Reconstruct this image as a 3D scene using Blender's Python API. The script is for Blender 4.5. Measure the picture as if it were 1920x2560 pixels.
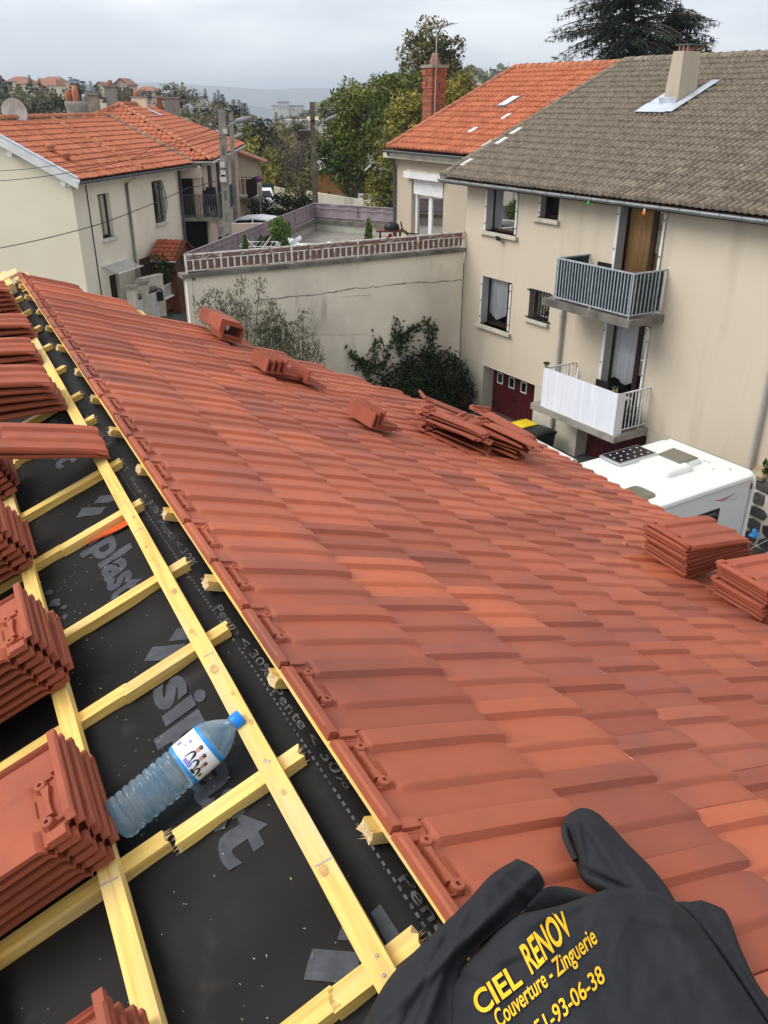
import bpy, bmesh, math, random
from mathutils import Vector, Matrix, noise
from mathutils.bvhtree import BVHTree
R = random.Random(7)
rad = math.radians
V = Vector
sc = bpy.context.scene
C = sc.collection
for o in list(bpy.data.objects):
    bpy.data.objects.remove(o)

# ------------------------------------------------------------------ camera
CZ = 9.4                                   # eye height above the yard
PITCH, ROLL, FPX = rad(26.3), rad(-0.22), 2083.0
fw = V((0, math.cos(PITCH), -math.sin(PITCH)))
rt0 = V((1, 0, 0)); dn0 = fw.cross(rt0)
rt = rt0 * math.cos(ROLL) + dn0 * math.sin(ROLL)
dn = -rt0 * math.sin(ROLL) + dn0 * math.cos(ROLL)
EYE = V((0, 0, CZ))
cd = bpy.data.cameras.new('camera')
cam = bpy.data.objects.new('camera', cd); C.objects.link(cam)
cam.matrix_world = Matrix(((rt.x, -dn.x, -fw.x, 0), (rt.y, -dn.y, -fw.y, 0), (rt.z, -dn.z, -fw.z, CZ), (0, 0, 0, 1)))
cd.sensor_fit = 'VERTICAL'; cd.sensor_height = 24.0; cd.lens = FPX / 2560 * 24.0
cd.clip_start = 0.05; cd.clip_end = 30000
sc.camera = cam
sc.render.resolution_x, sc.render.resolution_y = 768, 1024

# ------------------------------------------------------------------ sky, sun, exposure (overcast)
SUN_EL, SUN_AZ = rad(45), rad(262)         # the brighter part of the cloud cover, to the left
wd = bpy.data.worlds.new("World"); sc.world = wd; wd.use_nodes = True
nt = wd.node_tree; nt.nodes.clear()
def N(t, **k):
    n = nt.nodes.new(t)
    for a, b in k.items(): setattr(n, a, b)
    return n
wo = N('ShaderNodeOutputWorld'); bg = N('ShaderNodeBackground'); bg.inputs['Strength'].default_value = 0.1
sky = N('ShaderNodeTexSky'); sky.sky_type = 'NISHITA'; sky.sun_disc = False
sky.sun_elevation = SUN_EL; sky.sun_rotation = SUN_AZ
tc = N('ShaderNodeTexCoord'); mp = N('ShaderNodeMapping'); mp.inputs['Scale'].default_value = (1.0, 1.0, 4.5)
mp.inputs['Location'].default_value = (0.3, 0.1, 0.0)
nz = N('ShaderNodeTexNoise'); nz.inputs['Scale'].default_value = 2.6; nz.inputs['Detail'].default_value = 7; nz.inputs['Roughness'].default_value = 0.52
cr = N('ShaderNodeValToRGB')
cr.color_ramp.elements[0].position = 0.40; cr.color_ramp.elements[0].color = (4.7, 4.85, 5.35, 1)
cr.color_ramp.elements[1].position = 0.57; cr.color_ramp.elements[1].color = (6.5, 6.6, 6.8, 1)
mx = N('ShaderNodeMix', data_type='RGBA'); mx.inputs['Factor'].default_value = 0.93
L = nt.links.new
L(tc.outputs['Generated'], mp.inputs['Vector']); L(mp.outputs['Vector'], nz.inputs['Vector'])
L(nz.outputs['Fac'], cr.inputs['Fac'])
L(sky.outputs['Color'], mx.inputs['A']); L(cr.outputs['Color'], mx.inputs['B'])
L(mx.outputs['Result'], bg.inputs['Color']); L(bg.outputs['Background'], wo.inputs['Surface'])
sd = bpy.data.lights.new('sun', 'SUN'); sd.energy = 1.5; sd.angle = rad(35); sd.color = (1.0, 0.97, 0.93)
sun = bpy.data.objects.new('sun', sd); C.objects.link(sun)
sdir = V((math.sin(SUN_AZ) * math.cos(SUN_EL), math.cos(SUN_AZ) * math.cos(SUN_EL), math.sin(SUN_EL)))
sun.rotation_euler = sdir.to_track_quat('Z', 'Y').to_euler(); sun.location = (0, 0, 40)
vs = sc.view_settings
vs.view_transform = 'Standard'; vs.look = 'None'; vs.gamma = 1.0; vs.use_curve_mapping = False; vs.exposure = 0.92
sc.render.engine = 'CYCLES'

# ------------------------------------------------------------------ the frames of the place
yh, aR, aL, yf, yg = rad(-27.55), rad(20.2), rad(22.0), rad(-32.25), rad(14.0)
UP = V((0, 0, 1))
H = V((math.sin(yh), math.cos(yh), 0)); W = V((math.cos(yh), -math.sin(yh), 0))      # along / across our ridge
SR = W * math.cos(aR) - UP * math.sin(aR); NR = V((W.x * math.sin(aR), W.y * math.sin(aR), math.cos(aR)))
SL = -W * math.cos(aL) - UP * math.sin(aL); NL = V((-W.x * math.sin(aL), -W.y * math.sin(aL), math.cos(aL)))
DR, UND, SRIDGE = 0.84, 0.092, 0.865
RP = NR * -(DR + UND) + SR * SRIDGE                # a point of the ridge line (h = 0), relative to the eye
DL = -NL.dot(RP)
def Rf(h, s, n): return EYE + NR * (n - DR) + H * h + SR * s
def Lf(h, s, n): return EYE + RP + H * h + SL * s + NL * n
F = V((math.sin(yf), math.cos(yf), 0)); FW = V((math.cos(yf), -math.sin(yf), 0)); DF = 16.16
def Ff(f, w, z): p = F * f + FW * (DF - w); return V((p.x, p.y, z))
G = V((math.sin(yg), math.cos(yg), 0)); GW = V((math.cos(yg), -math.sin(yg), 0)); DG = 16.6
def Gf(g, w, z): p = G * g + GW * (w - DG); return V((p.x, p.y, z))
def ray(x, y): return ((x - 960) * rt + (y - 1280) * dn + FPX * fw).normalized()
def at_plane(x, y, n, p):                          # where the line of sight through a photo point meets a plane of the place
    v = ray(x, y); return EYE + v * ((p - EYE).dot(n) / v.dot(n))
def at_z(x, y, z): return at_plane(x, y, UP, V((0, 0, z)))
def at_Y(x, y, Y): return at_plane(x, y, V((0, 1, 0)), V((0, Y, 0)))
def at_w(x, y, w): return at_plane(x, y, FW, FW * (DF - w))
def at_g(x, y, w): return at_plane(x, y, GW, GW * (w - DG))
def inF(p): return (p.dot(F), DF - p.dot(FW), p.z)
def inG(p): return (p.dot(G), p.dot(GW) + DG, p.z)
def inR(p): q = p - EYE; return (q.dot(H), q.dot(SR), q.dot(NR) + DR)
def inL(p): q = p - EYE - RP; return (q.dot(H), q.dot(SL), q.dot(NL))

# ------------------------------------------------------------------ objects
ORG = {}
def tag(o, label=None, cat=None, group=None, kind=None):
    if label: o['label'] = label
    if cat: o['category'] = cat
    if group: o['group'] = group
    if kind: o['kind'] = kind
    return o
def thing(name, label, cat, loc, group=None):
    o = bpy.data.objects.new(name, None); C.objects.link(o); o.location = loc; o.empty_display_size = 0.2
    ORG[o.name] = V(loc)
    return tag(o, label, cat, group)
def link(name, me, parent=None, loc=None):
    o = bpy.data.objects.new(name, me); C.objects.link(o)
    if parent is not None: o.parent = parent
    return o
class MB:
    def __init__(s): s.v = []; s.f = []; s.mi = []; s.m = 0; s.sm = []
    def add(s, vs, fs, smooth=False):
        b = len(s.v); s.v += [V(p) for p in vs]
        for f in fs: s.f.append([b + i for i in f]); s.mi.append(s.m); s.sm.append(smooth)
        return s
    def poly(s, *ps): return s.add(ps, [list(range(len(ps)))])
    def hexa(s, p):     # p: 8 corners, bottom loop then top loop
        return s.add(p, [(3, 2, 1, 0), (4, 5, 6, 7), (0, 1, 5, 4), (1, 2, 6, 5), (2, 3, 7, 6), (3, 0, 4, 7)])
    def box(s, fr, a0, a1, b0, b1, c0, c1):
        return s.hexa([fr(a0, b0, c0), fr(a1, b0, c0), fr(a1, b1, c0), fr(a0, b1, c0), fr(a0, b0, c1), fr(a1, b0, c1), fr(a1, b1, c1), fr(a0, b1, c1)])
    def prism(s, lo, hi):
        n = len(lo)
        return s.add(list(lo) + list(hi), [list(range(n))[::-1], list(range(n, 2 * n))] + [[i, (i + 1) % n, n + (i + 1) % n, n + i] for i in range(n)])
    def tube(s, pts, r, n=6, cap=True, smooth=True, r2=None):
        pts = [V(p) for p in pts]; rings = []
        for i, p in enumerate(pts):
            t = (pts[min(i + 1, len(pts) - 1)] - pts[max(i - 1, 0)]).normalized()
            a = V((0, 0, 1)) if abs(t.z) < .9 else V((1, 0, 0))
            x = t.cross(a).normalized(); y = t.cross(x)
            if callable(r): rr = r(i / (len(pts) - 1))
            elif r2 is not None: rr = r + (r2 - r) * i / (len(pts) - 1)
            else: rr = r
            rings.append([p + (x * math.cos(2 * math.pi * k / n) + y * math.sin(2 * math.pi * k / n)) * rr for k in range(n)])
        vs = [q for ring in rings for q in ring]
        fs = [[i * n + k, i * n + (k + 1) % n, (i + 1) * n + (k + 1) % n, (i + 1) * n + k] for i in range(len(pts) - 1) for k in range(n)]
        s.add(vs, fs, smooth)
        if cap: s.add(rings[0], [list(range(n))]); s.add(rings[-1], [list(range(n))])
        return s
    def lathe(s, o, ax, prof, n=16, smooth=True):   # prof: (distance along ax, radius)
        ax = V(ax).normalized(); a = V((0, 0, 1)) if abs(ax.z) < .9 else V((1, 0, 0))
        x = ax.cross(a).normalized(); y = ax.cross(x); vs = []
        for d, r in prof:
            for k in range(n):
                t = 2 * math.pi * k / n; vs.append(V(o) + ax * d + (x * math.cos(t) + y * math.sin(t)) * max(r, 1e-4))
        fs = [[i * n + k, i * n + (k + 1) % n, (i + 1) * n + (k + 1) % n, (i + 1) * n + k] for i in range(len(prof) - 1) for k in range(n)]
        return s.add(vs, fs, smooth)
    def grid(s, fn, nu, nv, smooth=True):
        vs = [fn(i / nu, j / nv) for j in range(nv + 1) for i in range(nu + 1)]
        fs = [[j * (nu + 1) + i, j * (nu + 1) + i + 1, (j + 1) * (nu + 1) + i + 1, (j + 1) * (nu + 1) + i] for j in range(nv) for i in range(nu)]
        return s.add(vs, fs, smooth)
    def mesh(s, name, mats, org=V((0, 0, 0)), normals=True, sharp=None):
        me = bpy.data.meshes.new(name)
        me.from_pydata([tuple(p - org) for p in s.v], [], s.f)
        for m in (mats if isinstance(mats, (list, tuple)) else [mats]): me.materials.append(m)
        me.polygons.foreach_set('material_index', s.mi); me.polygons.foreach_set('use_smooth', s.sm)
        me.update()
        if normals:
            b = bmesh.new(); b.from_mesh(me); bmesh.ops.recalc_face_normals(b, faces=b.faces); b.to_mesh(me); b.free()
        if sharp: me.set_sharp_from_angle(angle=rad(sharp))
        return me
    def build(s, name, mats, parent=None, kind=None, label=None, normals=True, sharp=None, cat=None, group=None):
        if parent is None:
            n = len(s.v); c = V((sum(p.x for p in s.v) / n, sum(p.y for p in s.v) / n, min(p.z for p in s.v)))
            o = link(name, s.mesh(name, mats, c, normals, sharp)); o.location = c; ORG[o.name] = c
        else:
            org = ORG[parent.name]; o = link(name, s.mesh(name, mats, org, normals, sharp), parent); ORG[o.name] = org
        return tag(o, label, cat, group, kind)
def mfr(x, y, z, o): return Matrix(((x.x, y.x, z.x, o.x), (x.y, y.y, z.y, o.y), (x.z, y.z, z.z, o.z), (0, 0, 0, 1)))
def inst(name, me, mat4, parent=None):
    o = link(name, me, parent)
    if parent is not None: o.matrix_local = Matrix.Translation(-ORG[parent.name]) @ mat4
    else: o.matrix_world = mat4
    return o
def lerp(a, b, t): return a + (b - a) * t
def pl(pts, t):      # point on a polyline, t in 0..1
    n = len(pts) - 1; k = min(int(t * n), n - 1); u = t * n - k
    return V(pts[k]).lerp(V(pts[k + 1]), u)
def cr2(pts, t):     # smooth curve through 2d points
    n = len(pts) - 1; k = min(int(t * n), n - 1); u = t * n - k
    p0, p1, p2, p3 = [V(pts[max(0, min(n, k + d))]) for d in (-1, 0, 1, 2)]
    return 0.5 * ((2 * p1) + (p2 - p0) * u + (2 * p0 - 5 * p1 + 4 * p2 - p3) * u * u + (3 * p1 - p0 - 3 * p2 + p3) * u ** 3)
def ip(xs, ys, x):
    if x <= xs[0]: return ys[0]
    for i in range(len(xs) - 1):
        if x <= xs[i + 1]: return lerp(ys[i], ys[i + 1], (x - xs[i]) / (xs[i + 1] - xs[i]))
    return ys[-1]
def ordinal(i): return ['topmost', 'second', 'third', 'fourth', 'fifth', 'sixth', 'seventh', 'eighth', 'ninth'][i]

# ------------------------------------------------------------------ materials
MATS = {}
def mat(name, col, rough=0.7, col2=None, ns=4.0, detail=4, lo=0.35, hi=0.65, bump=0.0, bs=40.0, bd=0.004, spec=0.4, metal=0.0,
        rnd=0.0, rndc=None, stretch=(1, 1, 1), island=0.0, col3=None, n3=1.0, lo3=.5, hi3=.7, stretch3=(1, 1, 1), world=False, trans=0.0, alpha=1.0, ior=1.45):
    m = bpy.data.materials.new(name); m.use_nodes = True; t = m.node_tree; b = t.nodes['Principled BSDF']; lk = t.links.new
    def nn(k): return t.nodes.new(k)
    b.inputs['Base Color'].default_value = (*col, 1); b.inputs['Roughness'].default_value = rough
    b.inputs['Specular IOR Level'].default_value = spec; b.inputs['Metallic'].default_value = metal; b.inputs['IOR'].default_value = ior
    if trans: b.inputs['Transmission Weight'].default_value = trans
    if alpha < 1: b.inputs['Alpha'].default_value = alpha
    tcn = nn('ShaderNodeTexCoord'); src = tcn.outputs['Object']
    if world:
        g = nn('ShaderNodeNewGeometry'); src = g.outputs['Position']
    oi = nn('ShaderNodeObjectInfo')
    add = nn('ShaderNodeVectorMath'); add.operation = 'ADD'
    mulr = nn('ShaderNodeMath'); mulr.operation = 'MULTIPLY'; mulr.inputs[1].default_value = 0.0 if world else 37.0
    lk(oi.outputs['Random'], mulr.inputs[0]); lk(src, add.inputs[0]); lk(mulr.outputs[0], add.inputs[1]); src = add.outputs[0]
    def noise_fac(scale, st, l, h, det):
        mpn = nn('ShaderNodeMapping'); mpn.inputs['Scale'].default_value = st; lk(src, mpn.inputs['Vector'])
        n = nn('ShaderNodeTexNoise'); n.inputs['Scale'].default_value = scale; n.inputs['Detail'].default_value = det; lk(mpn.outputs[0], n.inputs['Vector'])
        r = nn('ShaderNodeMapRange'); r.inputs['From Min'].default_value = l; r.inputs['From Max'].default_value = h; lk(n.outputs['Fac'], r.inputs['Value'])
        return r.outputs['Result']
    out = None
    def mixc(a, bcol, fac):
        x = nn('ShaderNodeMix'); x.data_type = 'RGBA'
        if hasattr(a, 'node'): lk(a, x.inputs['A'])
        else: x.inputs['A'].default_value = (*a, 1)
        if hasattr(bcol, 'node'): lk(bcol, x.inputs['B'])
        else: x.inputs['B'].default_value = (*bcol, 1)
        if hasattr(fac, 'node'): lk(fac, x.inputs['Factor'])
        else: x.inputs['Factor'].default_value = fac
        return x.outputs['Result']
    cur = col
    if rndc is not None:
        f = nn('ShaderNodeMath'); f.operation = 'MULTIPLY'; f.inputs[1].default_value = 1.0; lk(oi.outputs['Random'], f.inputs[0]); cur = mixc(cur, rndc, f.outputs[0])
    if col2 is not None: cur = mixc(cur, col2, noise_fac(ns, stretch, lo, hi, detail))
    if col3 is not None: cur = mixc(cur, col3, noise_fac(n3, stretch3, lo3, hi3, 5))
    if rnd or island:
        hs = nn('ShaderNodeHueSaturation')
        if hasattr(cur, 'node'): lk(cur, hs.inputs['Color'])
        else: hs.inputs['Color'].default_value = (*cur, 1)
        r = nn('ShaderNodeMapRange'); k = island or rnd
        r.inputs['To Min'].default_value = 1 - k; r.inputs['To Max'].default_value = 1 + k
        if island:
            gg = nn('ShaderNodeNewGeometry'); lk(gg.outputs['Random Per Island'], r.inputs['Value'])
        else: lk(oi.outputs['Random'], r.inputs['Value'])
        lk(r.outputs['Result'], hs.inputs['Value']); cur = hs.outputs['Color']
    if hasattr(cur, 'node'): lk(cur, b.inputs['Base Color'])
    if bump:
        n = nn('ShaderNodeTexNoise'); n.inputs['Scale'].default_value = bs; n.inputs['Detail'].default_value = 5
        mpn = nn('ShaderNodeMapping'); mpn.inputs['Scale'].default_value = stretch; lk(src, mpn.inputs['Vector']); lk(mpn.outputs[0], n.inputs['Vector'])
        bp = nn('ShaderNodeBump'); bp.inputs['Strength'].default_value = bump; bp.inputs['Distance'].default_value = bd
        lk(n.outputs['Fac'], bp.inputs['Height']); lk(bp.outputs['Normal'], b.inputs['Normal'])
    MATS[name] = m
    return m
M = {}
M['tile'] = mat('new_terracotta', (.350, .086, .042), .60, col2=(.20, .072, .056), ns=2.0, lo=.50, hi=.80, detail=2, bump=.25, bs=420, bd=.0008, rnd=.17, rndc=(.41, .108, .050), col3=(.33, .090, .046), n3=16, lo3=.45, hi3=.8, spec=.35)
M['chip'] = mat('raw_clay_chip', (.80, .68, .54), .9)
M['tile_loose'] = mat('loose_terracotta', (.335, .084, .042), .68, col2=(.27, .072, .040), ns=9, bump=.25, bs=420, bd=.0008, rnd=.17, spec=.3)
M['tile_old'] = mat('orange_roof_tile', (.50, .155, .065), .85, col2=(.33, .10, .055), ns=7, lo=.4, hi=.75, rnd=.22, rndc=(.44, .14, .07), bump=.4, bs=60, bd=.01)
M['tile_grey'] = mat('grey_concrete_tile', (.29, .235, .175), .92, col2=(.165, .135, .10), ns=6, rnd=.18, col3=(.25, .22, .17), n3=22, lo3=.55, hi3=.8, bump=.4, bs=80, bd=.01)
M['ridge_grey'] = mat('grey_ridge_tile', (.25, .21, .16), .92, col2=(.17, .14, .10), ns=5, rnd=.14)
M['ridge_old'] = mat('orange_ridge_tile', (.46, .16, .075), .9, col2=(.36, .15, .09), ns=5, rnd=.16)
M['wood'] = mat('treated_pine', (.82, .57, .165), .62, col2=(.62, .37, .085), ns=3.5, stretch=(1.4, 26, 26), lo=.42, hi=.74, col3=(.62, .52, .30), n3=4, lo3=.50, hi3=.78, stretch3=(.8, 3, 3), bump=.5, bs=9, bd=.002, rnd=.10, spec=.3)
M['wood_raw'] = mat('raw_pine', (.72, .55, .31), .8, col2=(.58, .42, .22), ns=40, stretch=(.3, 4, 4), bump=.4, bs=60, bd=.002)
M['knot'] = mat('knot', (.42, .25, .10), .8, col2=(.55, .36, .14), ns=60)
M['pencil'] = mat('pencil_mark', (.42, .36, .36), .8)
M['steel'] = mat('nail_steel', (.62, .62, .60), .35, metal=.8)
M['underlay'] = mat('black_underlay', (.0085, .0080, .0075), .60, col2=(.016, .0145, .013), ns=5, lo=.45, hi=.75, bump=.25, bs=260, bd=.0006, spec=.20, col3=(.04, .034, .028), n3=9, lo3=.62, hi3=.85)
M['print'] = mat('grey_print', (.060, .065, .077), .6, col2=(.038, .041, .048), ns=30, bump=.2, bs=300, bd=.0005)
M['print2'] = mat('light_print', (.085, .084, .082), .7, col2=(.018, .018, .018), ns=38, lo=.44, hi=.62)
M['shaving'] = mat('wood_shaving', (.62, .50, .30), .9, island=.3)
M['orange'] = mat('orange_film', (.85, .14, .03), .5)
M['cream'] = mat('cream_render', (.84, .765, .585), .95, col2=(.78, .70, .53), ns=.5, bump=.3, bs=30, bd=.01, col3=(.66, .59, .45), n3=.8, lo3=.62, hi3=.9, stretch3=(1.5, 1.5, .3))
M['cream2'] = mat('cream_front_render', (.80, .735, .60), .95, col2=(.72, .66, .53), ns=.7, bump=.3, bs=30, bd=.01, col3=(.58, .53, .43), n3=1.2, lo3=.6, hi3=.9, stretch3=(2, 2, .25))
M['pink'] = mat('pink_render', (.66, .52, .43), .95, col2=(.57, .45, .37), ns=.8, bump=.2, bs=30, bd=.01)
M['beige'] = mat('beige_render', (.62, .535, .415), .95, col2=(.57, .485, .37), ns=.35, bump=.35, bs=45, bd=.012, col3=(.42, .365, .285), n3=.8, lo3=.54, hi3=.90, stretch3=(2.2, 2.2, .22))
M['beige_light'] = mat('pale_base_render', (.56, .52, .41), .95, col2=(.48, .44, .35), ns=1.2, bump=.3, bs=40, bd=.01)
M['greige'] = mat('greige_render', (.50, .43, .33), .95, col2=(.45, .385, .29), ns=.5, bump=.3, bs=40, bd=.01, col3=(.27, .24, .19), n3=1.2, lo3=.6, hi3=.9, stretch3=(2, 2, .3))
M['terrace'] = mat('weathered_wall', (.84, .76, .61), .95, col2=(.60, .54, .44), ns=.45, lo=.42, hi=.66, detail=9, bump=.5, bs=14, bd=.02, col3=(.26, .235, .195), n3=.9, lo3=.60, hi3=.84, stretch3=(1.8, 1.8, .5))
M['concrete'] = mat('concrete', (.30, .275, .235), .95, col2=(.20, .185, .155), ns=3, lo=.4, hi=.7, bump=.4, bs=30, bd=.01)
M['concrete_dk'] = mat('stained_concrete', (.20, .18, .15), .95, col2=(.10, .09, .075), ns=2.5, lo=.4, hi=.7, bump=.4, bs=30, bd=.01, stretch=(1, 1, .5))
M['sill'] = mat('pale_sill', (.60, .55, .45), .9, col2=(.46, .42, .34), ns=4)
M['white'] = mat('white_paint', (.78, .78, .77), .5, col2=(.66, .66, .65), ns=3)
M['white_dirty'] = mat('dirty_white_paint', (.66, .64, .60), .6, col2=(.48, .45, .40), ns=4)
M['grey_paint'] = mat('grey_shutter_paint', (.42, .42, .42), .6, col2=(.36, .36, .36), ns=4)
M['brown_wood'] = mat('dark_brown_wood', (.045, .02, .014), .5, col2=(.03, .014, .01), ns=6)
M['dark_red'] = mat('oxblood_paint', (.085, .008, .010), .5, col2=(.065, .007, .008), ns=2, stretch=(4, 4, .6))
M['red_wood'] = mat('varnished_red_wood', (.16, .042, .018), .5, col2=(.10, .028, .014), ns=5)
M['dark'] = mat('interior_shade', (.012, .011, .010), .9)  # near black, the shade inside the porch put into the colour
M['room'] = mat('dim_room', (.05, .046, .042), .9)
M['curtain'] = mat('net_curtain', (.85, .85, .86), .9, col2=(.62, .62, .64), ns=9, stretch=(9, 9, .15), lo=.35, hi=.65)
M['curtain_or'] = mat('ochre_blind', (.62, .36, .15), .9, col2=(.48, .28, .12), ns=14, stretch=(7, 7, .2), lo=.35, hi=.65)
M['zinc'] = mat('zinc', (.30, .31, .32), .45, col2=(.20, .205, .21), ns=3, metal=.35)
M['zinc_lt'] = mat('new_flashing', (.62, .66, .72), .4, col2=(.48, .52, .58), ns=5, metal=.25)
M['pvc'] = mat('grey_pvc', (.46, .45, .42), .55, col2=(.38, .37, .34), ns=2)
M['pvc_dk'] = mat('dark_pipe', (.10, .10, .105), .55)
M['iron'] = mat('black_iron', (.012, .012, .013), .5)
M['bar_grey'] = mat('grey_blue_bars', (.48, .52, .56), .45, col2=(.36, .39, .42), ns=6, metal=.2)
M['bar_white'] = mat('white_bars', (.72, .73, .74), .5, col2=(.55, .55, .54), ns=6)
M['rusty'] = mat('rusty_white_rail', (.78, .74, .68), .7, col2=(.42, .20, .09), ns=6, lo=.50, hi=.64)
M['mauve'] = mat('mauve_screen_cloth', (.33, .265, .285), .9, col2=(.28, .22, .24), ns=2, bump=.3, bs=25, bd=.01, stretch=(3, 3, .5))
M['mauve_br'] = mat('brown_screen_cloth', (.27, .175, .15), .9, col2=(.22, .14, .12), ns=3)
M['green_cloth'] = mat('dark_green_cloth', (.012, .030, .030), .8, col2=(.02, .045, .045), ns=3, stretch=(4, 4, .5))
M['white_cloth'] = mat('white_cloth', (.78, .79, .83), .85, col2=(.70, .72, .77), ns=2, stretch=(5, 5, .3))
M['canvas'] = mat('cream_canvas', (.78, .75, .68), .9)
M['black_plastic'] = mat('black_plastic', (.014, .014, .015), .5)
M['bin_dark'] = mat('dark_green_plastic', (.010, .014, .013), .45, col2=(.016, .02, .019), ns=3)
M['bin_yellow'] = mat('yellow_lid', (.80, .58, .02), .45, col2=(.70, .50, .02), ns=4)
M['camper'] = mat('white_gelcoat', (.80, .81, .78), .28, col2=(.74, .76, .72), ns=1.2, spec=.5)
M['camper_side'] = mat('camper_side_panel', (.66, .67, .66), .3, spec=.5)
M['smoke'] = mat('smoked_acrylic', (.16, .15, .115), .12, spec=.6)
M['solar'] = mat('solar_cell', (.018, .012, .014), .2, spec=.6)
M['alu'] = mat('aluminium', (.60, .61, .62), .35, metal=.7)
M['glass_dk'] = mat('dark_glass', (.012, .013, .014), .06, spec=.6)
M['decal_red'] = mat('red_decal', (.42, .03, .03), .4)
M['decal_grey'] = mat('grey_decal', (.16, .16, .17), .4)
M['cloth'] = mat('charcoal_softshell', (.021, .022, .0255), .85, col2=(.026, .027, .0305), ns=6, bump=.3, bs=900, bd=.0004, spec=.25)
M['yellow'] = mat('yellow_print', (.90, .50, .015), .6)
M['cap'] = mat('blue_cap', (.01, .22, .75), .35)
M['lab_white'] = mat('label_white', (.80, .82, .86), .35)
M['lab_blue'] = mat('label_blue', (.02, .28, .72), .35)
M['lab_violet'] = mat('label_violet', (.28, .26, .62), .4)
M['skin'] = mat('printed_skin_tone', (.55, .33, .23), .5)
M['lab_dark'] = mat('label_dark_print', (.02, .02, .03), .4)
M['brick'] = mat('chimney_brick', (.36, .11, .055), .9, col2=(.25, .075, .045), ns=9, rnd=.2, rndc=(.42, .14, .07))
M['mortar'] = mat('mortar', (.25, .17, .12), .95)
M['clay'] = mat('clay_pot', (.32, .17, .12), .85, col2=(.22, .12, .09), ns=6)
M['stone'] = mat('dark_stone', (.045, .043, .042), .85, col2=(.09, .085, .08), ns=6, rnd=.3)
M['stone_warm'] = mat('ochre_stone', (.42, .33, .20), .9, col2=(.28, .22, .14), ns=4)
M['joint'] = mat('white_mortar', (.70, .66, .57), .95)
M['asphalt'] = mat('asphalt', (.060, .060, .060), .95, col2=(.085, .083, .08), ns=1.2, bump=.3, bs=60, bd=.01)
M['bark'] = mat('bark', (.07, .055, .042), .95, col2=(.11, .09, .07), ns=6, stretch=(3, 3, .6), bump=.6, bs=20, bd=.03)
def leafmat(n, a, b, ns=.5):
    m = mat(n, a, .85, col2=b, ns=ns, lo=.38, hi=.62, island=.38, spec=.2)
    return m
M['leaf_g'] = leafmat('green_leaves', (.085, .135, .028), (.20, .215, .048))
M['leaf_y'] = leafmat('yellowing_leaves', (.16, .165, .04), (.33, .275, .06))
M['leaf_o'] = leafmat('olive_leaves', (.115, .12, .045), (.19, .17, .058), .25)
M['leaf_b'] = leafmat('brown_leaves', (.135, .10, .06), (.19, .155, .075), .25)
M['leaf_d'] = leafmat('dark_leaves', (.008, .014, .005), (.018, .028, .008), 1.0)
M['cedar'] = leafmat('cedar_needles', (.024, .038, .026), (.045, .060, .040), .4)
M['fir'] = leafmat('fir_needles', (.012, .022, .014), (.026, .038, .024), .3)
M['herb'] = leafmat('grey_green_leaves', (.075, .085, .035), (.14, .14, .065), 1.5)
M['potgreen'] = leafmat('fresh_green_leaves', (.06, .12, .02), (.15, .20, .04), 2)
M['vine'] = leafmat('vine_leaves', (.022, .045, .012), (.05, .08, .02), 2)
def glassmat():
    m = bpy.data.materials.new('window_glass'); m.use_nodes = True; t = m.node_tree; t.nodes.clear()
    o = t.nodes.new('ShaderNodeOutputMaterial'); a = t.nodes.new('ShaderNodeBsdfTransparent'); g = t.nodes.new('ShaderNodeBsdfGlossy'); x = t.nodes.new('ShaderNodeMixShader')
    a.inputs['Color'].default_value = (.92, .94, .94, 1); g.inputs['Roughness'].default_value = .02
    fr = t.nodes.new('ShaderNodeFresnel'); fr.inputs['IOR'].default_value = 1.5
    t.links.new(fr.outputs[0], x.inputs[0]); t.links.new(a.outputs[0], x.inputs[1]); t.links.new(g.outputs[0], x.inputs[2]); t.links.new(x.outputs[0], o.inputs['Surface'])
    return m
M['glass'] = glassmat()
def petmat():
    m = mat('blue_pet', (.46, .74, .96), .04, trans=.84, ior=1.33, spec=.6, bump=.35, bs=70, bd=.003, col2=(.72, .86, .95), ns=28, lo=.45, hi=.6)
    return m
M['pet'] = petmat()

# ================================================================== THE GROUND AND THE FAR LAND
def sstep(a, b, x):
    t = max(0.0, min(1.0, (x - a) / (b - a))); return t * t * (3 - 2 * t)
def gau(x, y, cx, cy, sx, sy): return math.exp(-((x - cx) / sx) ** 2 - ((y - cy) / sy) ** 2)
def ground_z(x, y):
    z = 1.75 * sstep(-4.5, -8.5, x) * sstep(14, 24, y)
    z -= 26 * sstep(44, 260, y)
    z += 40 * gau(x, y, -175, 330, 105, 150) + 13 * gau(x, y, -70, 240, 60, 90)
    z += 50 * sstep(-120, 30, x) * math.exp(-((y - 720) / 230) ** 2)
    z += 16 * gau(x, y, 70, 120, 60, 60)
    r = math.hypot(x, y)
    if r > 60: z += 2.2 * noise.noise(V((x / 40, y / 40, .3))) + 5 * noise.noise(V((x / 160, y / 160, 2.3))) * sstep(150, 600, r)
    z -= 70 * sstep(700, 2500, y)
    return z
mb = MB()
radii = [0, 8, 16, 24, 32, 40, 50, 62, 76, 94, 116, 144, 178, 220, 272, 336, 416, 514, 636, 790, 980, 1300, 1800, 2600, 4000, 6500, 10000, 14000]
NA = 96
vs = [V((0, 0, 0))]
for r in radii[1:]:
    for k in range(NA):
        a = 2 * math.pi * k / NA; x, y = r * math.sin(a), r * math.cos(a); vs.append(V((x, y, ground_z(x, y) if y > -60 else ground_z(x, -60) * 0)))
fs = [[0, 1 + k, 1 + (k + 1) % NA] for k in range(NA)]
for i in range(len(radii) - 2):
    for k in range(NA):
        a = 1 + i * NA; b = a + NA; fs.append([a + k, b + k, b + (k + 1) % NA, a + (k + 1) % NA])
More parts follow.
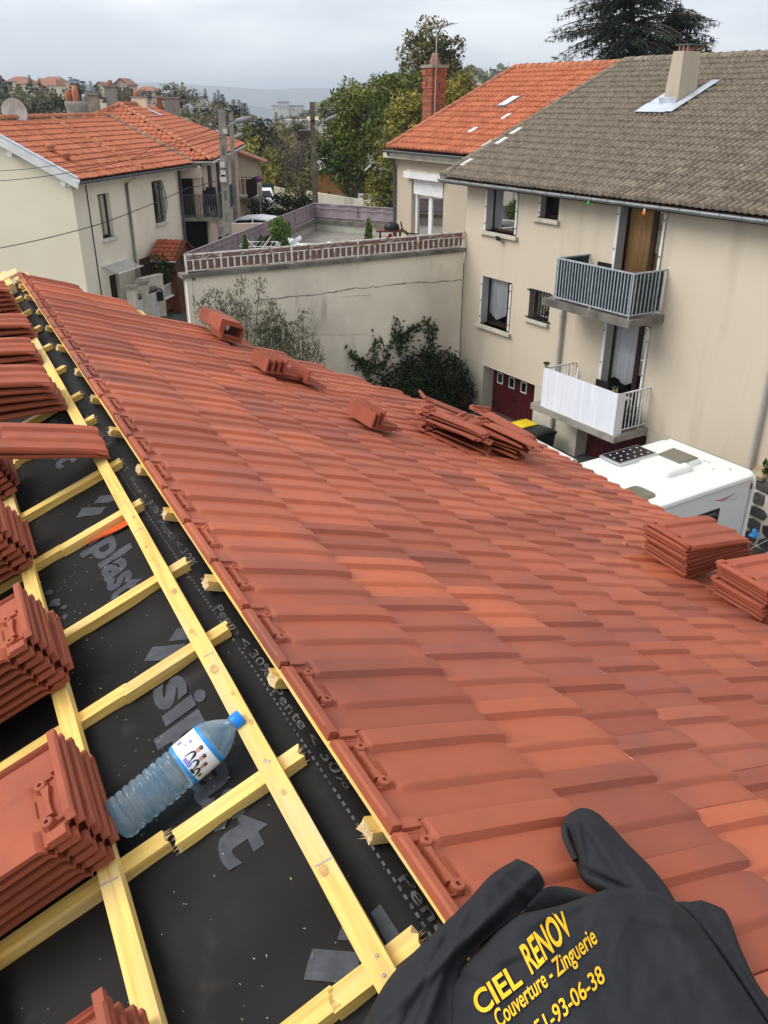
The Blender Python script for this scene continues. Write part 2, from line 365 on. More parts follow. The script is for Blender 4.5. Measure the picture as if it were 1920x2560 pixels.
mb.add(vs, fs, True)
M['land'] = mat('land', (.040, .045, .020), .95, col2=(.075, .075, .035), ns=.02, col3=(.075, .055, .032), n3=.006, lo3=.5, hi3=.7)
mb.build('ground', M['land'], kind='structure')
# the street and yard surface
mb = MB()
mb.grid(lambda u, v: V((lerp(-26, 14, u), lerp(-8, 52, v), ground_z(lerp(-26, 14, u), lerp(-8, 52, v)) + .02)), 24, 30)
mb.build('street', M['asphalt'], kind='structure')
# far blue hills
def far_ridge(name, Y, xs, zs, depth, m, amp, seed):
    mb = MB()
    def fn(u, v):
        x = lerp(xs[0], xs[-1], u); z = ip(xs, zs, x) + amp * noise.fractal(V((x / 700, seed, 0)), 1.0, 2.0, 5)
        return V((x, Y + depth * (v - .5) * 2, CZ + z * math.sin(math.pi * v) ** .8 - 160 * abs(v - .5) * 2))
    mb.grid(fn, 90, 12); mb.build(name, m, kind='structure')
M['far'] = mat('far_woods', (.030, .040, .022), .95, col2=(.055, .055, .03), ns=.004, col3=(.085, .085, .05), n3=.0022, lo3=.55, hi3=.7)
far_ridge('far_hills', 6200, [-4200, -2600, -1750, -1300, -800, -500, 0, 600, 3000], [40, 60, 100, 95, 60, 70, 60, 30, 20], 900, M['far'], 14, 4)
far_ridge('far_hills', 4000, [-4000, -2000, -1000, -700, -420, -200, 300, 900, 3000], [10, 25, 18, 0, -45, -20, 30, 40, 20], 600, M['far'], 9, 9)

# ================================================================== THE HOUSE UNDER REPAIR (we stand on its roof)
house = thing('house_under_repair', 'house in the foreground with its roof half covered in new terracotta tiles over black underlay', 'house', Rf(2.5, 1.0, 0) - V((0, 0, 8.4)))
# walls below the eaves
def roof_z(p):
    q = p - EYE; w = q.dot(W)
    rw = RP.dot(W)
    return (EYE + RP).z - (math.tan(aR) * (w - rw) if w > rw else math.tan(aL) * (rw - w)) - .16
wr0 = RP.dot(W); wE = (SR * 4.05).dot(W) + (NR * -DR).dot(W)
plan = [(-1.6, -3.6), (-1.6, wr0), (-1.6, wE), (4.5, wE), (5.2, wE - .35), (5.75, wE - 1.35), (6.1, wr0 + 1.2), (6.5, wr0 + .5), (6.5, wr0), (6.5, -3.6)]
lo, hi = [], []
for h, w in plan:
    p = EYE + H * h + W * w; hi.append(V((p.x, p.y, roof_z(p)))); lo.append(V((p.x, p.y, -.3)))
MB().prism(lo, hi).build('wall', M['greige'], house)

# underlay: one sheet over both slopes, slightly slack between the counter battens
CBH = [-.62, -.18, .28, .745, 1.21, 1.70, 2.065, 2.53, 2.90, 3.40, 3.76, 4.22, 4.68, 5.12, 5.58, 6.02, 6.44]
def slack(h):
    d = min(abs(h - c) for c in CBH); return -.012 * min(1, d / .2) ** 2
def und(u, v):
    h = lerp(-1.4, 6.62, u); s = lerp(-.95, 3.6, v)
    w = .008 * noise.noise(V((h * 3, s * 5, 0))) + .0045 * noise.noise(V((h * 11, s * 7, 3))) + .0035 * max(0, 1 - abs(noise.noise(V((h * 4 + s * 3, s * 4 - h, 7)))) * 7)
    if s > .0:
        n = slack(h) * min(1, s / .12) + w * min(1, s / .08)
        return Lf(h, s, n - .0)
    return EYE + RP + H * h - SR * s + NR * (slack(h) * min(1, -s / .12) + w * min(1, -s / .1))
mb = MB(); mb.grid(und, 200, 110); mb.build('underlay', M['underlay'], house)
mb = MB(); mb.grid(lambda u, v: Rf(lerp(-1.4, lerp(6.5, 4.4, v ** 1.5), u), lerp(1.8, 4.15, v), -UND - .004), 20, 20); mb.build('underlay', M['underlay'], house)

# ---------------- woodwork
def plank(name, parent, o, x, y, z, ln, w, t, j0=.0, j1=.0, m=None, seed=0):
    """a sawn length of timber in its own axes (x along the grain), ends broken by j"""
    r = random.Random(seed); NX = max(2, int(ln / .12)); NW, NT = 5, 2
    vs = []; fs = []
    for i in range(NX + 1):
        for a in range(NW):
            for b in range(NT + 1):
                e = (-j0 * r.random() * 2 if i == 0 else (j1 * r.random() * 2 if i == NX else 0))
                ww = w * (a / (NW - 1) - .5); tt = t * b / NT
                if 0 < i < NX and (a in (0, NW - 1)): ww += r.uniform(-.0008, .0008)
                vs.append((ln * i / NX + e, ww, tt))
    def ix(i, a, b): return (i * NW + a) * (NT + 1) + b
    for i in range(NX):
        for a in range(NW - 1):
            fs.append((ix(i, a, 0), ix(i, a + 1, 0), ix(i + 1, a + 1, 0), ix(i + 1, a, 0))); fs.append((ix(i, a, NT), ix(i + 1, a, NT), ix(i + 1, a + 1, NT), ix(i, a + 1, NT)))
        for b in range(NT):
            fs.append((ix(i, 0, b), ix(i + 1, 0, b), ix(i + 1, 0, b + 1), ix(i, 0, b + 1))); fs.append((ix(i, NW - 1, b), ix(i, NW - 1, b + 1), ix(i + 1, NW - 1, b + 1), ix(i + 1, NW - 1, b)))
    for i in (0, NX):
        for a in range(NW - 1):
            for b in range(NT): fs.append((ix(i, a, b), ix(i, a, b + 1), ix(i, a + 1, b + 1), ix(i, a + 1, b)))
    for k, j in ((0, j0), (1, j1)):                       # splinters left by the saw
        if j > .002:
            for q in range(9):
                x0 = 0 if k == 0 else ln; sg = -1 if k == 0 else 1; yy = r.uniform(-.5, .5) * w; zz = r.uniform(0, 1) * t
                L2 = j * r.uniform(1.5, 4.5); wd2 = r.uniform(.001, .0028); b0 = len(vs)
                tip = (x0 + sg * L2, yy + r.uniform(-.004, .004), zz + r.uniform(-.004, .004))
                vs += [(x0 - sg * .004, yy - wd2, zz), (x0 - sg * .004, yy + wd2, zz), (x0 - sg * .004, yy, zz + wd2), tip]
                fs += [(b0, b0 + 1, b0 + 3), (b0 + 1, b0 + 2, b0 + 3), (b0 + 2, b0, b0 + 3)]
    me = bpy.data.meshes.new(name); me.from_pydata(vs, [], fs)
    for mm in ([m or M['wood'], M['wood_raw']]): me.materials.append(mm)
    b = bmesh.new(); b.from_mesh(me); bmesh.ops.recalc_face_normals(b, faces=b.faces)
    for f in b.faces:
        if abs(f.normal.x) > .5 or len(f.verts) == 3: f.material_index = 1
    b.to_mesh(me); b.free()
    return inst(name, me, mfr(x, y, z, o), parent)
def LP(o): return o
sd0 = 11
# counter battens of the left slope: (h, [(s0, s1, sideways shift)])
cbs = []
for h in CBH:
    segs = [(.045, 3.3, 0)]
    if abs(h - 2.53) < .01: segs = [(.062, .338, 0), (.342, 3.3, .004)]
    if abs(h - 1.70) < .01: segs = [(.036, .312, 0), (.314, 3.3, .004)]
    if abs(h - 1.21) < .01: segs = [(.045, .318, 0), (.345, 3.3, .016)]
    if abs(h - 2.90) < .01: segs = [(.052, .44, 0), (.445, 3.3, -.004)]
    if abs(h - 2.065) < .01: segs = [(.038, .415, 0), (.42, 3.3, .006)]
    if abs(h - .745) < .01: segs = [(.040, .185, 0), (.188, 3.3, .004)]
    if abs(h - 3.40) < .01: segs = [(.05, .395, .02), (.40, 3.3, .0)]
    for s0, s1, d in segs:
        sd0 += 1; plank('counter_batten', house, Lf(h + d, s0, 0.0), SL, -H, NL, s1 - s0, .038, .027, .0055, .0055, seed=sd0)
# laths of the left slope, running along the ridge
for s0, gaps in ((.085, [-1.2, .55, 2.62, 4.9, 6.5]), (.432, [-1.2, 1.9, 4.1, 6.5]), (.70, [-1.2, 2.7, 6.5]), (.97, [-1.2, 3.3, 6.5]), (1.24, [-1.2, 2.0, 6.5])):
    for a, b in zip(gaps[:-1], gaps[1:]):
        sd0 += 1; plank('batten', house, Lf(a + .002, s0 + .019, .027 + .0005), H, NL.cross(H), NL, b - a - .004, .040, .026, .001, .001, seed=sd0)
# right slope: counter batten stubs reaching out from under the first course
for i, h in enumerate([.36, .956, 1.44, 1.90, 2.36, 2.75, 3.16, 3.60, 4.05, 4.52, 4.98, 5.45, 5.9, 6.3]):
    sd0 += 1; plank('counter_batten', house, Rf(h, .838 + .008 * ((i * 7) % 3 - 1), -UND + .0005), SR, NR.cross(SR), NR, 3.2 if h < 5 else 1.2, .042, .027, .005, 0, seed=sd0)
sR = [.853] + [1.107 + .2629 * k for k in range(11)]
for i, s in enumerate(sR):
    hm = ip([.8, 1.28, 1.9, 3.0, 4.0], [6.6, 6.55, 6.1, 5.5, 4.7], s)
    sd0 += 1; plank('batten', house, Rf(-.9, s + .018, -UND + .0272), H, NR.cross(H), NR, hm + .9, .036, .0285, .001, .001, seed=sd0)
# ridge board ends at the far gable
plank('ridge_board', house, Lf(6.25, -.03, -.03), H, NL.cross(H), NL, .55, .10, .03, .003, .003, seed=3)
plank('ridge_board', house, Lf(6.30, .075, .0), H, NL.cross(H), NL, .5, .06, .07, .003, .003, seed=4)
plank('barge_board', house, Lf(6.60, -.02, .055), SL, -H, NL, 3.2, .20, .022, .003, .003, m=M['wood_raw'], seed=5)
# knots, pencil marks and nails on the long lath
def blob(name, m, fr, a, b, ra, rb, c, n=12, ang=0):
    vs = [fr(a + ra * math.cos(2 * math.pi * k / n + ang) * (1 + .12 * math.sin(3 * k)), b + rb * math.sin(2 * math.pi * k / n + ang), c) for k in range(n)]
    return MB().add(vs, [list(range(n))]).build(name, m, house)
for h, s, rr in ((1.915, .100, .010), (1.545, .106, .012), (.925, .108, .010), (2.40, .098, .006), (1.33, .092, .006), (1.12, .103, .006), (1.72, .11, .007), (2.2, .108, .006), (1.44, .096, .005)):
    blob('knot', M['knot'], Lf, h, s, rr * 1.3, rr * .8, .0546)
for h, s in ((.71, .104), (.742, .099), (1.215, .105), (1.206, .099), (1.70, .105), (2.07, .103), (2.53, .105), (2.90, .10)):
    MB().lathe(Lf(h, s, .0535), NL, [(0, .0034), (.0015, .0034), (.0024, .001)], 8).build('nail', M['steel'], house)
for h, s0, s1 in ((.935, .086, .118), (1.60, .088, .115), (2.31, .087, .12)):
    MB().poly(Lf(h, s0, .0546), Lf(h + .003, s0, .0546), Lf(h + .008, s1, .0546), Lf(h + .005, s1, .0546)).build('pencil_mark', M['pencil'], house)
for h, s0, s1 in ((1.18, .434, .47), (1.86, .434, .47)):
    MB().poly(Lf(h, s0, .0546), Lf(h + .004, s0, .0546), Lf(h + .012, s1, .0546), Lf(h + .008, s1, .0546)).build('pencil_mark', M['pencil'], house)
# sawdust and shavings on the sheet
mb = MB()
for _ in range(520):
    h = R.uniform(.35, 3.2); s = R.uniform(-.02, 1.1) if R.random() < .7 else R.gauss(.33, .1)
    if R.random() < .25: h = R.choice([2.36, .8, 1.3, .6]) + R.gauss(0, .09)
    a = R.uniform(0, 6.28); l = R.uniform(.0007, .0026) * (1.9 if R.random() < .08 else 1); w_ = R.uniform(.0003, .0008)
    c, sn = math.cos(a), math.sin(a); n0 = .004 if s > 0.1 else .006
    if s < .02: continue
    p = [(h + c * l + sn * w_, s + sn * l - c * w_), (h + c * l - sn * w_, s + sn * l + c * w_), (h - c * l - sn * w_, s - sn * l + c * w_), (h - c * l + sn * w_, s - sn * l - c * w_)]
    mb.poly(*[Lf(x, y, n0 + .0015 * (k % 2)) for k, (x, y) in enumerate(p)])
mb.build('sawdust', M['shaving'], house, kind='stuff')
# a torn strip of orange film under the second counter batten
mb = MB()
for a in range(7):
    h0 = 2.508 - a * .0062; s0 = .105; s1 = .300 - a * .020 + .014 * (a % 2)
    mb.add([Lf(h0, s0, .008), Lf(h0 - .0075, s0, .009), Lf(h0 - .0060, lerp(s0, s1, .6), .010), Lf(h0 - .001, s1, .008), Lf(h0 + .0005, lerp(s0, s1, .6), .009)], [(0, 1, 2, 3, 4)])
mb.build('torn_film', M['orange'], house)

# ---------------- printing on the underlay
def text_mesh(s, bold=0.0, shear=0.0, res=3):
    cu = bpy.data.curves.new('lettering', 'FONT'); cu.body = s; cu.resolution_u = res; cu.offset = bold; cu.shear = shear
    o = bpy.data.objects.new('lettering_tmp', cu); C.objects.link(o)
    dg = bpy.context.evaluated_depsgraph_get(); dg.update()
    me = bpy.data.meshes.new_from_object(o.evaluated_get(dg)); bpy.data.objects.remove(o); bpy.data.curves.remove(cu)
    vs = [V(v.co) for v in me.vertices]; fs = [tuple(p.vertices) for p in me.polygons]; bpy.data.meshes.remove(me)
    return vs, fs
def sheet_n(h, s):   # height of the sheet on the left slope, plus a hair
    w = .008 * noise.noise(V((h * 3, s * 5, 0))) + .0045 * noise.noise(V((h * 11, s * 7, 3))) + .0035 * max(0, 1 - abs(noise.noise(V((h * 4 + s * 3, s * 4 - h, 7)))) * 7)
    return slack(h) * min(1, s / .12) + w * min(1, s / .08) + .0016
def sheet_pt(h, s):
    if s > 0: return Lf(h, s, sheet_n(h, s))
    w = .008 * noise.noise(V((h * 3, s * 5, 0))) + .0045 * noise.noise(V((h * 11, s * 7, 3))) + .0035 * max(0, 1 - abs(noise.noise(V((h * 4 + s * 3, s * 4 - h, 7)))) * 7)
    return EYE + RP + H * h - SR * s + NR * (slack(h) * min(1, -s / .12) + w * min(1, -s / .1) + .0016)
def print_text(s, h0, s0, length, height, m, bold=0, skew=0, sk_s=0, xh=.73):
    vs, fs = text_mesh(s, bold)
    x0 = min(v.x for v in vs); x1 = max(v.x for v in vs)
    b = bmesh.new(); bv = [b.verts.new((v.x, v.y, 0)) for v in vs]
    for f in fs:
        try: b.faces.new([bv[i] for i in f])
        except ValueError: pass
    bmesh.ops.triangulate(b, faces=b.faces)
    bmesh.ops.subdivide_edges(b, edges=[e for e in b.edges if e.calc_length() > .25], cuts=2)
    b.verts.index_update(); P2 = [(v.co.x, v.co.y) for v in b.verts]; F2 = [[v.index for v in f.verts] for f in b.faces]; b.free()
    out = []
    for x, y in P2:
        t = (x - x0) / (x1 - x0) * length; u = y / xh * height
        out.append(sheet_pt(h0 - t + skew * u, s0 - u + sk_s * t))
    return MB().add(out, F2).build('printed_lettering', m, house)
for h0, L2 in ((3.70, .50), (2.605, .50), (1.675, .585)):
    print_text('siplast', h0, .259, L2, .112 if h0 > 2 else .115, M['print'], bold=.035)
def pmark(fn, pts):
    q = [inL(at_plane(*fn(a, b), NL, EYE + RP))[:2] for a, b in pts]
    if len(q) == 3: q.append(q[2])
    mbp = MB(); mbp.grid(lambda u, v: sheet_pt(*[lerp(lerp(q[0][i], q[1][i], u), lerp(q[3][i], q[2][i], u), v) for i in (0, 1)]), 4, 4, False); mbp.build('printed_mark', M['print'], house)
fz2 = lambda a, b: (a / 4.0975, 1100 + b / 4.0975)
fzb = lambda a, b: (300 + a / 2.765, 1500 + b / 2.765)
fz6 = lambda a, b: (600 + a / 3.6065, 2100 + b / 3.6065)
pmark(fz2, [(775, 785), (845, 695), (1075, 657), (1005, 752)]); pmark(fz2, [(955, 642), (1020, 567), (1200, 540), (1180, 600)])
pmark(fzb, [(165, 420), (225, 325), (452, 303), (412, 408)]); pmark(fzb, [(335, 285), (395, 195), (470, 190), (500, 272)])
pmark(fz6, [(585, 1270), (660, 985), (1090, 1020), (1060, 1315)]); pmark(fz6, [(880, 905), (920, 760), (1010, 900), (990, 912)]); pmark(fz6, [(1180, 660), (1265, 580), (1480, 910), (1360, 1000)])
for a_ in ([(440, 1580), (480, 1535), (540, 1530), (520, 1575)], [(480, 1690), (520, 1620), (600, 1600), (600, 1680)], [(600, 1720), (640, 1680), (690, 1680), (670, 1730)], [(630, 1830), (660, 1780), (700, 1790), (680, 1850)]): pmark(fz2, a_)
# second row of the same print lower on the sheet
pent = [(3.56, .082, .33), (3.17, .070, .33), (2.778, .056, .335), (2.398, .046, .34), (1.826, .036, .345), (1.436, .024, .355), (.862, .012, .36)]
for h0, s0, ln in pent:
    print_text('Pente < 30%', h0, s0, ln, .021, M['print2'], bold=.012, sk_s=-.055)
mb = MB()
h = 3.6
while h > .35:
    s = ip([.8, 1.47, 1.93, 2.15, 2.87, 3.6], [.014, .027, .042, .049, .067, .085], h)
    mb.grid(lambda u, v: sheet_pt(h - .011 * u, s + .005 * v), 1, 1, False); h -= .0195
mb.build('printed_dashes', M['print2'], house, kind='stuff')
mb = MB(); h = 3.2
while h > 1.9:
    mb.grid(lambda u, v: sheet_pt(h - .006 * u, -.052 + .002 * v), 1, 1, False); h -= .013
mb.build('printed_dashes', M['print2'], house, kind='stuff')

# ---------------- the interlocking terracotta tile (x: head to nose, y: flap side to underlap side, z: up)
TW, TL = .2549, .415
UX = [.034, .055, .10, .13, .19, .228, .246, .268, .33, .44, .54, .60, .63, .655, .68, .70, .718, .745, .81, .90, .985, 1.0, 1.012, 1.022, 1.035, 1.048, 1.060, 1.072, 1.085, 1.10]
UZ = [13.5, 14.5, 15, 15, 15, 14, 8, 1, 1.5, 6.5, 10, 10.5, 12, 15.5, 16, 14.5, 10.5, 5, 4, 4.5, 5.5, 5, 0, -6, -7, -5, 3, -2, -2, 4]
XS = [0, .004, .017, .021, .028, .046, .066, .070, .076, .082, .092, .12, .20, .28, .32, .345, .365, .385, .40, .411, TL]
def tile_z(x, u, k, head=True):
    z = UZ[k]
    if not head: pass
    elif u < 1.005:
        if x < .019: z = (25 if .002 < x < .018 else 20) if u > .13 else z
        elif x < .07: z = 4.0 if u > .13 else min(z, 12)
        elif x < .092:
            t = (x - .07) / .022; z = lerp(4.0, z, t ** .5) if .58 < u < .80 else (lerp(4.0, z, min(1, t * 2.2)))
    else:
        if x < .019: z = 25
    if u > 1.005 and x > TL - .035: z = min(z, -1)
    if x > .30: z -= 6.0 * ((x - .30) / (TL - .30)) ** 2
    if x > TL - .006: z -= 1.5
    return z / 1000
def tile_mesh(head=True, rim=.010, chip=0):
    mb = MB(); nu = len(UX)
    def bot(x, u, k):
        b = tile_z(x, u, k, head) - (.0085 if x < .36 else .006)
        if head and x < .019 and u > .12: b = rim
        if u < .06: b = min(b, .004 - (.006 * ((x - .30) / (TL - .30)) ** 2 if x > .3 else 0))
        return b
    top = [[V((x, u * TW, tile_z(x, u, k, head))) for k, u in enumerate(UX)] for x in XS]
    low = [[V((x, u * TW, bot(x, u, k))) for k, u in enumerate(UX)] for x in XS]
    nx = len(XS); skip = lambda i, k: (XS[i] < .045 and UX[k] < .125)
    vs = [p for r_ in top for p in r_] + [p for r_ in low for p in r_]; o2 = nx * nu; fs = []
    ok = {(i, k): not skip(i, k) for i in range(nx - 1) for k in range(nu - 1)}
    for (i, k), g in ok.items():
        if not g: continue
        a, b, c, d = i * nu + k, i * nu + k + 1, (i + 1) * nu + k + 1, (i + 1) * nu + k
        fs.append((d, c, b, a)); fs.append((o2 + a, o2 + b, o2 + c, o2 + d))
        for (di, dk, e) in ((-1, 0, (a, b)), (1, 0, (c, d)), (0, -1, (d, a)), (0, 1, (b, c))):
            if not ok.get((i + di, k + dk), False): fs.append((e[0], e[1], o2 + e[1], o2 + e[0]))
    mb.add(vs, fs, True)
    if chip:
        mb.m = 1; rq = random.Random(chip)
        for u in ((.86, .905, .95) if chip == 1 else (.90, .955)):
            k = min(range(len(UX)), key=lambda i: abs(UX[i] - u)); z = tile_z(TL - .003, UX[k], k, False) + .0006; y = u * TW; l = rq.uniform(.006, .011)
            mb.add([V((TL - .004, y - l, z)), V((TL + .0008, y - l * .6, z - .002)), V((TL + .0008, y + l * .7, z - .003)), V((TL - .0055, y + l * .4, z + .0004))], [(0, 1, 2, 3)])
            mb.add([V((TL + .0006, y - l * .8, z - .001)), V((TL + .0006, y + l * .8, z - .0012)), V((TL + .0006, y + l * .3, z - .0055)), V((TL + .0006, y - l * .5, z - .005))], [(0, 1, 2, 3)])
        mb.m = 0
    if not head: return mb.mesh('interlocking_tile', [M['tile'], M['chip']], sharp=32)
    def boss(x, u, r):
        mb.lathe(V((x, u * TW, .002)), V((0, 0, 1)), [(0, r * 1.3), (.004, r * 1.15), (.0135, r), (.0155, r * .82), (.0155, r * .40), (.007, r * .34), (.0055, .0001)], 12)
    boss(.053, .235, .0118); boss(.053, .625, .0125)
    def bx(x0, x1, y0, y1, z0, z1, d=.0015):
        mb.hexa([V((x0, y0 * TW, z0)), V((x1, y0 * TW, z0)), V((x1, y1 * TW, z0)), V((x0, y1 * TW, z0)), V((x0 + d, y0 * TW + d, z1)), V((x1 - d, y0 * TW + d, z1)), V((x1 - d, y1 * TW - d, z1)), V((x0 + d, y1 * TW - d, z1))])
    # hourglass bar between the bosses
    pr = [(.29, .0105), (.34, .0075), (.42, .0060), (.50, .008), (.585, .0125)]
    lo = [V((.046 + w_, y * TW, .003)) for y, w_ in pr] + [V((.046 - w_, y * TW, .003)) for y, w_ in pr[::-1]]
    hi = [V((.046 + w_ * .7, y * TW, .0150)) for y, w_ in pr] + [V((.046 - w_ * .7, y * TW, .0150)) for y, w_ in pr[::-1]]
    mb.prism(lo, hi)
    bx(.020, .058, .135, .15, .003, .011); bx(.020, .058, .205, .216, .003, .011); bx(.053, .058, .13, .215, .003, .011); bx(.02, .06, .02, .125, .004, .0185)
    bx(.070, .0725, .36, .54, .003, .0085); bx(.021, .031, .70, .80, .003, .012); bx(.030, .045, .66, .685, .003, .010)
    return mb.mesh('interlocking_tile', M['tile'], sharp=32)
TILE = tile_mesh(False); TILE_C = tile_mesh(False, chip=1); TILE_D = tile_mesh(False, chip=2); TILE_H = tile_mesh(True, .004)
TILE_L = tile_mesh(True, .012); TILE_L.materials[0] = M['tile_loose']
noses = [1.2415] + [1.560 + .2629 * k for k in range(11)]
tilt = .0168 / .2629
Xd = (SR - NR * -tilt).normalized() if False else (SR + NR * tilt).normalized()
Zd = (NR - SR * tilt).normalized(); Yd = -H
edge_s = [x * .84 for x in (1.478, 1.523, 1.839, 2.099, 2.384, 2.82, 2.955, 3.229, 3.46, 3.664, 3.917, 4.14, 4.334, 4.542, 4.763, 4.9, 5.018, 5.3)]
edge_h = [x * .84 for x in (7.92, 7.90, 7.62, 7.39, 7.25, 7.16, 7.085, 6.994, 6.832, 6.647, 6.529, 6.41, 6.29, 6.23, 6.1, 5.97, 5.744, 5.5)]
lt = []
for i, s in enumerate(noses):
    off = ((1.503 * .84 - .105) + .105 * (i)) % TW if i else (1.698 * .84) % TW
    hmax = ip(edge_s, edge_h, s)
    hmin = max(-.45, ip([1.2, 2.0, 3.0, 4.5], [-.3, .2, .9, 2.2], s) - .5)
    k = int(math.floor((hmin - off) / TW))
    while True:
        hf = off + k * TW          # far (flap) edge of this tile
        k += 1
        if hf - TW < hmin: continue
        if hf > hmax + .02: break
        lt.append((i, s, hf))
lt.sort(key=lambda t: (t[2] - .4) ** 2 + (t[1] - .5) ** 2)
rt_ = random.Random(5); extra = []
for q, (i, s, hf) in enumerate(lt):
    base = Rf(hf, s, -.008) - Xd * TL + Zd * rt_.uniform(-.0008, .0012) - H * rt_.uniform(-.0012, .0012) + SR * rt_.uniform(-.003, .003)
    m4 = mfr(Xd, Yd, Zd, base)
    if q < 300: inst('roof_tile', (TILE, TILE_C, TILE_D, TILE)[(q * 7 + i) % 4] if i else TILE_H, m4, house)
    else: extra.append((m4, TILE if i else TILE_H))
if extra:
    mb = MB()
    for m4, me_ in extra: mb.add([m4 @ v.co for v in me_.vertices], [tuple(p.vertices) for p in me_.polygons], True)
    mb.build('roof_tiles', M['tile'], house, kind='stuff', normals=False)
# white eaves gutter at the far end of the eave
ev = [(4.80, 4.215), (4.2, 4.25)]
mb = MB(); mb.tube([Rf(h, s + .02, -.05) for h, s in ev], .045, 8); mb.build('gutter', M['white_dirty'], house)
print('tiles laid', len(lt))

# ---------------- loose tiles
def put_tile(label, group, m4, me=None):
    o = inst('loose_tile', me or TILE_L, m4); return tag(o, label, 'roof tile', group)
def rotz(x, y, a): return x * math.cos(a) + y * math.sin(a), y * math.cos(a) - x * math.sin(a)
rs = random.Random(3)
def stack(place, group, n, pos, X, Y, Z, step, slide=(0, 0), yaw=0.0, jit=.004, yawj=.012):
    """n tiles lying on each other; pos(i) gives the corner of the lowest one; slide moves each higher tile along X, Y"""
    for i in range(n):
        x, y = rotz(X, Y, yaw + rs.uniform(-yawj, yawj))
        o = pos + Z * (.0085 + step * i) + X * (slide[0] * i + rs.uniform(-jit, jit)) + Y * (slide[1] * i + rs.uniform(-jit, jit))
        k = n - 1 - i
        w_ = 'topmost' if k == 0 else ('bottom tile' if i == 0 else ordinal(k) + ' from top')
        put_tile(f'loose terracotta tile, {w_} in the {place}', group, mfr(x, y, Z, o))
TOPB = .0535
LG = 'loose tiles stacked on the battens'
def Lst(place, n, s_head, h_near, step, slide, yaw=0): stack(place, LG, n, Lf(h_near, s_head, TOPB), SL, H, NL, step, slide, yaw)
def Lst_rev(place, n, s_nose, h_far, step, slide, yaw=0, jit=.005): stack(place, LG, n, Lf(h_far, s_nose + TL, TOPB), -SL, -H, NL, step, slide, yaw, jit, .02)
# heads towards the ridge
Lst('lowest stack on the left', 5, .440, .615, .0255, (.004, -.002))
Lst('stack beside the water bottle', 6, .405, 1.205, .0250, (.0035, -.003))
Lst('left edge stack above the bottle', 7, .395, 1.79, .0250, (.003, -.003))
Lst('ragged stack on the left edge', 7, .405, 2.44, .0250, (.004, -.002))
Lst('dark stack under the crosswise tile', 6, .385, 3.02, .0235, (.004, .002))
# noses towards the ridge, lying nearly level
def level(place, n, h, s, th0, th1, step, slide, yaw=0.0):
    for i in range(n):
        th = rad(lerp(th0, th1, i / max(1, n - 1))); X = W * math.cos(th) - UP * math.sin(th); Y = -H; a = yaw + rs.uniform(-.03, .03)
        X, Y = rotz(X, Y, a); Z = X.cross(Y).normalized(); Z = Z if Z.z > 0 else -Z
        c = Lf(h, s, TOPB) + (NL + NR).normalized() * (.0085 + step * i) + X * (slide * i + rs.uniform(-.006, .006)) + H * rs.uniform(-.006, .006)
        k = n - 1 - i; w_ = 'topmost' if k == 0 else ('bottom tile' if i == 0 else ordinal(k) + ' from top')
        put_tile(f'loose terracotta tile, {w_} in the {place}', LG, mfr(X, Y, Z, c - X * TL - Y * TW * 1.10))
level('pair crossing the long batten', 2, 2.89, .065, 9, 11, .012, -.004)
level('tall upper left stack', 5, 3.56, .115, -2, 6, .0265, -.012)
level('low stack above the tall one', 3, 4.32, .115, -3, 4, .025, -.012)
level('second farthest left stack', 3, 4.82, .075, -3, 4, .025, -.012)
level('farthest left stack', 6, 5.48, .085, -6, 3, .0255, -.008)
# two stacks on the finished slope, at the right edge of the picture
RG = 'loose tiles stacked on the finished slope'
def level_right(place, n, h, s, th0, th1, step, slide):
    for i in range(n):
        th = rad(lerp(th0, th1, i / (n - 1))); X = W * math.cos(th) - UP * math.sin(th); X, Y = rotz(X, -H, rs.uniform(-.035, .035)); Z = X.cross(Y).normalized(); Z = Z if Z.z > 0 else -Z
        c = Rf(h, s, -.02) + (UP * .85 + NR * .15) * (.0085 + step * i) + X * (slide * i + rs.uniform(-.007, .007)) + H * rs.uniform(-.007, .007); k = n - 1 - i
        w_ = 'topmost' if k == 0 else ('bottom tile' if i == 0 else ordinal(k) + ' from top')
        put_tile(f'loose terracotta tile, {w_} in the {place}', RG, mfr(X, Y, Z, c - Y * TW * 1.10))
level_right('stack before the camper van', 8, 2.17, 3.10, -3, 7, .0205, -.004)
level_right('stack cut by the right edge', 8, 1.78, 3.13, -3, 7, .0200, -.004)
# jumbled pile
PG = 'tiles of the jumbled pile'
Xp = (-H * .78 + SR * .62).normalized(); Yp = NR.cross(Xp)
cnt = 0
for col, (h0, s0, n) in enumerate(((4.11, 2.86, 6), (4.12, 3.18, 7))):
    for i in range(n):
        a = rs.uniform(-.16, .16); x, y = rotz(Xp, Yp, a); tl = rs.uniform(-.05, .05)
        x2 = (x + NR * tl).normalized(); z2 = x2.cross(y).normalized()
        o = Rf(h0, s0, .004 + .021 * i) + Xp * rs.uniform(-.05, .05) + Yp * rs.uniform(-.03, .03) - Yp * TW * .5
        k = n - 1 - i
        put_tile('terracotta tile in the jumbled pile, %s column, %s' % ('left' if col == 0 else 'right', 'topmost' if k == 0 else 'bottom' if i == 0 else ordinal(k) + ' from top'), PG, mfr(x2, y, z2, o)); cnt += 1
for i, (h0, s0, n0, a) in enumerate(((4.35, 2.98, .12, .5), (4.28, 3.26, .155, -.3))):
    x, y = rotz(Xp, Yp, a); x = (x + NR * (-.08)).normalized(); z2 = x.cross(y).normalized()
    put_tile('loose terracotta tile lying %s over the jumbled pile' % ('askew upslope' if i == 0 else 'tilted downslope'), PG, mfr(x, y, z2, Rf(h0, s0, n0)))
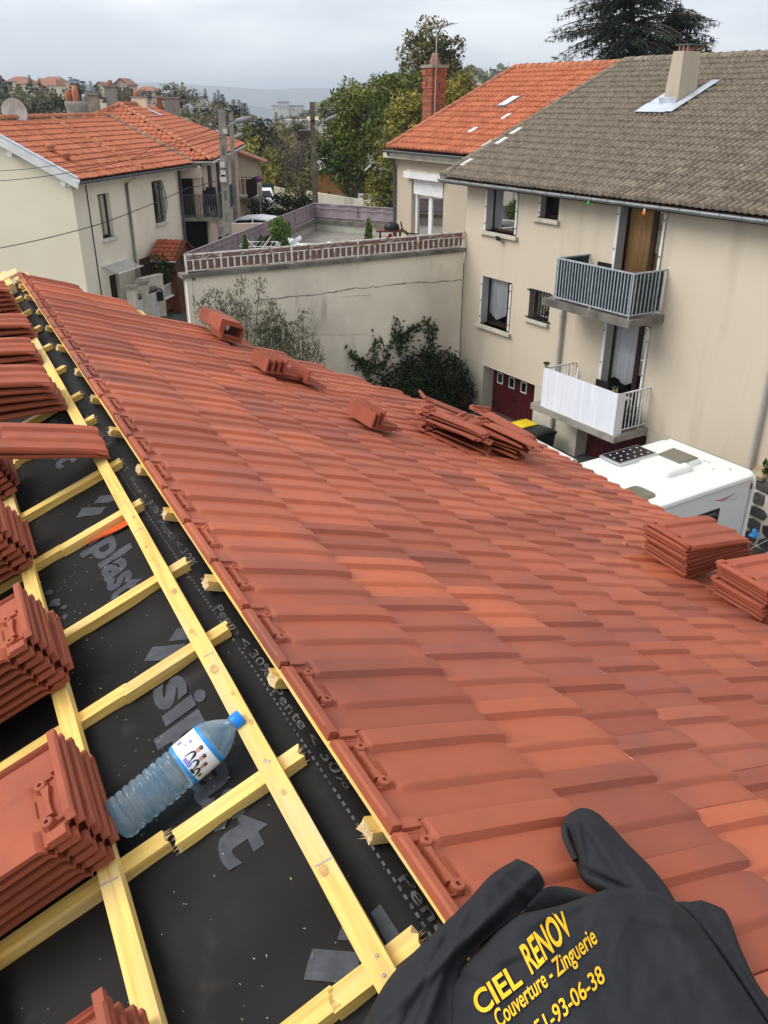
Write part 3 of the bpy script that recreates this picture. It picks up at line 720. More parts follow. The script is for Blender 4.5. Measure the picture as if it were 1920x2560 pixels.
# a fallen chip on the slope
MB().prism([Rf(2.40 + a, 2.93 + b, .022) for a, b in ((0, 0), (.03, .006), (.035, .03), (.01, .028))], [Rf(2.40 + a, 2.93 + b, .034) for a, b in ((.002, .002), (.028, .008), (.032, .026), (.012, .024))]).build('tile_chip', M['tile_old'], None, label='small orange chip of broken tile lying on the slope before the right stack', cat='tile chip')

# L shaped verge tiles lying in bundles
def verge_mesh():
    mb = MB(); L0, a, b, t = .25, .145, .085, .010
    sec = [(0, 0), (a, 0), (a, t), (t * 1.6, t), (t, t * 1.6), (t, b), (0, b)]
    lo = [V((0, y, z)) for y, z in sec]; hi = [V((L0, y, z)) for y, z in sec]
    mb.prism(lo, hi)
    for k in range(4): mb.hexa([V((.03 + dx, .05 + .024 * k + dy, t - .001 + dz)) for dz in (0, .006) for dx, dy in ((0, 0), (L0 - .06, 0), (L0 - .06, .010), (0, .012))])
    return mb.mesh('verge_tile', M['tile_loose'], sharp=40)
VT = verge_mesh()
def verge(label, m4): return tag(inst('verge_tile', VT, m4), label, 'verge tile', 'L shaped verge tiles laid out on the slope')
def vfr(x, y, z, o): return mfr(x, y, z, o)
def vset(lab, X, Z, o): verge(lab, mfr(X, X.cross(Z).normalized(), Z, o))
tri = ['lowest', 'middle', 'upper']; tro = ['innermost', 'middle', 'outermost']
for i in range(3): vset('L shaped verge tile at the base of the far bundle, ' + tri[i], -H, NR, Rf(5.78, 2.175 - .004 * i, .014 + .014 * i))
for i in range(3): vset('upturned verge tile crowning the far bundle, near row, ' + tro[i], -H, -NR, Rf(5.77 + .005 * i, 2.02 - .011 * i, .130 + .011 * i))
for i in range(2): vset('upturned verge tile crowning the far bundle, farther row, ' + tro[i * 2], -H, -NR, Rf(6.03, 2.015 - .011 * i, .130 + .011 * i))
Xv = (H * .995 + SR * -.03).normalized()
for i in range(4): vset('L shaped verge tile in the nested row of four on the slope, ' + ['leftmost', 'second from left', 'third from left', 'rightmost'][i], Xv, NR, Rf(4.64 - .010 * i, 2.02 + .034 * i, .018 + .006 * i))
vset('single L shaped verge tile lying just right of the nested row', Xv, NR, Rf(4.56, 2.26, .020))
Xw = (H * .97 + SR * -.10).normalized()
for i in range(3): vset('L shaped verge tile of the bundle of three mid slope, ' + ['left', 'middle', 'right'][i], Xw, NR, Rf(3.72, 2.285 + .026 * i, .018 + .011 * i))

# ================================================================== BUILDING HELPERS
def wall_face(mb, fr, a0, a1, z0, z1, holes, depth, out=1, back=True):
    """a wall in the plane b = 0 of fr(a, b, z) (outside is +b), with openings (x0, x1, y0, y1); reveals go in by depth"""
    xs = sorted({a0, a1, *[min(max(h[i], a0), a1) for h in holes for i in (0, 1)]}); zs = sorted({z0, z1, *[min(max(h[i], z0), z1) for h in holes for i in (2, 3)]})
    for i in range(len(xs) - 1):
        for j in range(len(zs) - 1):
            cx, cz = (xs[i] + xs[i + 1]) / 2, (zs[j] + zs[j + 1]) / 2
            if any(h[0] < cx < h[1] and h[2] < cz < h[3] for h in holes): continue
            mb.poly(fr(xs[i], 0, zs[j]), fr(xs[i + 1], 0, zs[j]), fr(xs[i + 1], 0, zs[j + 1]), fr(xs[i], 0, zs[j + 1]))
    for x0, x1, y0, y1 in holes:
        mb.poly(fr(x0, 0, y0), fr(x0, -depth, y0), fr(x0, -depth, y1), fr(x0, 0, y1)); mb.poly(fr(x1, 0, y0), fr(x1, -depth, y0), fr(x1, -depth, y1), fr(x1, 0, y1))
        mb.poly(fr(x0, 0, y0), fr(x1, 0, y0), fr(x1, -depth, y0), fr(x0, -depth, y0)); mb.poly(fr(x0, 0, y1), fr(x1, 0, y1), fr(x1, -depth, y1), fr(x0, -depth, y1))
def window(parent, fr, x0, x1, y0, y1, depth, frame_m, leaves=2, cur=None, cur_low=0.0, name='window', rim=.06, mull=None, room=True, pointed=False):
    """casement set back in its opening; frame > pane, curtain"""
    b = -depth + .02; mb = MB()
    mb.box(fr, x0, x1, b - .03, b + .03, y0, y0 + rim * 1.2); mb.box(fr, x0, x1, b - .03, b + .03, y1 - rim, y1)
    mb.box(fr, x0, x0 + rim, b - .031, b + .031, y0 + .001, y1 - .001); mb.box(fr, x1 - rim, x1, b - .031, b + .031, y0 + .001, y1 - .001)
    ms = mull or [lerp(x0, x1, (k + 1) / leaves) for k in range(leaves - 1)]
    for c in ms: mb.box(fr, c - rim * .7, c + rim * .7, b - .032, b + .034, y0 + .002, y1 - .002)
    w = mb.build(name, frame_m, parent)
    es = [x0] + ms + [x1]
    for k in range(len(es) - 1):
        MB().poly(fr(es[k] + .03, b, y0 + .03), fr(es[k + 1] - .03, b, y0 + .03), fr(es[k + 1] - .03, b, y1 - .03), fr(es[k] + .03, b, y1 - .03)).build('pane', M['glass'], w)
        if cur:
            a0, a1 = es[k] + .04, es[k + 1] - .04; n = max(6, int((a1 - a0) / .05))
            def low(t):
                if pointed: return y0 + (y1 - y0) * (.10 + .30 * abs(t - .62))
                return y0 + (y1 - y0) * cur_low * (1 + .08 * math.sin(9 * t + k))
            m2 = MB(); m2.grid(lambda u, v: fr(lerp(a0, a1, u), b - .07 + .018 * math.sin(u * n * 2.1 + 1.3 * k), lerp(low(u), y1 - .03, v)), n * 3, 6); m2.build('curtain', cur, w)
    if room:
        mb = MB(); mb.box(fr, x0 - .05, x1 + .05, -depth - 1.2, -depth - 1.1, y0 - .1, y1 + .1)
        mb.poly(fr(x0, -depth - .005, y0), fr(x0, -depth - 1.1, y0), fr(x0, -depth - 1.1, y1), fr(x0, -depth - .005, y1)); mb.poly(fr(x1, -depth - .005, y0), fr(x1, -depth - 1.1, y0), fr(x1, -depth - 1.1, y1), fr(x1, -depth - .005, y1))
        mb.poly(fr(x0, -depth - .005, y0), fr(x1, -depth - .005, y0), fr(x1, -depth - 1.1, y0), fr(x0, -depth - 1.1, y0)); mb.poly(fr(x0, -depth - .005, y1), fr(x1, -depth - .005, y1), fr(x1, -depth - 1.1, y1), fr(x0, -depth - 1.1, y1))
        mb.build('window_room', M['room'], w)
    return w
def roll_mesh(name, m, w, g, rolls, h, t=.018, flat=.35):
    """a field tile seen from afar: x up the slope, y along the eave, z up"""
    mb = MB(); pts = []
    for k in range(rolls):
        y0 = w * k / rolls; y1 = w * (k + 1) / rolls; d = y1 - y0
        pts += [(y0, .004), (y0 + d * flat, .0), (y0 + d * (flat + .18), h * .75), (y0 + d * (flat + .36), h), (y0 + d * (flat + .56), h * .7)]
    pts += [(w + .012, .006)]
    n = len(pts); vs = [V((0, y, z + t)) for y, z in pts] + [V((g * 1.06, y, z)) for y, z in pts] + [V((0, y, z * .3 - .004)) for y, z in pts]
    fs = [(i, i + 1, n + i + 1, n + i) for i in range(n - 1)] + [(2 * n + i, 2 * n + i + 1, i + 1, i) for i in range(n - 1)]
    mb.add(vs, fs, False)
    return mb.mesh(name, m, normals=False)
def tile_roof(parent, fr, inside, a0, a1, b1, w, g, me, limit, name='roof_tile', seed=1, dn=0.0):
    """field tiles: a along the eave, b up the slope"""
    r = random.Random(seed); X = (fr(0, 1, 0) - fr(0, 0, 0)).normalized(); Y = (fr(1, 0, 0) - fr(0, 0, 0)).normalized(); Z = X.cross(Y).normalized()
    if Z.z < 0: Z = -Z
    pos = []
    nb = int(b1 / g) + 1
    for j in range(nb):
        for i in range(int((a1 - a0) / w) + 1):
            a, b = a0 + i * w, j * g
            if inside(a + w / 2, b + g / 2): pos.append((a, b))
    pos.sort(key=lambda p: (fr(p[0], p[1], 0) - EYE).length)
    rest = MB()
    for q, (a, b) in enumerate(pos):
        m4 = mfr(X, Y, Z, fr(a, b, dn) + Z * r.uniform(-.004, .006) + X * r.uniform(-.012, .012))
        if q < limit: inst(name, me, m4, parent)
        else: rest.add([m4 @ v.co for v in me.vertices], [tuple(p.vertices) for p in me.polygons])
    if rest.v: rest.build(name + 's', me.materials[0], parent, kind='stuff', normals=False)
    return len(pos)
def ridge_row(parent, p0, p1, m, n, r=.10, name='ridge_tile', up=UP, lift=.03):
    d = (p1 - p0) / n; L0 = d.length; x = d.normalized(); y = up.cross(x).normalized(); z = x.cross(y)
    vs = []; K = 6
    for e, rr in ((0, r * 1.1), (L0 * 1.06, r * .95)):
        for k in range(K + 1):
            t = math.pi * (k / K * 1.16 - .08); vs.append(V((e, rr * math.cos(t), rr * math.sin(t) * .9 + (.01 if e == 0 else 0))))
    mb = MB(); mb.add(vs, [(k, k + 1, K + 2 + k, K + 1 + k) for k in range(K)], True); mb.add(vs[:K + 1], [list(range(K + 1))]); me = mb.mesh(name, m)
    for i in range(n): inst(name, me, mfr(x, y, z, p0 + d * i + up * (lift + R.uniform(-.006, .006))), parent)

# ================================================================== THE BEIGE HOUSE ON THE RIGHT
right = thing('apartment_house', 'beige rendered apartment house on the right with grey tiled roof and two balconies', 'house', Ff(15, -3, 0))
fr = lambda a, b, z: Ff(a, b, z)
FL, FRt = 21.04, 6.4                         # facade from its left corner to its right end
W1 = (18.70, 20.10, 5.98, 7.34); W2 = (17.09, 17.86, 6.58, 7.34); W3 = (18.72, 20.10, 3.24, 4.68); W4 = (17.10, 17.95, 3.84, 4.68)
D1 = (13.52, 15.00, 4.96, 7.34); D2 = (13.52, 14.98, 2.10, 4.50); GA = (17.40, 19.80, 0.0, 2.0); GB = (13.15, 15.55, 0.0, 1.80)
mb = MB(); wall_face(mb, fr, FRt, FL, 2.0, 7.5, [W1, W2, W3, W4, D1, D2], .30)
mb.poly(fr(FL, 0, 0), fr(FL, -13, 0), fr(FL, -13, 7.5), fr(FL, 0, 7.5)); mb.poly(fr(FRt, 0, 0), fr(FRt, -13, 0), fr(FRt, -13, 7.5), fr(FRt, 0, 7.5))
mb.poly(fr(FRt, -13, 0), fr(FL, -13, 0), fr(FL, -13, 7.5), fr(FRt, -13, 7.5))
mb.poly(fr(FL, 0, 7.5), fr(FL, -13, 7.5), fr(FL, -6.9, 10.3)); mb.poly(fr(FRt, 0, 7.5), fr(FRt, -13, 7.5), fr(FRt, -6.9, 10.3))
mb.build('wall', M['beige'], right)
mb = MB(); f2 = lambda a, b, z: Ff(a, b + .012, z); wall_face(mb, f2, FRt, FL, -.2, 1.995, [GA, GB], .45)
mb.box(fr, FRt, FL, .0, .0119, 1.990, 1.9951); mb.build('base_wall', M['beige_light'], right)
def sill(x0, x1, z, d=.10, t=.10, m='sill'): MB().box(fr, x0, x1, -.25, d, z - t, z).build('sill', M[m], right)
sill(18.62, 20.28, 5.98); sill(17.01, 18.02, 6.58); sill(18.62, 20.26, 3.24, .12, .09, 'sill'); sill(17.06, 18.04, 3.84, .1, .08)
window(right, fr, *W1, .28, M['brown_wood'], 2, M['curtain'], .0, mull=[19.02])
window(right, fr, *W2, .28, M['brown_wood'], 1, None)
window(right, fr, *W3, .28, M['brown_wood'], 2, M['curtain'], .0, mull=[19.12], pointed=True)
window(right, fr, *W4, .26, M['brown_wood'], 1, M['curtain'], .1)
window(right, fr, *D1, .28, M['brown_wood'], 2, M['curtain_or'], .0, 'french_window', rim=.09, mull=[14.05])
window(right, fr, *D2, .28, M['brown_wood'], 2, M['curtain'], .30, 'french_window', rim=.09, mull=[14.02])
def shutter(x, z0, z1, side, proj=.05, dep=.20, m='grey_paint', th=.05):
    """folded metal shutter standing in the reveal, side = +1 left jamb, -1 right jamb"""
    mb = MB(); mb.box(fr, x - side * .003, x - side * th, -dep, proj - .02, z0 + .02, z1 - .02)
    s = mb.build('shutter', M[m], right)
    mb = MB(); mb.box(fr, x - side * .002, x - side * (th + .012), proj - .02, proj, z0 + .02, z1 - .02); mb.build('shutter_edge', M['white'], s)
    for k in range(3):
        z = lerp(z0, z1, (.15, .5, .85)[k]); MB().box(fr, x - side * .015, x - side * .045, proj - .01, proj + .02, z - .022, z + .022).build('hinge', M['zinc'], s)
for (w_, z0, z1) in ((W1, 6.0, 7.3), (W3, 3.27, 4.66)):
    shutter(w_[1], z0, z1, 1, .05, .22); shutter(w_[0], z0, z1, -1, .04, .10)
shutter(W2[1], 6.6, 7.3, 1, .01, .20); shutter(D1[1], 5.0, 7.3, 1, .06, .24, th=.08); shutter(D1[0], 5.0, 7.3, -1, .05, .06)
shutter(D2[1], 2.1, 4.5, 1, .06, .24, th=.08); shutter(D2[0], 2.1, 4.5, -1, .05, .06)
# wrought iron grille of the small window
mb = MB(); mb.box(fr, 17.02, 18.03, .01, .04, 3.87, 3.90); mb.box(fr, 17.02, 18.03, .01, .04, 4.63, 4.66)
for k in range(8): x = lerp(17.14, 17.90, k / 7); mb.box(fr, x - .011, x + .011, .012, .036, 3.86, 4.65)
gr = mb.build('window_grille', M['iron'], right)
def ring(mb, c, x, z, r, th=.008, n=10): mb.tube([c + x * r * math.cos(2 * math.pi * k / n) + z * r * math.sin(2 * math.pi * k / n) for k in range(n + 1)], th, 4)
mb = MB()
for cx, cz in ((17.36, 4.42), (17.36, 4.26), (17.62, 4.1), (17.62, 3.98), (17.84, 4.46), (17.84, 4.30), (17.76, 4.46), (17.76, 4.30), (17.28, 4.42), (17.28, 4.26)): ring(mb, fr(cx, .03, cz), F, UP, .045)
mb.build('scrollwork', M['iron'], gr)
# garage doors
def garage(g, name, wins, b=-.42):
    x0, x1, z0, z1 = g
    mb = MB(); mid = (x0 + x1) / 2 + .02; parts = []
    for k in range(2):
        a, c = (x0, mid - .004) if k == 0 else (mid + .004, x1)
        leaf = MB().box(fr, a, c, b - .04, b, z0, z1 - .01).build('garage_door_leaf', M['dark_red'], right)
        n = 5
        for q in range(1, n): xx = lerp(a, c, q / n); MB().box(fr, xx - .006, xx + .006, b - .001, b + .003, z0 + .05, z1 - .05).build('door_board_joint', M['brown_wood'], leaf)
        for wx in wins:
            if a < wx < c:
                mb = MB()
                for (p, q_, r_, s_) in ((wx - .135, wx - .105, 1.42, 1.77), (wx + .105, wx + .135, 1.42, 1.77), (wx - .105, wx + .105, 1.42, 1.455), (wx - .105, wx + .105, 1.735, 1.77)): mb.box(fr, p, q_, b, b + .02, r_, s_)
                wf = mb.build('door_window', M['white'], leaf)
                MB().box(fr, wx - .105, wx + .105, b, b + .006, 1.455, 1.735).build('pane', M['glass_dk'], wf)
        if k == 1: MB().box(fr, a + .12, a + .15, b, b + .04, 1.05, 1.2).build('handle', M['iron'], leaf)
garage((17.40, 19.80, 0, 1.99), 'a', (19.46, 18.90, 18.34)); garage((13.15, 15.55, 0, 1.79), 'b', ())
# balconies
def balcony(z_slab, z_rail, f0, f1, wd, screen, stain):
    bmat_ = M['bar_grey'] if screen else M['bar_white']
    mb = MB(); mb.box(fr, f0 - .12, f1 + .35, 0, wd + .10, z_slab - .17, z_slab); sl = mb.build('balcony_slab', M[stain], right)
    zb = z_slab + .09; rail = MB()
    rail.box(fr, f0, f1, wd - .02, wd + .02, z_rail - .035, z_rail); rail.box(fr, f0 - .02, f0 + .02, 0, wd + .019, z_rail - .034, z_rail - .001); rail.box(fr, f1 - .02, f1 + .02, 0, wd + .019, z_rail - .034, z_rail - .001)
    rail.box(fr, f0, f1, wd - .014, wd + .014, zb - .02, zb + .01); rail.box(fr, f0 - .014, f0 + .014, 0, wd + .013, zb - .019, zb + .009); rail.box(fr, f1 - .014, f1 + .014, 0, wd + .013, zb - .019, zb + .009)
    for f_, w_ in ((f0, wd), (f1, wd), ((f0 + f1) / 2, wd), (f0, .25), (f1, .25)): rail.box(fr, f_ - .014, f_ + .014, w_ - .014, w_ + .013, z_slab, z_rail - .03)
    ra = rail.build('balcony_rail', bmat_, right)
    bm_ = MB().box(lambda a, b, c: V((a, b, c)), -.011, .011, -.011, .011, 0, z_rail - zb - .035).mesh('bar', bmat_)
    n = 25
    for k in range(n): inst('bar', bm_, mfr(F, FW, UP, fr(lerp(f0 + .06, f1 - .06, k / (n - 1)), wd, zb + .01)), ra)
    m = 8
    for f_ in (f0, f1):
        for k in range(m): inst('bar', bm_, mfr(F, FW, UP, fr(f_, lerp(.10, wd - .1, k / (m - 1)), zb + .01)), ra)
    return ra
BW = 1.1
bal1 = balcony(4.86, 5.91, 13.30, 15.80, BW, True, 'concrete_dk'); bal2 = balcony(2.02, 3.07, 13.28, 15.88, BW, False, 'concrete')
def curtain_strip(mb, pts, z0, z1, n, amp, seed=0):
    def fn(u, v):
        p = pl(pts, u); z = lerp(z0, z1, v); d = amp * math.sin(u * n + 1.7 * math.sin(u * n * .31 + seed)) * (.6 + .4 * v)
        return p + UP * z + FW * (-d)
    mb.grid(fn, 120, 5)
mb = MB(); bw = BW - .035; curtain_strip(mb, [fr(13.335, .05, 0), fr(13.335, bw, 0), fr(15.765, bw, 0), fr(15.765, .05, 0)], 4.95, 5.88, 60, .012)
mb.build('balcony_screen', M['green_cloth'], None, label='dark green cloth screen tied behind the bars of the upper balcony', cat='balcony screen')
mb = MB(); curtain_strip(mb, [fr(13.24, BW - .22, 0), fr(13.24, BW + .045, 0), fr(15.90, BW + .045, 0)], 1.98, 3.09, 75, .014, 2)
mb.build('balcony_screen', M['white_cloth'], None, label='white cloth screen hung over the front of the lower balcony', cat='balcony screen')
# things on the balconies
def lantern(f_, label):
    t = thing('solar_lantern', label, 'lantern', fr(f_, BW, 3.07), 'solar lanterns on the lower balcony rail')
    MB().lathe(fr(f_, BW, 3.07), UP, [(0, .02), (.02, .05), (.12, .075)], 6, False).build('lantern_glass', M['glass'], t)
    MB().lathe(fr(f_, BW, 3.19), UP, [(-.01, .09), (.015, .095), (.04, .05), (.05, .001)], 6, False).build('lantern_cap', M['bin_dark'], t)
    MB().lathe(fr(f_, BW, 3.075), UP, [(0, .02), (.08, .035), (.09, .001)], 6).build('lamp', M['bin_yellow'], t)
lantern(15.86, 'small lantern on the left corner of the lower balcony rail'); lantern(13.42, 'small lantern on the right corner of the lower balcony rail')
def chair(label, f_, w_, z, m, group=None):
    t = thing('balcony_chair', label, 'chair', fr(f_, w_, z), group); g = lambda a, b, c: fr(f_ + a, w_ + b, z + c)
    MB().box(g, -.22, .22, -.2, .2, .42, .46).build('seat', m, t); MB().box(g, -.22, .22, -.24, -.2, .46, .92).build('backrest', m, t)
    for a in (-.2, .2):
        for b in (-.18, .18): MB().box(g, a - .02, a + .02, b - .02, b + .02, 0, .42).build('leg', m, t)
        MB().box(g, a - .025, a + .025, -.2, .2, .62, .65).build('armrest', m, t)
chair('black chair standing on the upper balcony by the shutter', 15.2, .3, 4.86, M['black_plastic']); chair('black chair standing on the lower balcony behind the white screen', 14.55, .55, 2.02, M['black_plastic'])
t = thing('balcony_table', 'small pale table on the lower balcony beside the black chair', 'table', fr(13.85, .6, 2.02)); g = lambda a, b, c: fr(13.85 + a, .6 + b, 2.02 + c)
MB().box(g, -.3, .3, -.28, .28, .70, .74).build('tabletop', M['pvc'], t)
for a in (-.26, .26):
    for b in (-.24, .24): MB().box(g, a - .02, a + .02, b - .02, b + .02, 0, .70).build('leg', M['pvc'], t)
def leaves(mb, c, rx, ry, rz, n, size, r, up=.0, shell=.35, flat=False):
    for _ in range(n):
        while True:
            p = V((r.uniform(-1, 1), r.uniform(-1, 1), r.uniform(-1, 1)))
            if shell < p.length < 1 or (p.length < 1 and r.random() < .25): break
        q = V(c) + V((p.x * rx, p.y * ry, p.z * rz)); a = V((r.uniform(-1, 1), r.uniform(-1, 1), r.uniform(-1, 1) + up)).normalized(); b = a.cross(V((r.uniform(-1, 1), r.uniform(-1, 1), r.uniform(-1, 1)))).normalized()
        s = size * r.uniform(.6, 1.3); mb.add([q - a * s, q + b * s * .42 - a * s * .1, q + a * s, q - b * s * .42 + a * s * .1], [(0, 1, 2, 3)])
rl = random.Random(21)
def planter(label, f_, w_, z, n):
    t = thing('potted_plant', label, 'potted plant', fr(f_, w_, z), 'plants along the right side of the lower balcony')
    MB().box(lambda a, b, c: fr(f_ + a, w_ + b, z + c), -.11, .11, -.14, .14, 0, .2).build('pot', M['black_plastic'], t)
    mb = MB(); leaves(mb, fr(f_, w_, z + .36), .14, .14, .2, n, .07, rl); mb.build('foliage', M['vine'], t, normals=False)
planter('dark leafy pot plant nearest the wall on the lower balcony', 13.47, .32, 2.02, 90); planter('leafy pot plant in the middle of the balcony side rail', 13.47, .62, 2.02, 80); planter('leafy pot plant next to the white screen corner', 13.47, .9, 2.02, 60)
t = thing('white_bottle', 'slim white bottle on the lower balcony behind the screen', 'bottle', fr(15.0, .8, 2.02)); MB().lathe(fr(15.0, .8, 2.02), UP, [(0, .05), (1.0, .05), (1.12, .02), (1.2, .02), (1.2, .001)], 10).build('body', M['white'], t); MB().lathe(fr(15.0, .8, 3.22), UP, [(0, .022), (.03, .022), (.03, .001)], 8).build('cap', M['white_dirty'], t)  # a slim bottle with its cap, gives no light
# pipes
def pipe(parent, pts, r, m, name='downpipe', coll=()):
    mb = MB(); mb.tube(pts, r, 8); p = mb.build(name, m, parent)
    for c in coll: MB().lathe(c - UP * .03, UP, [(0, r * 1.25), (.06, r * 1.25)], 8).build('pipe_collar', m, p)
    return p
pipe(right, [fr(16.50, .09, 0), fr(16.50, .09, 4.70)], .055, M['pvc'], coll=[fr(16.5, .09, 4.2), fr(16.5, .09, 2.4)])
pipe(right, [fr(10.15, .10, 0.0), fr(10.15, .10, 1.95)], .062, M['white_dirty']); pipe(right, [fr(10.15, .10, 1.95), fr(10.15, .10, 6.9), fr(10.15, .5, 7.25)], .052, M['pvc'], coll=[fr(10.15, .1, 2.3)])
# roof
RW0, RZ0, RW1, RZ1 = .45, 7.36, -6.9, 10.55
rs_len = math.hypot(RW0 - RW1, RZ1 - RZ0); ru = V((RW0 - RW1, RZ1 - RZ0)) / rs_len
def grf(a, b, n): return Ff(a, RW0 - ru.x * b + ru.y * n, RZ0 + ru.y * b + ru.x * n)
GV = lambda b: 21.65 + .25 * b / rs_len
mb = MB(); mb.poly(grf(FRt - .4, 0, -.06), grf(GV(0), 0, -.06), grf(GV(rs_len), rs_len, -.06), grf(FRt - .4, rs_len, -.06))
mb.poly(Ff(FRt - .4, RW1, RZ1 - .06), Ff(21.9, RW1, RZ1 - .06), Ff(21.7, -13.4, 7.3), Ff(FRt - .4, -13.4, 7.3)); mb.build('roof_deck', M['brown_wood'], right)
gm = roll_mesh('concrete_tile', M['tile_grey'], .35, .37, 2, .075, .048, .26)
print('grey', tile_roof(right, grf, lambda a, b: a < GV(b) and b < rs_len - .05, FRt - .3, 22.2, rs_len, .35, .37, gm, 300, seed=2))
ridge_row(right, Ff(FRt - .3, RW1, RZ1), Ff(21.95, RW1, RZ1), M['ridge_grey'], 38, .12)
ridge_row(right, grf(GV(0) + .02, -.02, .02), grf(GV(rs_len), rs_len, .02), M['ridge_grey'], 19, .115, up=(grf(0, 0, 1) - grf(0, 0, 0)), lift=.02)
for b0, da in ((.55, -.26), (1.75, .1), (1.95, -.3), (2.6, -.25)):
    MB().box(lambda a, b, n: grf(GV(b0) + da + a, b0 + b, n + .07), -.09, .09, 0, .42, 0, .05).build('mortar_patch', M['white_dirty'], right)
mb = MB(); mb.box(fr, FRt - .4, 21.7, .02, .40, 7.18, 7.22); mb.build('soffit', M['brown_wood'], right)
mb = MB(); gpts = [fr(lerp(FRt - .5, 21.75, k / 30), .50, 7.30) for k in range(31)]
def halfpipe(mb, p0, p1, out, r, n=6):
    x = (p1 - p0).normalized(); vs = []
    for e in (p0, p1):
        for k in range(n + 1): t = math.pi * k / n; vs.append(e + out * r * math.cos(t) - UP * r * math.sin(t))
    for e in (p0, p1):
        for k in range(n + 1): t = math.pi * k / n; vs.append(e + out * (r - .006) * math.cos(t) - UP * (r - .006) * math.sin(t))
    q = n + 1
    mb.add(vs, [(k, k + 1, q + k + 1, q + k) for k in range(n)] + [(2 * q + k, 3 * q + k, 3 * q + k + 1, 2 * q + k + 1) for k in range(n)] + [(0, q, 3 * q, 2 * q), (n, 2 * q + n, 3 * q + n, q + n)], True)
halfpipe(mb, gpts[0], gpts[-1], FW * -1 if False else -FW, .085); gut = mb.build('gutter', M['zinc'], right)
br = MB(); 
for k in range(31):
    p = gpts[0].lerp(gpts[-1], k / 30); b2 = MB(); halfpipe(b2, p - F * .012, p + F * .012, -FW, .092); b2.box(lambda a, b, c: p + F * a + FW * -b + UP * c, -.012, .012, .05, .095, .0, .012); b2.build('gutter_bracket', M['zinc'], gut)
# rendered chimney with its bright flashing, on the roof
def on_grey(x, y): return at_plane(x, y, (grf(0, 0, 1) - grf(0, 0, 0)).normalized(), grf(10, 0, .06))
nc = on_grey(1340 + 1005 / 2.86, 755 / 2.86); lc = on_grey(1340 + 905 / 2.86, 740 / 2.86)
fa, wa, za = inF(nc); 
ch = MB(); cw, cl = .40, .72      # across the slope / up the slope
cf = lambda a, b, z: Ff(fa + a, wa - b, z)
ch.hexa([cf(0, 0, za - .3), cf(cw + .12, 0, za - .3), cf(cw + .12, cl, za - .1), cf(0, cl, za - .1), cf(.03, 0.02, za + 1.30), cf(cw - .02, 0.02, za + 1.30), cf(cw - .02, cl - .02, za + 1.30), cf(.03, cl - .02, za + 1.30)])
chim = ch.build('chimney', M['greige'], right)
MB().box(cf, -.02, cw + .06, .16, cl + .04, za + 1.44, za + 1.47).build('cowl', M['pvc_dk'], chim)
for a in (.06, .20, .33):
    for b in (.2, .55): MB().box(cf, a - .02, a + .02, b - .02, b + .02, za + 1.30, za + 1.44).build('cowl_post', M['clay'], chim)
MB().box(cf, .08, .36, .25, .5, za + 1.301, za + 1.39).build('flue', M['clay'], chim)
fb = (RW0 - wa) / ru.x
fl = MB(); gg = lambda a, b, n: grf(fa + a, fb + b, n + .135)
fl.box(gg, -.10, cw + .55, -.55, -.02, 0, .015); fl.box(gg, cw + .08, cw + .5, -.015, cl + .55, .001, .016); fl.box(gg, -.30, -.03, -.50, cl + .7, .002, .017)
fl.box(gg, -.03, cw + .14, -.03, -.001, .0, .16); fl.build('flashing', M['zinc_lt'], right)
# floodlight under the sill, string of coloured bulbs
t = thing('floodlight', 'small black floodlight fixed below the upper left window sill', 'lamp', fr(19.26, .16, 5.80))
MB().hexa([fr(19.22 + a, .12 + b, 5.79 + c) for a, b, c in ((0, 0, 0), (.15, 0, 0), (.15, .05, .02), (0, .05, .02), (0, .03, .12), (.15, .03, .12), (.15, .08, .14), (0, .08, .14))]).build('housing', M['iron'], t); MB().tube([fr(19.2, 0.0, 5.76), fr(19.2, .1, 5.76), fr(19.24, .13, 5.82)], .012, 5).build('bracket', M['iron'], t)
def bulb(f_, z, col, lab):
    t = thing('festoon_bulb', lab, 'bulb', fr(f_, .52, z), 'coloured bulbs hanging from the gutter')
    MB().lathe(fr(f_, .52, z), UP, [(0, .001), (.02, .04), (.06, .05), (.10, .025)], 10).build('globe', mat('bulb_' + lab.split()[0], col, .3), t); MB().lathe(fr(f_, .52, z + .10), UP, [(0, .022), (.05, .02), (.05, .001)], 8).build('socket', M['white'], t)
    MB().tube([fr(f_, .52, z + .14), fr(f_, .52, z + .22)], .006, 4).build('hook', M['zinc'], t)
p = at_w(1340 + 575 / 4.366, 500 + 40 / 4.366, .52); bulb(inF(p)[0], inF(p)[2] - .05, (.02, .45, .05), 'green bulb hanging from the gutter left of the upper balcony door')
p = at_w(1340 + 1180 / 4.366, 500 + 145 / 4.366, .52); bulb(inF(p)[0], inF(p)[2] - .05, (.85, .20, .02), 'orange bulb hanging from the gutter before the upper balcony door')

# ================================================================== THE ORANGE ROOFED HOUSE NEXT TO IT
oran = thing('rendered_house', 'greige house with orange tiled roof and tall red brick chimney behind the terrace', 'house', Ff(23, -3, 0))
OW = -.85; OZ = 7.92; ORW, ORZ = -6.9, 10.53
WO = (24.02, 25.94, 4.75, 7.03)
fo = lambda a, b, z: Ff(a, b - 1.30, z)
OC = 27.0
mb = MB(); wall_face(mb, fo, FL - .2, OC, 0, 7.75, [WO], .24)
mb.poly(fo(OC, 0, 0), fo(OC + .3, -5.5, 0), fo(OC + .3, -5.5, 10.2), fo(OC, 0, 7.75)); mb.poly(fo(OC + .3, -5.5, 0), fo(OC + .3, -12, 0), fo(OC + .3, -12, 7.7), fo(OC + .3, -5.5, 10.2)); mb.build('wall', M['greige'], oran)
MB().box(fo, FL, OC + .25, .0, .36, 7.58, 7.78).build('cornice', M['sill'], oran)
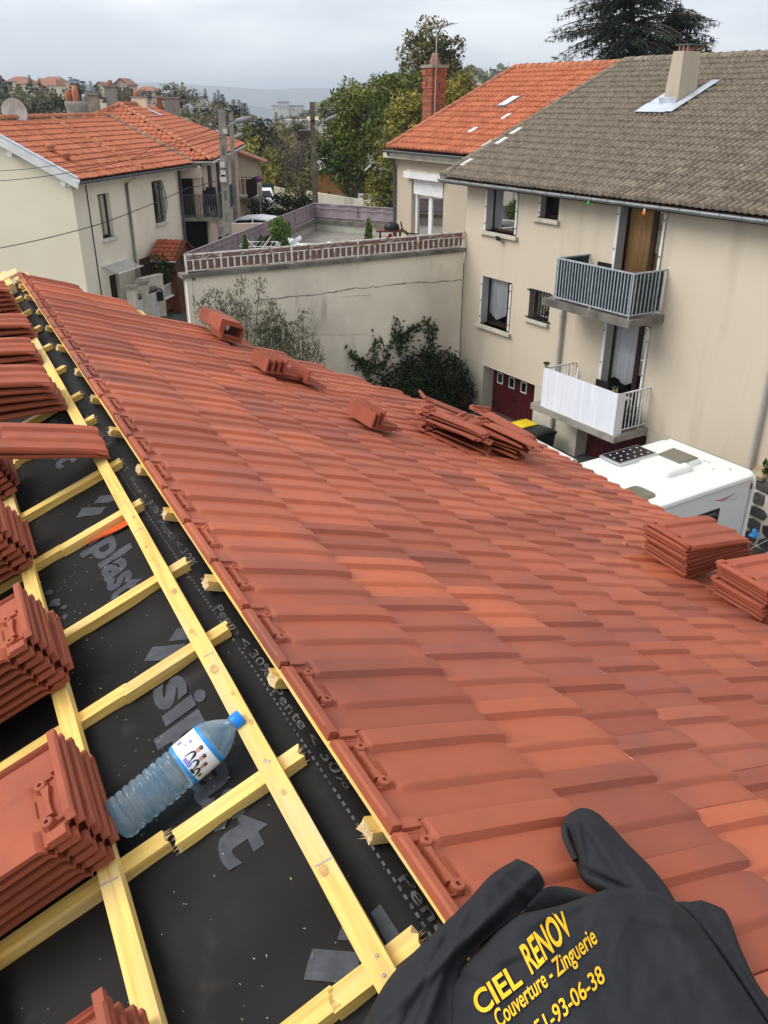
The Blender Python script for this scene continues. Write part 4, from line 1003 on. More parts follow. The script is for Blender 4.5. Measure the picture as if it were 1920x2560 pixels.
osl = math.hypot(OW - ORW, ORZ - OZ); ou = V((OW - ORW, ORZ - OZ)) / osl
def orf(a, b, n): return Ff(a, OW - ou.x * b + ou.y * n, OZ + ou.y * b + ou.x * n)
vf = lambda b: lerp(26.85, 27.35, b / osl)
rake = lambda b: 21.9
mb = MB(); mb.poly(orf(21.75, 0, -.05), orf(vf(0), 0, -.05), orf(vf(osl), osl, -.05), orf(21.75, osl, -.05)); mb.poly(Ff(21.9, ORW, ORZ - .05), Ff(27.35, ORW, ORZ - .05), Ff(27.6, -13.3, 7.6), Ff(21.9, -13.3, 7.6)); mb.build('roof_deck', M['brown_wood'], oran)
om = roll_mesh('orange_tile', M['tile_old'], .235, .40, 1, .038, .045)
print('orange', tile_roof(oran, orf, lambda a, b: GV(b + 1.4) - .05 < a < vf(b) and b < osl - .03, 21.5, 28.2, osl, .235, .40, om, 300, seed=4))
ridge_row(oran, Ff(21.95, ORW, ORZ), Ff(27.4, ORW, ORZ), M['ridge_old'], 16, .13, lift=-.02); ridge_row(oran, orf(vf(0) - .02, 0, .0), orf(vf(osl), osl, 0), M['ridge_old'], 20, .10, up=(orf(0, 0, 1) - orf(0, 0, 0)))
mb = MB(); halfpipe(mb, fo(21.7, .52, 7.84), fo(26.95, .52, 7.84), -FW, .08); mb.build('gutter', M['pvc_dk'], oran)
def on_or(x, y): return at_plane(x, y, (orf(0, 0, 1) - orf(0, 0, 0)).normalized(), orf(20, 0, .05))
def orb(p): f_, w_, z_ = inF(p); return f_, (OW - w_) / ou.x
a, b = orb(on_or(960 + 490 / 1.728, 462 / 1.728))
sk = MB().box(lambda x, y, n: orf(a + x, b + y, n), -.42, .0, 0, .75, .02, .11).build('skylight', M['zinc'], oran); MB().box(lambda x, y, n: orf(a + x, b + y, n), -.37, -.05, .06, .69, .11, .118).build('pane', M['lab_white'], sk)
for px, py in ((508, 512), (365, 570)):
    a, b = orb(on_or(960 + px / 1.728, py / 1.728)); MB().box(lambda x, y, n: orf(a + x, b + y, n), -.12, .02, 0, .34, .03, .075).build('glass_tile', M['lab_white'], oran)
# window with roller shutter
MB().box(fo, 23.98, 26.18, .0, .20, 6.98, 7.20).build('shutter_box', M['white'], oran)
MB().box(fo, 23.96, 26.0, .0, .19, 7.205, 7.25).build('shutter_box_cap', M['sill'], oran)
mb = MB()
for k in range(9): z = 6.46 + k * .06; mb.box(fo, WO[0] + .10, WO[1] - .08, -.05, -.035 + .004 * (k % 2), z, z + .058)
mb.build('roller_shutter', M['white'], oran)
wn = window(oran, fo, WO[0] + .02, WO[1] - .02, WO[2], 6.95, .20, M['white'], 2, M['curtain'], .0, rim=.14)
# brick chimney: real courses
bp = at_plane(1083, 300, F, Ff(27.9, 0, 0)); bf, bw_, bz = inF(bp)
def brick_chimney(parent, c, w, d, z0, z1):
    fc = lambda a, b, z: Ff(c[0] + a, c[1] + b, z)
    core = MB().box(fc, -w / 2 + .012, w / 2 - .012, -d / 2 + .012, d / 2 - .012, z0, z1).build('chimney', M['mortar'], parent)
    bl = (w) / 2; bh = .072; me = MB().box(lambda a, b, z: V((a, b, z)), .004, bl - .004, 0, d / 2 - .004, 0, bh - .009).mesh('brick', M['brick'])
    n = int((z1 - z0) / bh); cnt = 0
    for j in range(n):
        grow = .03 if (n - 10 < j < n - 6 or j >= n - 3) else 0
        for i in range(2):
            for k in range(2):
                o = fc(-w / 2 + i * bl + (grow if i else -grow) , -d / 2 + k * d / 2 + (grow if k else -grow), z0 + j * bh)
                if cnt < 290: inst('brick', me, mfr(F, -FW, UP, o), core); cnt += 1
    return core
core = brick_chimney(oran, (bf, bw_), .56, .62, 7.2, bz + 1.70)
zt = bz + 1.70
MB().box(lambda a, b, z: Ff(bf + a, bw_ + b, z), -.36, .36, -.38, .38, zt, zt + .10).build('chimney_cap', M['concrete'], core)
MB().lathe(Ff(bf, bw_, zt + .10), UP, [(0, .2), (.05, .19), (.2, .16), (.26, .13), (.36, .11), (.38, .10), (.38, .06)], 10).build('chimney_pot', M['clay'], core)
t = thing('tv_antenna', 'thin television antenna on a mast beside the brick chimney', 'antenna', Ff(bf - .34, bw_ + .2, 8.8))
q = lambda a, b, z: Ff(bf - .36 + a, bw_ + .2 + b, z)
mb = MB(); mb.tube([q(0, 0, zt - 1.6), q(0, 0, zt + 1.25)], .022, 6); mb.build('mast', M['pvc'], t)
mb = MB(); mb.tube([q(.35, 0, zt + 1.2), q(-1.0, 0, zt + 1.32)], .012, 5)
for k in range(9): c = q(lerp(.3, -.95, k / 8), 0, lerp(zt + 1.2, zt + 1.315, k / 8)); mb.tube([c - FW * .2, c + FW * .2], .007, 4)
mb.build('aerial', M['pvc_dk'], t)
# downpipe and cable box at the left corner
pipe(oran, [fo(OC - .06, .07, 4.7), fo(OC - .06, .07, 7.3), fo(OC - .1, .40, 7.75)], .05, M['pvc_dk'])

# ================================================================== THE WALLED TERRACE
P0 = Ff(21.04, .02, 0); P1 = at_z(464, 684, 5.37); P1.z = 0
tx = (P0 - P1).normalized(); ty = V((tx.y, -tx.x, 0))        # along the wall, out towards the yard
LT = (P0 - P1).length
tf = lambda a, b, z: V((P1.x + tx.x * a + ty.x * b, P1.y + tx.y * a + ty.y * b, z))
PF = at_z(784, 508, 5.86); PF.z = 0; PR = fo(27.02, .0, 0)
terr = thing('terrace', 'weathered walled terrace beside the apartment house with rusty railing and mauve screens', 'terrace', tf(LT / 2, -2, 0))
TZ, TF = 5.37, 4.90
mb = MB(); mb.grid(lambda u, v: tf(lerp(0, LT - .005, u), .012 * noise.noise(V((u * 6, v * 5, 0))), lerp(-.2, TZ - .1, v)), 30, 16, False)
mb.poly(tf(0, 0, -.2), tf(0, -.25, -.2), tf(0, -.25, TZ - .1), tf(0, 0, TZ - .1)); mb.build('wall', M['terrace'], terr)
def crack(pts, th, m, nm='crack'):
    q = [at_plane(x, y, ty, P1 + ty * .016) for x, y in pts]; mb = MB(); rk = random.Random(len(pts)); sm = [cr2([tuple(v) for v in q], k / 40) + UP * rk.uniform(-.02, .02) for k in range(41)]
    for k in range(40):
        a, b = sm[k], sm[k + 1]; h0, h1 = th * rk.uniform(.3, 1), th * rk.uniform(.3, 1)
        mb.add([a - UP * h0, b - UP * h1, b + UP * h1 * .4 + ty * .003, a + UP * h0 * .4 + ty * .003], [(0, 1, 2, 3)])
    mb.build(nm, m, terr)
crack([(640, 750), (720, 742), (800, 735), (870, 722), (930, 718), (1010, 708), (1080, 705), (1155, 700)], .022, M['concrete_dk']); crack([(850, 742), (880, 741), (905, 738), (930, 739)], .016, M['white_dirty'], 'filler_patch'); crack([(775, 836), (850, 838), (920, 836)], .008, M['concrete_dk'])
MB().box(tf, -.12, LT - .01, -.28, .10, TZ - .11, TZ).build('coping', M['concrete_dk'], terr)
MB().box(tf, .0, LT - .01, -.249, -.2, TF, TZ - .112).build('parapet', M['terrace'], terr)
def seg_frame(p, q):
    x = (q - p).normalized(); y = V((x.y, -x.x, 0)); return (lambda a, b, z: V((p.x + x.x * a + y.x * b, p.y + x.y * a + y.y * b, z))), (q - p).length
fl_, Ll = seg_frame(V((P1.x, P1.y, 0)) - ty * .0, PF); fr_, Lr = seg_frame(PF, PR)
M['parapet_in'] = mat('pale_green_parapet', (.50, .50, .43), .95, col2=(.36, .36, .31), ns=1.5, bump=.3, bs=30, bd=.01)
for f_, L_ in ((fl_, Ll), (fr_, Lr)):
    MB().box(f_, .1, L_ + .05, -.12, .12, -.2, TZ - .19).build('parapet', M['parapet_in'], terr)
    MB().box(f_, .1, L_ + .05, -.18, .18, TZ - .189, TZ - .07).build('coping', M['concrete_dk'], terr)
MB().poly(tf(0, -.1, TF), tf(LT, -.1, TF), fo(FL, 0, TF), PR + UP * TF, PF + UP * TF).build('floor', M['concrete'], terr)
def scr(f_, L_, m, z0, z1, name='screen', b=0.0):
    mb = MB(); mb.grid(lambda u, v: f_(u * L_, b + .02 * math.sin(u * L_ * 9) + .012 * math.sin(u * L_ * 23 + 2 * v), lerp(z0, z1 - .03 * abs(math.sin(u * L_ * 1.7)) ** 3, v)), int(L_ * 10), 4); return mb.build(name, m, terr)
scr(fl_, Ll, M['mauve'], TZ - .05, 5.85); scr(fr_, Lr, M['mauve'], TZ - .05, 5.85); scr(lambda a, b, z: tf(a, b - .06, z), LT - .05, M['mauve_br'], TZ + .03, TZ + .46)
for f_, L_ in ((fl_, Ll), (fr_, Lr)):
    mb = MB(); mb.tube([f_(0, .03, 5.86), f_(L_, .03, 5.86)], .022, 6); mb.tube([f_(0, .03, TZ + .02), f_(L_, .03, TZ + .02)], .018, 6); mb.tube([f_(0, .03, 5.70), f_(L_, .03, 5.70)], .014, 6)
    for k in range(int(L_ / 1.9) + 1): a = min(L_, k * 1.9 + .02); mb.tube([f_(a, .03, TZ + .1), f_(a, .03, 5.88)], .022, 6)
    mb.build('screen_frame', M['mauve'], terr)
# rusty railing
rail_z0, rail_z1 = TZ, TZ + .48
def ta(x, y, z=TZ + .3): p = at_plane(x, y, ty, P1 + ty * .0); return (p - P1).dot(tx)
posts = [.03, ta(553, 660), ta(729, 640), ta(894, 620), ta(1044, 607), LT - .04]
mb = MB()
for a in posts: mb.box(tf, a - .022, a + .022, -.005, .035, TZ - .0, rail_z1 + .01)
mb.box(tf, 0, LT - .02, -.004, .034, rail_z1 - .035, rail_z1)
rl_ = mb.build('railing', M['rusty'], terr)
bme = MB().box(lambda a, b, c: V((a, b, c)), -.020, .020, -.014, .014, 0, .25).mesh('bar', M['rusty'])
for a, b in zip(posts[:-1], posts[1:]):
    mb = MB(); mb.box(tf, a + .03, b - .03, .002, .03, TZ + .05, TZ + .07); mb.box(tf, a + .03, b - .03, .002, .03, TZ + .315, TZ + .335); mb.build('rail', M['rusty'], rl_)
    n = max(3, int(round((b - a) / .19)))
    for k in range(1, n): x = lerp(a, b, k / n); inst('bar', bme, mfr(tx, -ty, UP, tf(x, .016, TZ + .068)), rl_)
    c = (a + b) / 2; mb = MB()
    for sgn in (-1, 1):
        mb.tube([tf(c + sgn * (.05 + .42 * t), .016, TZ + .345 + .08 * math.sin(math.pi * t) * (1 - .3 * t) + .02 * t) for t in [i / 8 for i in range(9)]], .006, 4)
        mb.tube([tf(c + sgn * (.47 - .04 * (1 - math.cos(t))), .016, TZ + .39 + .035 * math.sin(t)) for t in [i * .7 for i in range(7)]], .006, 4)
    ring(mb, tf(c, .016, TZ + .39), tx, UP, .035, .006, 8); mb.build('scroll', M['rusty'], rl_)
# things on the terrace
rp = random.Random(9)
def pot_plant(label, x, y, pot_h, pot_r, potm, kind, h, leafm, name='potted_plant', n=160):
    p = at_z(x, y, TF); t = thing(name, label, 'potted plant', p, 'potted plants on the terrace')
    MB().lathe(p, UP, [(0, pot_r * .7), (pot_h, pot_r), (pot_h, pot_r * .85), (pot_h - .05, .001)], 10).build('pot', potm, t)
    mb = MB()
    if kind == 'cone':
        for _ in range(n): z = rp.random() ** 1.4; r_ = .30 * (1 - z) * h * .8 + .02; leaves(mb, p + UP * (pot_h + z * h), r_, r_, .05, 3, .07, rp, .8, 0)
    else: leaves(mb, p + UP * (pot_h + h * .45), h * .5, h * .5, h * .5, n * 3, .08, rp, .5)
    mb.build('foliage', leafm, t, normals=False)
pot_plant('tall yellow green shrub in a slate pot in the middle of the terrace', 704, 648, .55, .26, M['zinc'], 'bush', .75, M['potgreen'])
pot_plant('bright green shrub in the pot in front of the yellow green one', 716, 662, .30, .2, M['zinc'], 'cone', .75, M['potgreen'])
pot_plant('feathery green plant just behind the railing, left of the loungers', 618, 692, .3, .2, M['clay'], 'cone', .8, M['potgreen'])
pot_plant('dark rose bush in a pot against the left parapet', 668, 672, .28, .18, M['clay'], 'bush', .7, M['vine'])
pot_plant('small conifer in a pot left of the red barbecue', 922, 640, .28, .18, M['clay'], 'cone', .85, M['potgreen'])
def lounger(label, x, y, ang):
    p = at_z(x, y, TF); t = thing('sun_lounger', label, 'sun lounger', p, 'white loungers on the terrace'); c, s = math.cos(ang), math.sin(ang)
    g = lambda a, b, z: V((p.x + a * c - b * s, p.y + a * s + b * c, TF + z))
    MB().box(g, -.6, .4, -.3, .3, .30, .34).build('seat', M['white'], t); MB().hexa([g(.4, -.3, .31), g(.95, -.3, .62), g(.95, .3, .62), g(.4, .3, .31), g(.38, -.3, .35), g(.93, -.3, .66), g(.93, .3, .66), g(.38, .3, .35)]).build('backrest', M['white'], t)
    for a in (-.5, .35):
        for b in (-.27, .27): MB().box(g, a - .03, a + .03, b - .03, b + .03, 0, .30).build('leg', M['white'], t)
    for k in range(4): MB().box(g, -1.0 + .1 * k, -.94 + .1 * k, -.28, .28, .345 + .02 * k, .38 + .02 * k).build('slat', M['white'], t)
lounger('white sun lounger left of the slate pot', 680, 648, .15); lounger('white sun lounger right of the slate pot', 770, 640, 2.9)
p = at_z(975, 636, TF); t = thing('barbecue', 'barbecue with black lid and red gas bottle by the terrace wall', 'barbecue', p)
g = lambda a, b, z: p + FW * -b + F * -a + UP * z
g = lambda a, b, z: V((p.x + a, p.y + b, TF + z))
for a in (-.32, .32):
    for b in (-.2, .2): MB().box(g, a - .03, a + .03, b - .03, b + .03, 0, .72).build('leg', M['iron'], t)
MB().box(g, -.45, .42, -.26, .26, .72, .77).build('shelf', M['red_wood'], t)
MB().lathe(g(.05, 0, .77), V((0, 0, 1)), [(0, .23), (.06, .25), (.15, .23), (.22, .15), (.25, .05), (.25, .001)], 12).build('lid', M['iron'], t)
MB().lathe(g(.0, -.05, .05), UP, [(0, .16), (.02, .18), (.42, .18), (.50, .10), (.55, .06), (.6, .05), (.6, .001)], 12).build('gas_bottle', mat('red_bottle', (.55, .02, .015), .4), t)
t = thing('clothes_airer', 'folding white clothes airer leaning near the left parapet', 'clothes airer', at_z(652, 682, TF)); p = at_z(652, 682, TF); g = lambda a, b, z: V((p.x + a, p.y + b, TF + z)); mb = MB()
for s_ in (-1, 1): mb.tube([g(-.5, .3 * s_, 0), g(.3, .3 * s_, .95)], .012, 5); mb.tube([g(.5, .3 * s_, 0), g(-.4, .3 * s_, .9)], .012, 5)
mb.build('frame', M['white'], t); mb = MB()
for k in range(8): x = lerp(-.5, .5, k / 7); mb.tube([g(x, -.45, .80), g(x, .45, .80)], .006, 4)
mb.tube([g(-.5, -.45, .8), g(.5, -.45, .8)], .01, 4); mb.tube([g(-.5, .45, .8), g(.5, .45, .8)], .01, 4); mb.build('rack', M['white'], t)
p = at_plane(1142, 566, F, Ff(22.1, 0, 0)) - UP * 1.75; t = thing('parasol', 'folded cream parasol leaning at the right end of the terrace', 'parasol', p)
MB().lathe(p, UP, [(0, .25), (.06, .25), (.08, .03)], 12).build('base', M['concrete'], t); MB().tube([p, p + UP * 1.55], .02, 6).build('pole', M['alu'], t)
vs = [p + UP * 1.5] + [p + V((.75 * math.cos(a) * (1.2 if math.cos(a) > 0 else .5), .4 * math.sin(a), .62 + .1 * math.sin(3 * a))) for a in [k * math.pi / 5 for k in range(10)]]
MB().add(vs, [(0, 1 + k, 1 + (k + 1) % 10) for k in range(10)], True).build('canopy', M['canvas'], t)
p = at_z(1028, 632, TF); t = thing('garden_chair', 'dark metal chair with curved arms before the white window', 'chair', p); g = lambda a, b, z: V((p.x + a, p.y + b, TF + z))
for b in (-.25, .25): MB().tube([g(-.35, b, .95), g(-.30, b, .72), g(-.1, b, .58), g(.25, b, .55)], .025, 6).build('armrest', M['iron'], t)
MB().box(g, -.28, .25, -.25, .25, .40, .44).build('seat', M['iron'], t)
for a in (-.25, .22):
    for b in (-.23, .23): MB().box(g, a - .018, a + .018, b - .018, b + .018, 0, .40).build('leg', M['iron'], t)

# ================================================================== YARD: bush, vine, shrubs, bins, camper van
def limb(mb, p, q, r0, r1, r, bend=.12, n=5, sides=6):
    L0 = (q - p).length; d = V((r.uniform(-1, 1), r.uniform(-1, 1), r.uniform(-.3, .6))) * bend * L0
    mb.tube([p.lerp(q, k / n) + d * math.sin(math.pi * k / n) for k in range(n + 1)], r0, sides, True, True, r1)
rb = random.Random(31)
bc = Ff(20.55, 1.5, 0); t = thing('round_bush', 'dense dark green bush in the corner of the yard by the garage', 'bush', bc)
mb = MB(); core = MB()
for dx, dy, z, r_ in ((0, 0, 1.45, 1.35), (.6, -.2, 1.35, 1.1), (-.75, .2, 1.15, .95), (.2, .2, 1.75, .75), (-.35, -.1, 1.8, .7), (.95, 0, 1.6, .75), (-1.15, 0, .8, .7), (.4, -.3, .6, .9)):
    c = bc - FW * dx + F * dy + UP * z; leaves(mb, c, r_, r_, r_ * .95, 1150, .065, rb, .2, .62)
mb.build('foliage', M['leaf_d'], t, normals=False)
mb = MB()
for k in range(7): limb(mb, bc + V((rb.uniform(-.1, .1), rb.uniform(-.1, .1), 0)), bc + V((rb.uniform(-.9, .9), rb.uniform(-.5, .5), rb.uniform(.9, 1.7))), .05, .015, rb)
mb.build('stem', M['bark'], t)
# vine creeping over the terrace wall
t = thing('climbing_vine', 'vine creeping up the terrace wall left of the dark bush', 'vine', tf(LT - 2, .1, 0)); mb = MB(); st = MB()
paths = [[(872, 885), (900, 905), (915, 945), (935, 980)], [(935, 990), (925, 930), (935, 880), (940, 845)], [(940, 960), (960, 900), (985, 850), (990, 815)], [(985, 850), (1015, 830), (1050, 815), (1075, 812)], [(1075, 812), (1082, 840), (1070, 870), (1060, 890)], [(1000, 880), (1005, 850), (1025, 830)], [(890, 900), (920, 915), (960, 905)]]
for pth in paths:
    pts = [at_plane(x, y, ty, P1 + ty * .05) for x, y in pth]; sm = [cr2([(q.x, q.y, q.z) for q in pts], i / 12) for i in range(13)]
    st.tube(sm, .012, 5)
    for i, q in enumerate(sm):
        for k in range(7): leaves(mb, q + V((rb.gauss(0, .10), 0, rb.gauss(0, .12))) + ty * rb.uniform(.0, .12), .05, .04, .06, 2, .075, rb)
mb.build('foliage', M['vine'], t, normals=False); st.build('stem', M['bark'], t)
# tall wispy shrubs before the terrace wall
def wispy(label, spots, n_st, seed, f_pl):
    r = random.Random(seed); c = at_plane(spots[0][0], 900, F, Ff(f_pl, 0, 0)); base = V((c.x, c.y, 0)); t = thing('tall_shrub', label, 'shrub', base, 'wispy shrubs before the terrace wall'); st = MB(); mb = MB()
    for (x, y) in spots:
        top = at_plane(x, y, F, Ff(f_pl, 0, 0)); b = V((base.x + r.uniform(-.25, .25), base.y + r.uniform(-.2, .2), 0)); mid = V((lerp(b.x, top.x, .6), lerp(b.y, top.y, .6), top.z * .6))
        path = [cr2([tuple(b), tuple(mid), tuple(top)], k / 12) for k in range(13)]; st.tube(path, .022, 5, True, True, .004)
        for k in range(5, 13):
            for _ in range(int(n_st * 2.6)):
                q = path[k] + V((r.gauss(0, .13), r.gauss(0, .13), r.gauss(0, .10))) * (1.35 - k / 18)
                d = (V((r.gauss(0, .5), r.gauss(0, .5), 1)).normalized()); w_ = d.cross(V((r.uniform(-1, 1), r.uniform(-1, 1), .1))).normalized(); l = r.uniform(.05, .12)
                mb.add([q - d * l * .2, q + w_ * l * .13 + d * l * .3, q + d * l, q - w_ * l * .13 + d * l * .3], [(0, 1, 2, 3)])
                if _ % 5 == 0: st.tube([path[k], q], .004, 3, False, False)
    mb.build('foliage', M['herb'], t, normals=False); st.build('stem', M['bark'], t)
wispy('left wispy grey green shrub, tallest, behind the far bundle of verge tiles', [(602, 708), (575, 740), (545, 735), (520, 742), (590, 760), (555, 775), (650, 705), (615, 770), (530, 790), (498, 760)], 15, 1, 20.4)
wispy('middle wispy grey green shrub before the terrace wall', [(680, 758), (668, 785), (700, 790), (715, 815), (660, 810), (690, 825), (650, 830), (725, 840)], 20, 2, 20.3)
wispy('right wispy shrub with sparse stems before the terrace wall', [(757, 782), (745, 815), (770, 830), (735, 850), (788, 862), (762, 868), (800, 888), (725, 870)], 11, 3, 20.2)
# wheelie bins
def bin_(label, f_, w_, lidm, hh=1.0, wd=.48, ln=.55):
    t = thing('wheelie_bin', label, 'wheelie bin', Ff(f_, w_, 0)); g = lambda a, b, z: Ff(f_ + a, w_ + b, z)
    MB().hexa([g(-wd * .40, -ln * .38, .06), g(wd * .40, -ln * .38, .06), g(wd * .40, ln * .36, .06), g(-wd * .40, ln * .36, .06), g(-wd * .5, -ln * .5, hh), g(wd * .5, -ln * .5, hh), g(wd * .5, ln * .5, hh), g(-wd * .5, ln * .5, hh)]).build('body', M['bin_dark'], t)
    MB().box(g, -wd * .53, wd * .53, -ln * .53, ln * .54, hh - .05, hh + .001).build('rim', M['bin_dark'], t)
    mb = MB(); mb.grid(lambda u, v: g(lerp(-wd * .52, wd * .52, u), lerp(-ln * .52, ln * .56, v), hh + .02 + .06 * math.sin(math.pi * u) ** .5 * math.sin(math.pi * v) ** .4), 10, 10); mb.poly(g(-wd * .52, -ln * .52, hh + .019), g(wd * .52, -ln * .52, hh + .019), g(wd * .52, ln * .56, hh + .019), g(-wd * .52, ln * .56, hh + .019)); mb.build('lid', lidm, t)
    MB().box(g, -wd * .4, wd * .4, ln * .57, ln * .60, hh * .62, hh * .76).build('label_plate', M['white_dirty'], t)
    MB().tube([g(-wd * .45, -ln * .6, hh - .02), g(wd * .45, -ln * .6, hh - .02)], .018, 6).build('handle', M['bin_dark'], t)
    for s_ in (-1, 1): MB().lathe(g(s_ * wd * .42, -ln * .4, .10), F * s_, [(0, .10), (.05, .10), (.05, .001)], 12).build('wheel', M['iron'], t)
bin_('dark wheelie bin with a yellow lid beside the garage door', 17.07, .62, M['bin_yellow'], 1.02, .52, .62); bin_('dark green wheelie bin with a dark lid right of the yellow lidded one', 16.25, .80, M['bin_dark'], 1.10, .62, .74)
# bag on a low block by the bush
pb = at_z(1190, 1012, .55); fb_, wb_, _ = inF(pb); t = thing('low_block', 'low brown block standing between the bush and the garage', 'block', Ff(fb_, wb_, 0))
MB().box(lambda a, b, z: Ff(fb_ + a, wb_ + b, z), -.2, .45, -.25, .3, 0, .5).build('block', M['concrete_dk'], t); 
t = thing('shopping_bag', 'white and green plastic bag on the low block by the garage', 'bag', pb)
mb = MB(); mb.grid(lambda u, v: pb + V((math.cos(u * 6.2832) * (.2 - .06 * v + .03 * math.sin(9 * u)), math.sin(u * 6.2832) * (.16 - .05 * v), .34 * v - .03)), 14, 5); mb.build('bag_body', M['white_dirty'], t); mb = MB(); leaves(mb, pb + UP * .33, .15, .12, .09, 60, .06, rb); mb.build('green_contents', M['potgreen'], t, normals=False)
t = thing('clay_pot', 'orange clay pot half hidden beside the white bag', 'pot', pb + V((-.42, .1, .0))); MB().lathe(pb + V((-.42, .1, -.05)), UP, [(0, .12), (.25, .17), (.28, .18), (.28, .14), (.2, .001)], 12).build('pot', M['tile_old'], t)

# camper van: roof, side wall with window, roof lights, solar panel
CF0, CF1, CW0, CW1, CH = 9.14, 11.46, 1.45, 7.2, 2.60
camper = thing('camper_van', 'white camper van parked before the garage with a solar panel and roof lights', 'camper van', Ff(10.3, 4, 0))
cfr = lambda a, b, z: Ff(a, b, z)
def rrect(a0, a1, b0, b1, r, z, n=5):
    out = []
    for (ca, cb, s) in ((a1 - r, b1 - r, 0), (a0 + r, b1 - r, 1), (a0 + r, b0 + r, 2), (a1 - r, b0 + r, 3)):
        for k in range(n + 1): t = math.pi / 2 * (s + k / n); out.append(cfr(ca + r * math.cos(t), cb + r * math.sin(t), z))
    return out
def loft(mb, rings, cap0=True, cap1=True, smooth=True):
    n = len(rings[0]); vs = [p for r_ in rings for p in r_]; fs = [[i * n + k, i * n + (k + 1) % n, (i + 1) * n + (k + 1) % n, (i + 1) * n + k] for i in range(len(rings) - 1) for k in range(n)]
    mb.add(vs, fs, smooth)
    if cap0: mb.add(rings[0], [list(range(n))[::-1]])
    if cap1: mb.add(rings[-1], [list(range(n))])
    return mb
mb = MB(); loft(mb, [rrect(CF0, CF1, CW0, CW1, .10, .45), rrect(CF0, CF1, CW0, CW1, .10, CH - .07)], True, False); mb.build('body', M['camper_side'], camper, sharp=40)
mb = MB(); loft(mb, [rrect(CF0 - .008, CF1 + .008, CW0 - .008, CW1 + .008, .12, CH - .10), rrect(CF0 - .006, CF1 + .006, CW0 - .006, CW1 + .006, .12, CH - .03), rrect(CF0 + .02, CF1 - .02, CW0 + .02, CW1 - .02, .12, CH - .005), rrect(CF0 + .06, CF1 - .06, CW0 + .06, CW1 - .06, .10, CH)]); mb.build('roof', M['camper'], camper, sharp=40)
for (a, s_) in ((CF0, -1), (CF1, 1)): MB().tube([cfr(a + s_ * .02, CW0 + .12, CH - .085), cfr(a + s_ * .02, CW1 - .1, CH - .085)], .016, 6).build('gutter_trim', M['alu'], camper)
mb = MB(); mb.tube([cfr(CF0 - .005, CW0 - .01, .5), cfr(CF0 - .005, CW0 - .01, CH - .25), cfr(CF0 + .03, CW0 - .01, CH - .08), cfr(CF0 + .14, CW0 - .01, CH - .02), cfr(CF1 - .1, CW0 - .01, CH - .02)], .05, 8); mb.build('corner_moulding', M['camper'], camper)
MB().box(cfr, CF0 - .022, CF0 - .002, CW0 + .02, CW0 + .08, CH - .32, CH - .20).build('marker_lamp', M['decal_red'], camper)
wf = MB().box(cfr, CF0 - .018, CF0 + .01, 2.42, 3.55, 1.45, 2.08).build('side_window_frame', M['black_plastic'], camper); MB().box(cfr, CF0 - .026, CF0 - .0185, 2.48, 3.49, 1.50, 2.03).build('side_window', M['glass_dk'], wf)
def swoosh(w0, w1, z0, z1, m, th):
    mb = MB(); mb.grid(lambda u, v: cfr(CF0 - .004, lerp(w0, w1, u), lerp(z0, z1, u) - .055 * math.sin(math.pi * u) + (v - .5) * th * math.sin(math.pi * (u * .9 + .05))), 14, 1); mb.build('decal', m, camper)
swoosh(2.62, 2.02, 2.29, 2.32, M['decal_red'], .035); swoosh(2.45, 2.05, 2.22, 2.29, M['decal_grey'], .012); swoosh(2.08, 1.86, 2.17, 2.30, M['decal_grey'], .014)
sp = MB().box(cfr, 10.86, 11.42, 2.42, 3.56, CH + .03, CH + .065).build('solar_panel', M['alu'], camper)
MB().box(cfr, 10.90, 11.40, 2.44, 3.50, CH + .0655, CH + .069).build('solar_cells', M['solar'], sp)
sq = MB().box(lambda a, b, c: V((a, b, c)), -.018, .018, -.018, .018, 0, .003).mesh('cell_gap', M['white'])
for i in range(3):
    for j in range(5): inst('cell_gap', sq, mfr((F + FW * .0).normalized(), -FW, UP, cfr(10.98 + .16 * i, 2.56 + .2 * j + .05 * (i % 2), CH + .0692)), sp)
MB().box(cfr, 10.84, 10.859, 2.42, 3.56, CH + .005, CH + .067).build('panel_edge', M['alu'], sp)
def hatch(a0, a1, b0, b1, z, h, m, name):
    mb = MB(); loft(mb, [rrect(a0, a1, b0, b1, .12, z), rrect(a0, a1, b0, b1, .12, z + h * .55), rrect(a0 + .03, a1 - .03, b0 + .03, b1 - .03, .12, z + h * .9), rrect(a0 + .10, a1 - .10, b0 + .10, b1 - .10, .10, z + h)]); return mb.build(name, m, camper, sharp=45)
hb = hatch(10.08, 10.82, 1.92, 2.40, CH, .12, M['camper'], 'roof_light'); hm_ = hatch(9.92, 10.72, 2.38, 3.22, CH, .13, M['camper'], 'roof_light_fairing')
mb = MB(); mb.hexa([cfr(10.12, 2.02, CH + .124), cfr(10.78, 2.02, CH + .124), cfr(10.70, 2.62, CH + .133), cfr(10.10, 2.62, CH + .133), cfr(10.14, 2.04, CH + .142), cfr(10.76, 2.04, CH + .142), cfr(10.68, 2.60, CH + .150), cfr(10.12, 2.60, CH + .150)]); mb.build('smoked_pane', M['smoke'], hb)
hatch(9.45, 9.98, 3.98, 4.5, CH, .06, M['smoke'], 'smoked_roof_hatch')
MB().lathe(cfr(9.62, 1.75, CH), UP, [(0, .10), (.02, .10), (.035, .06), (.035, .001)], 14).build('roof_vent', M['camper'], camper)
for a, b in ((10.1, 1.74), (10.0, 1.74), (9.72, 1.95)): MB().box(cfr, a, a + .06, b, b + .07, CH + .0005, CH + .006).build('roof_label', M['white_dirty'], camper)
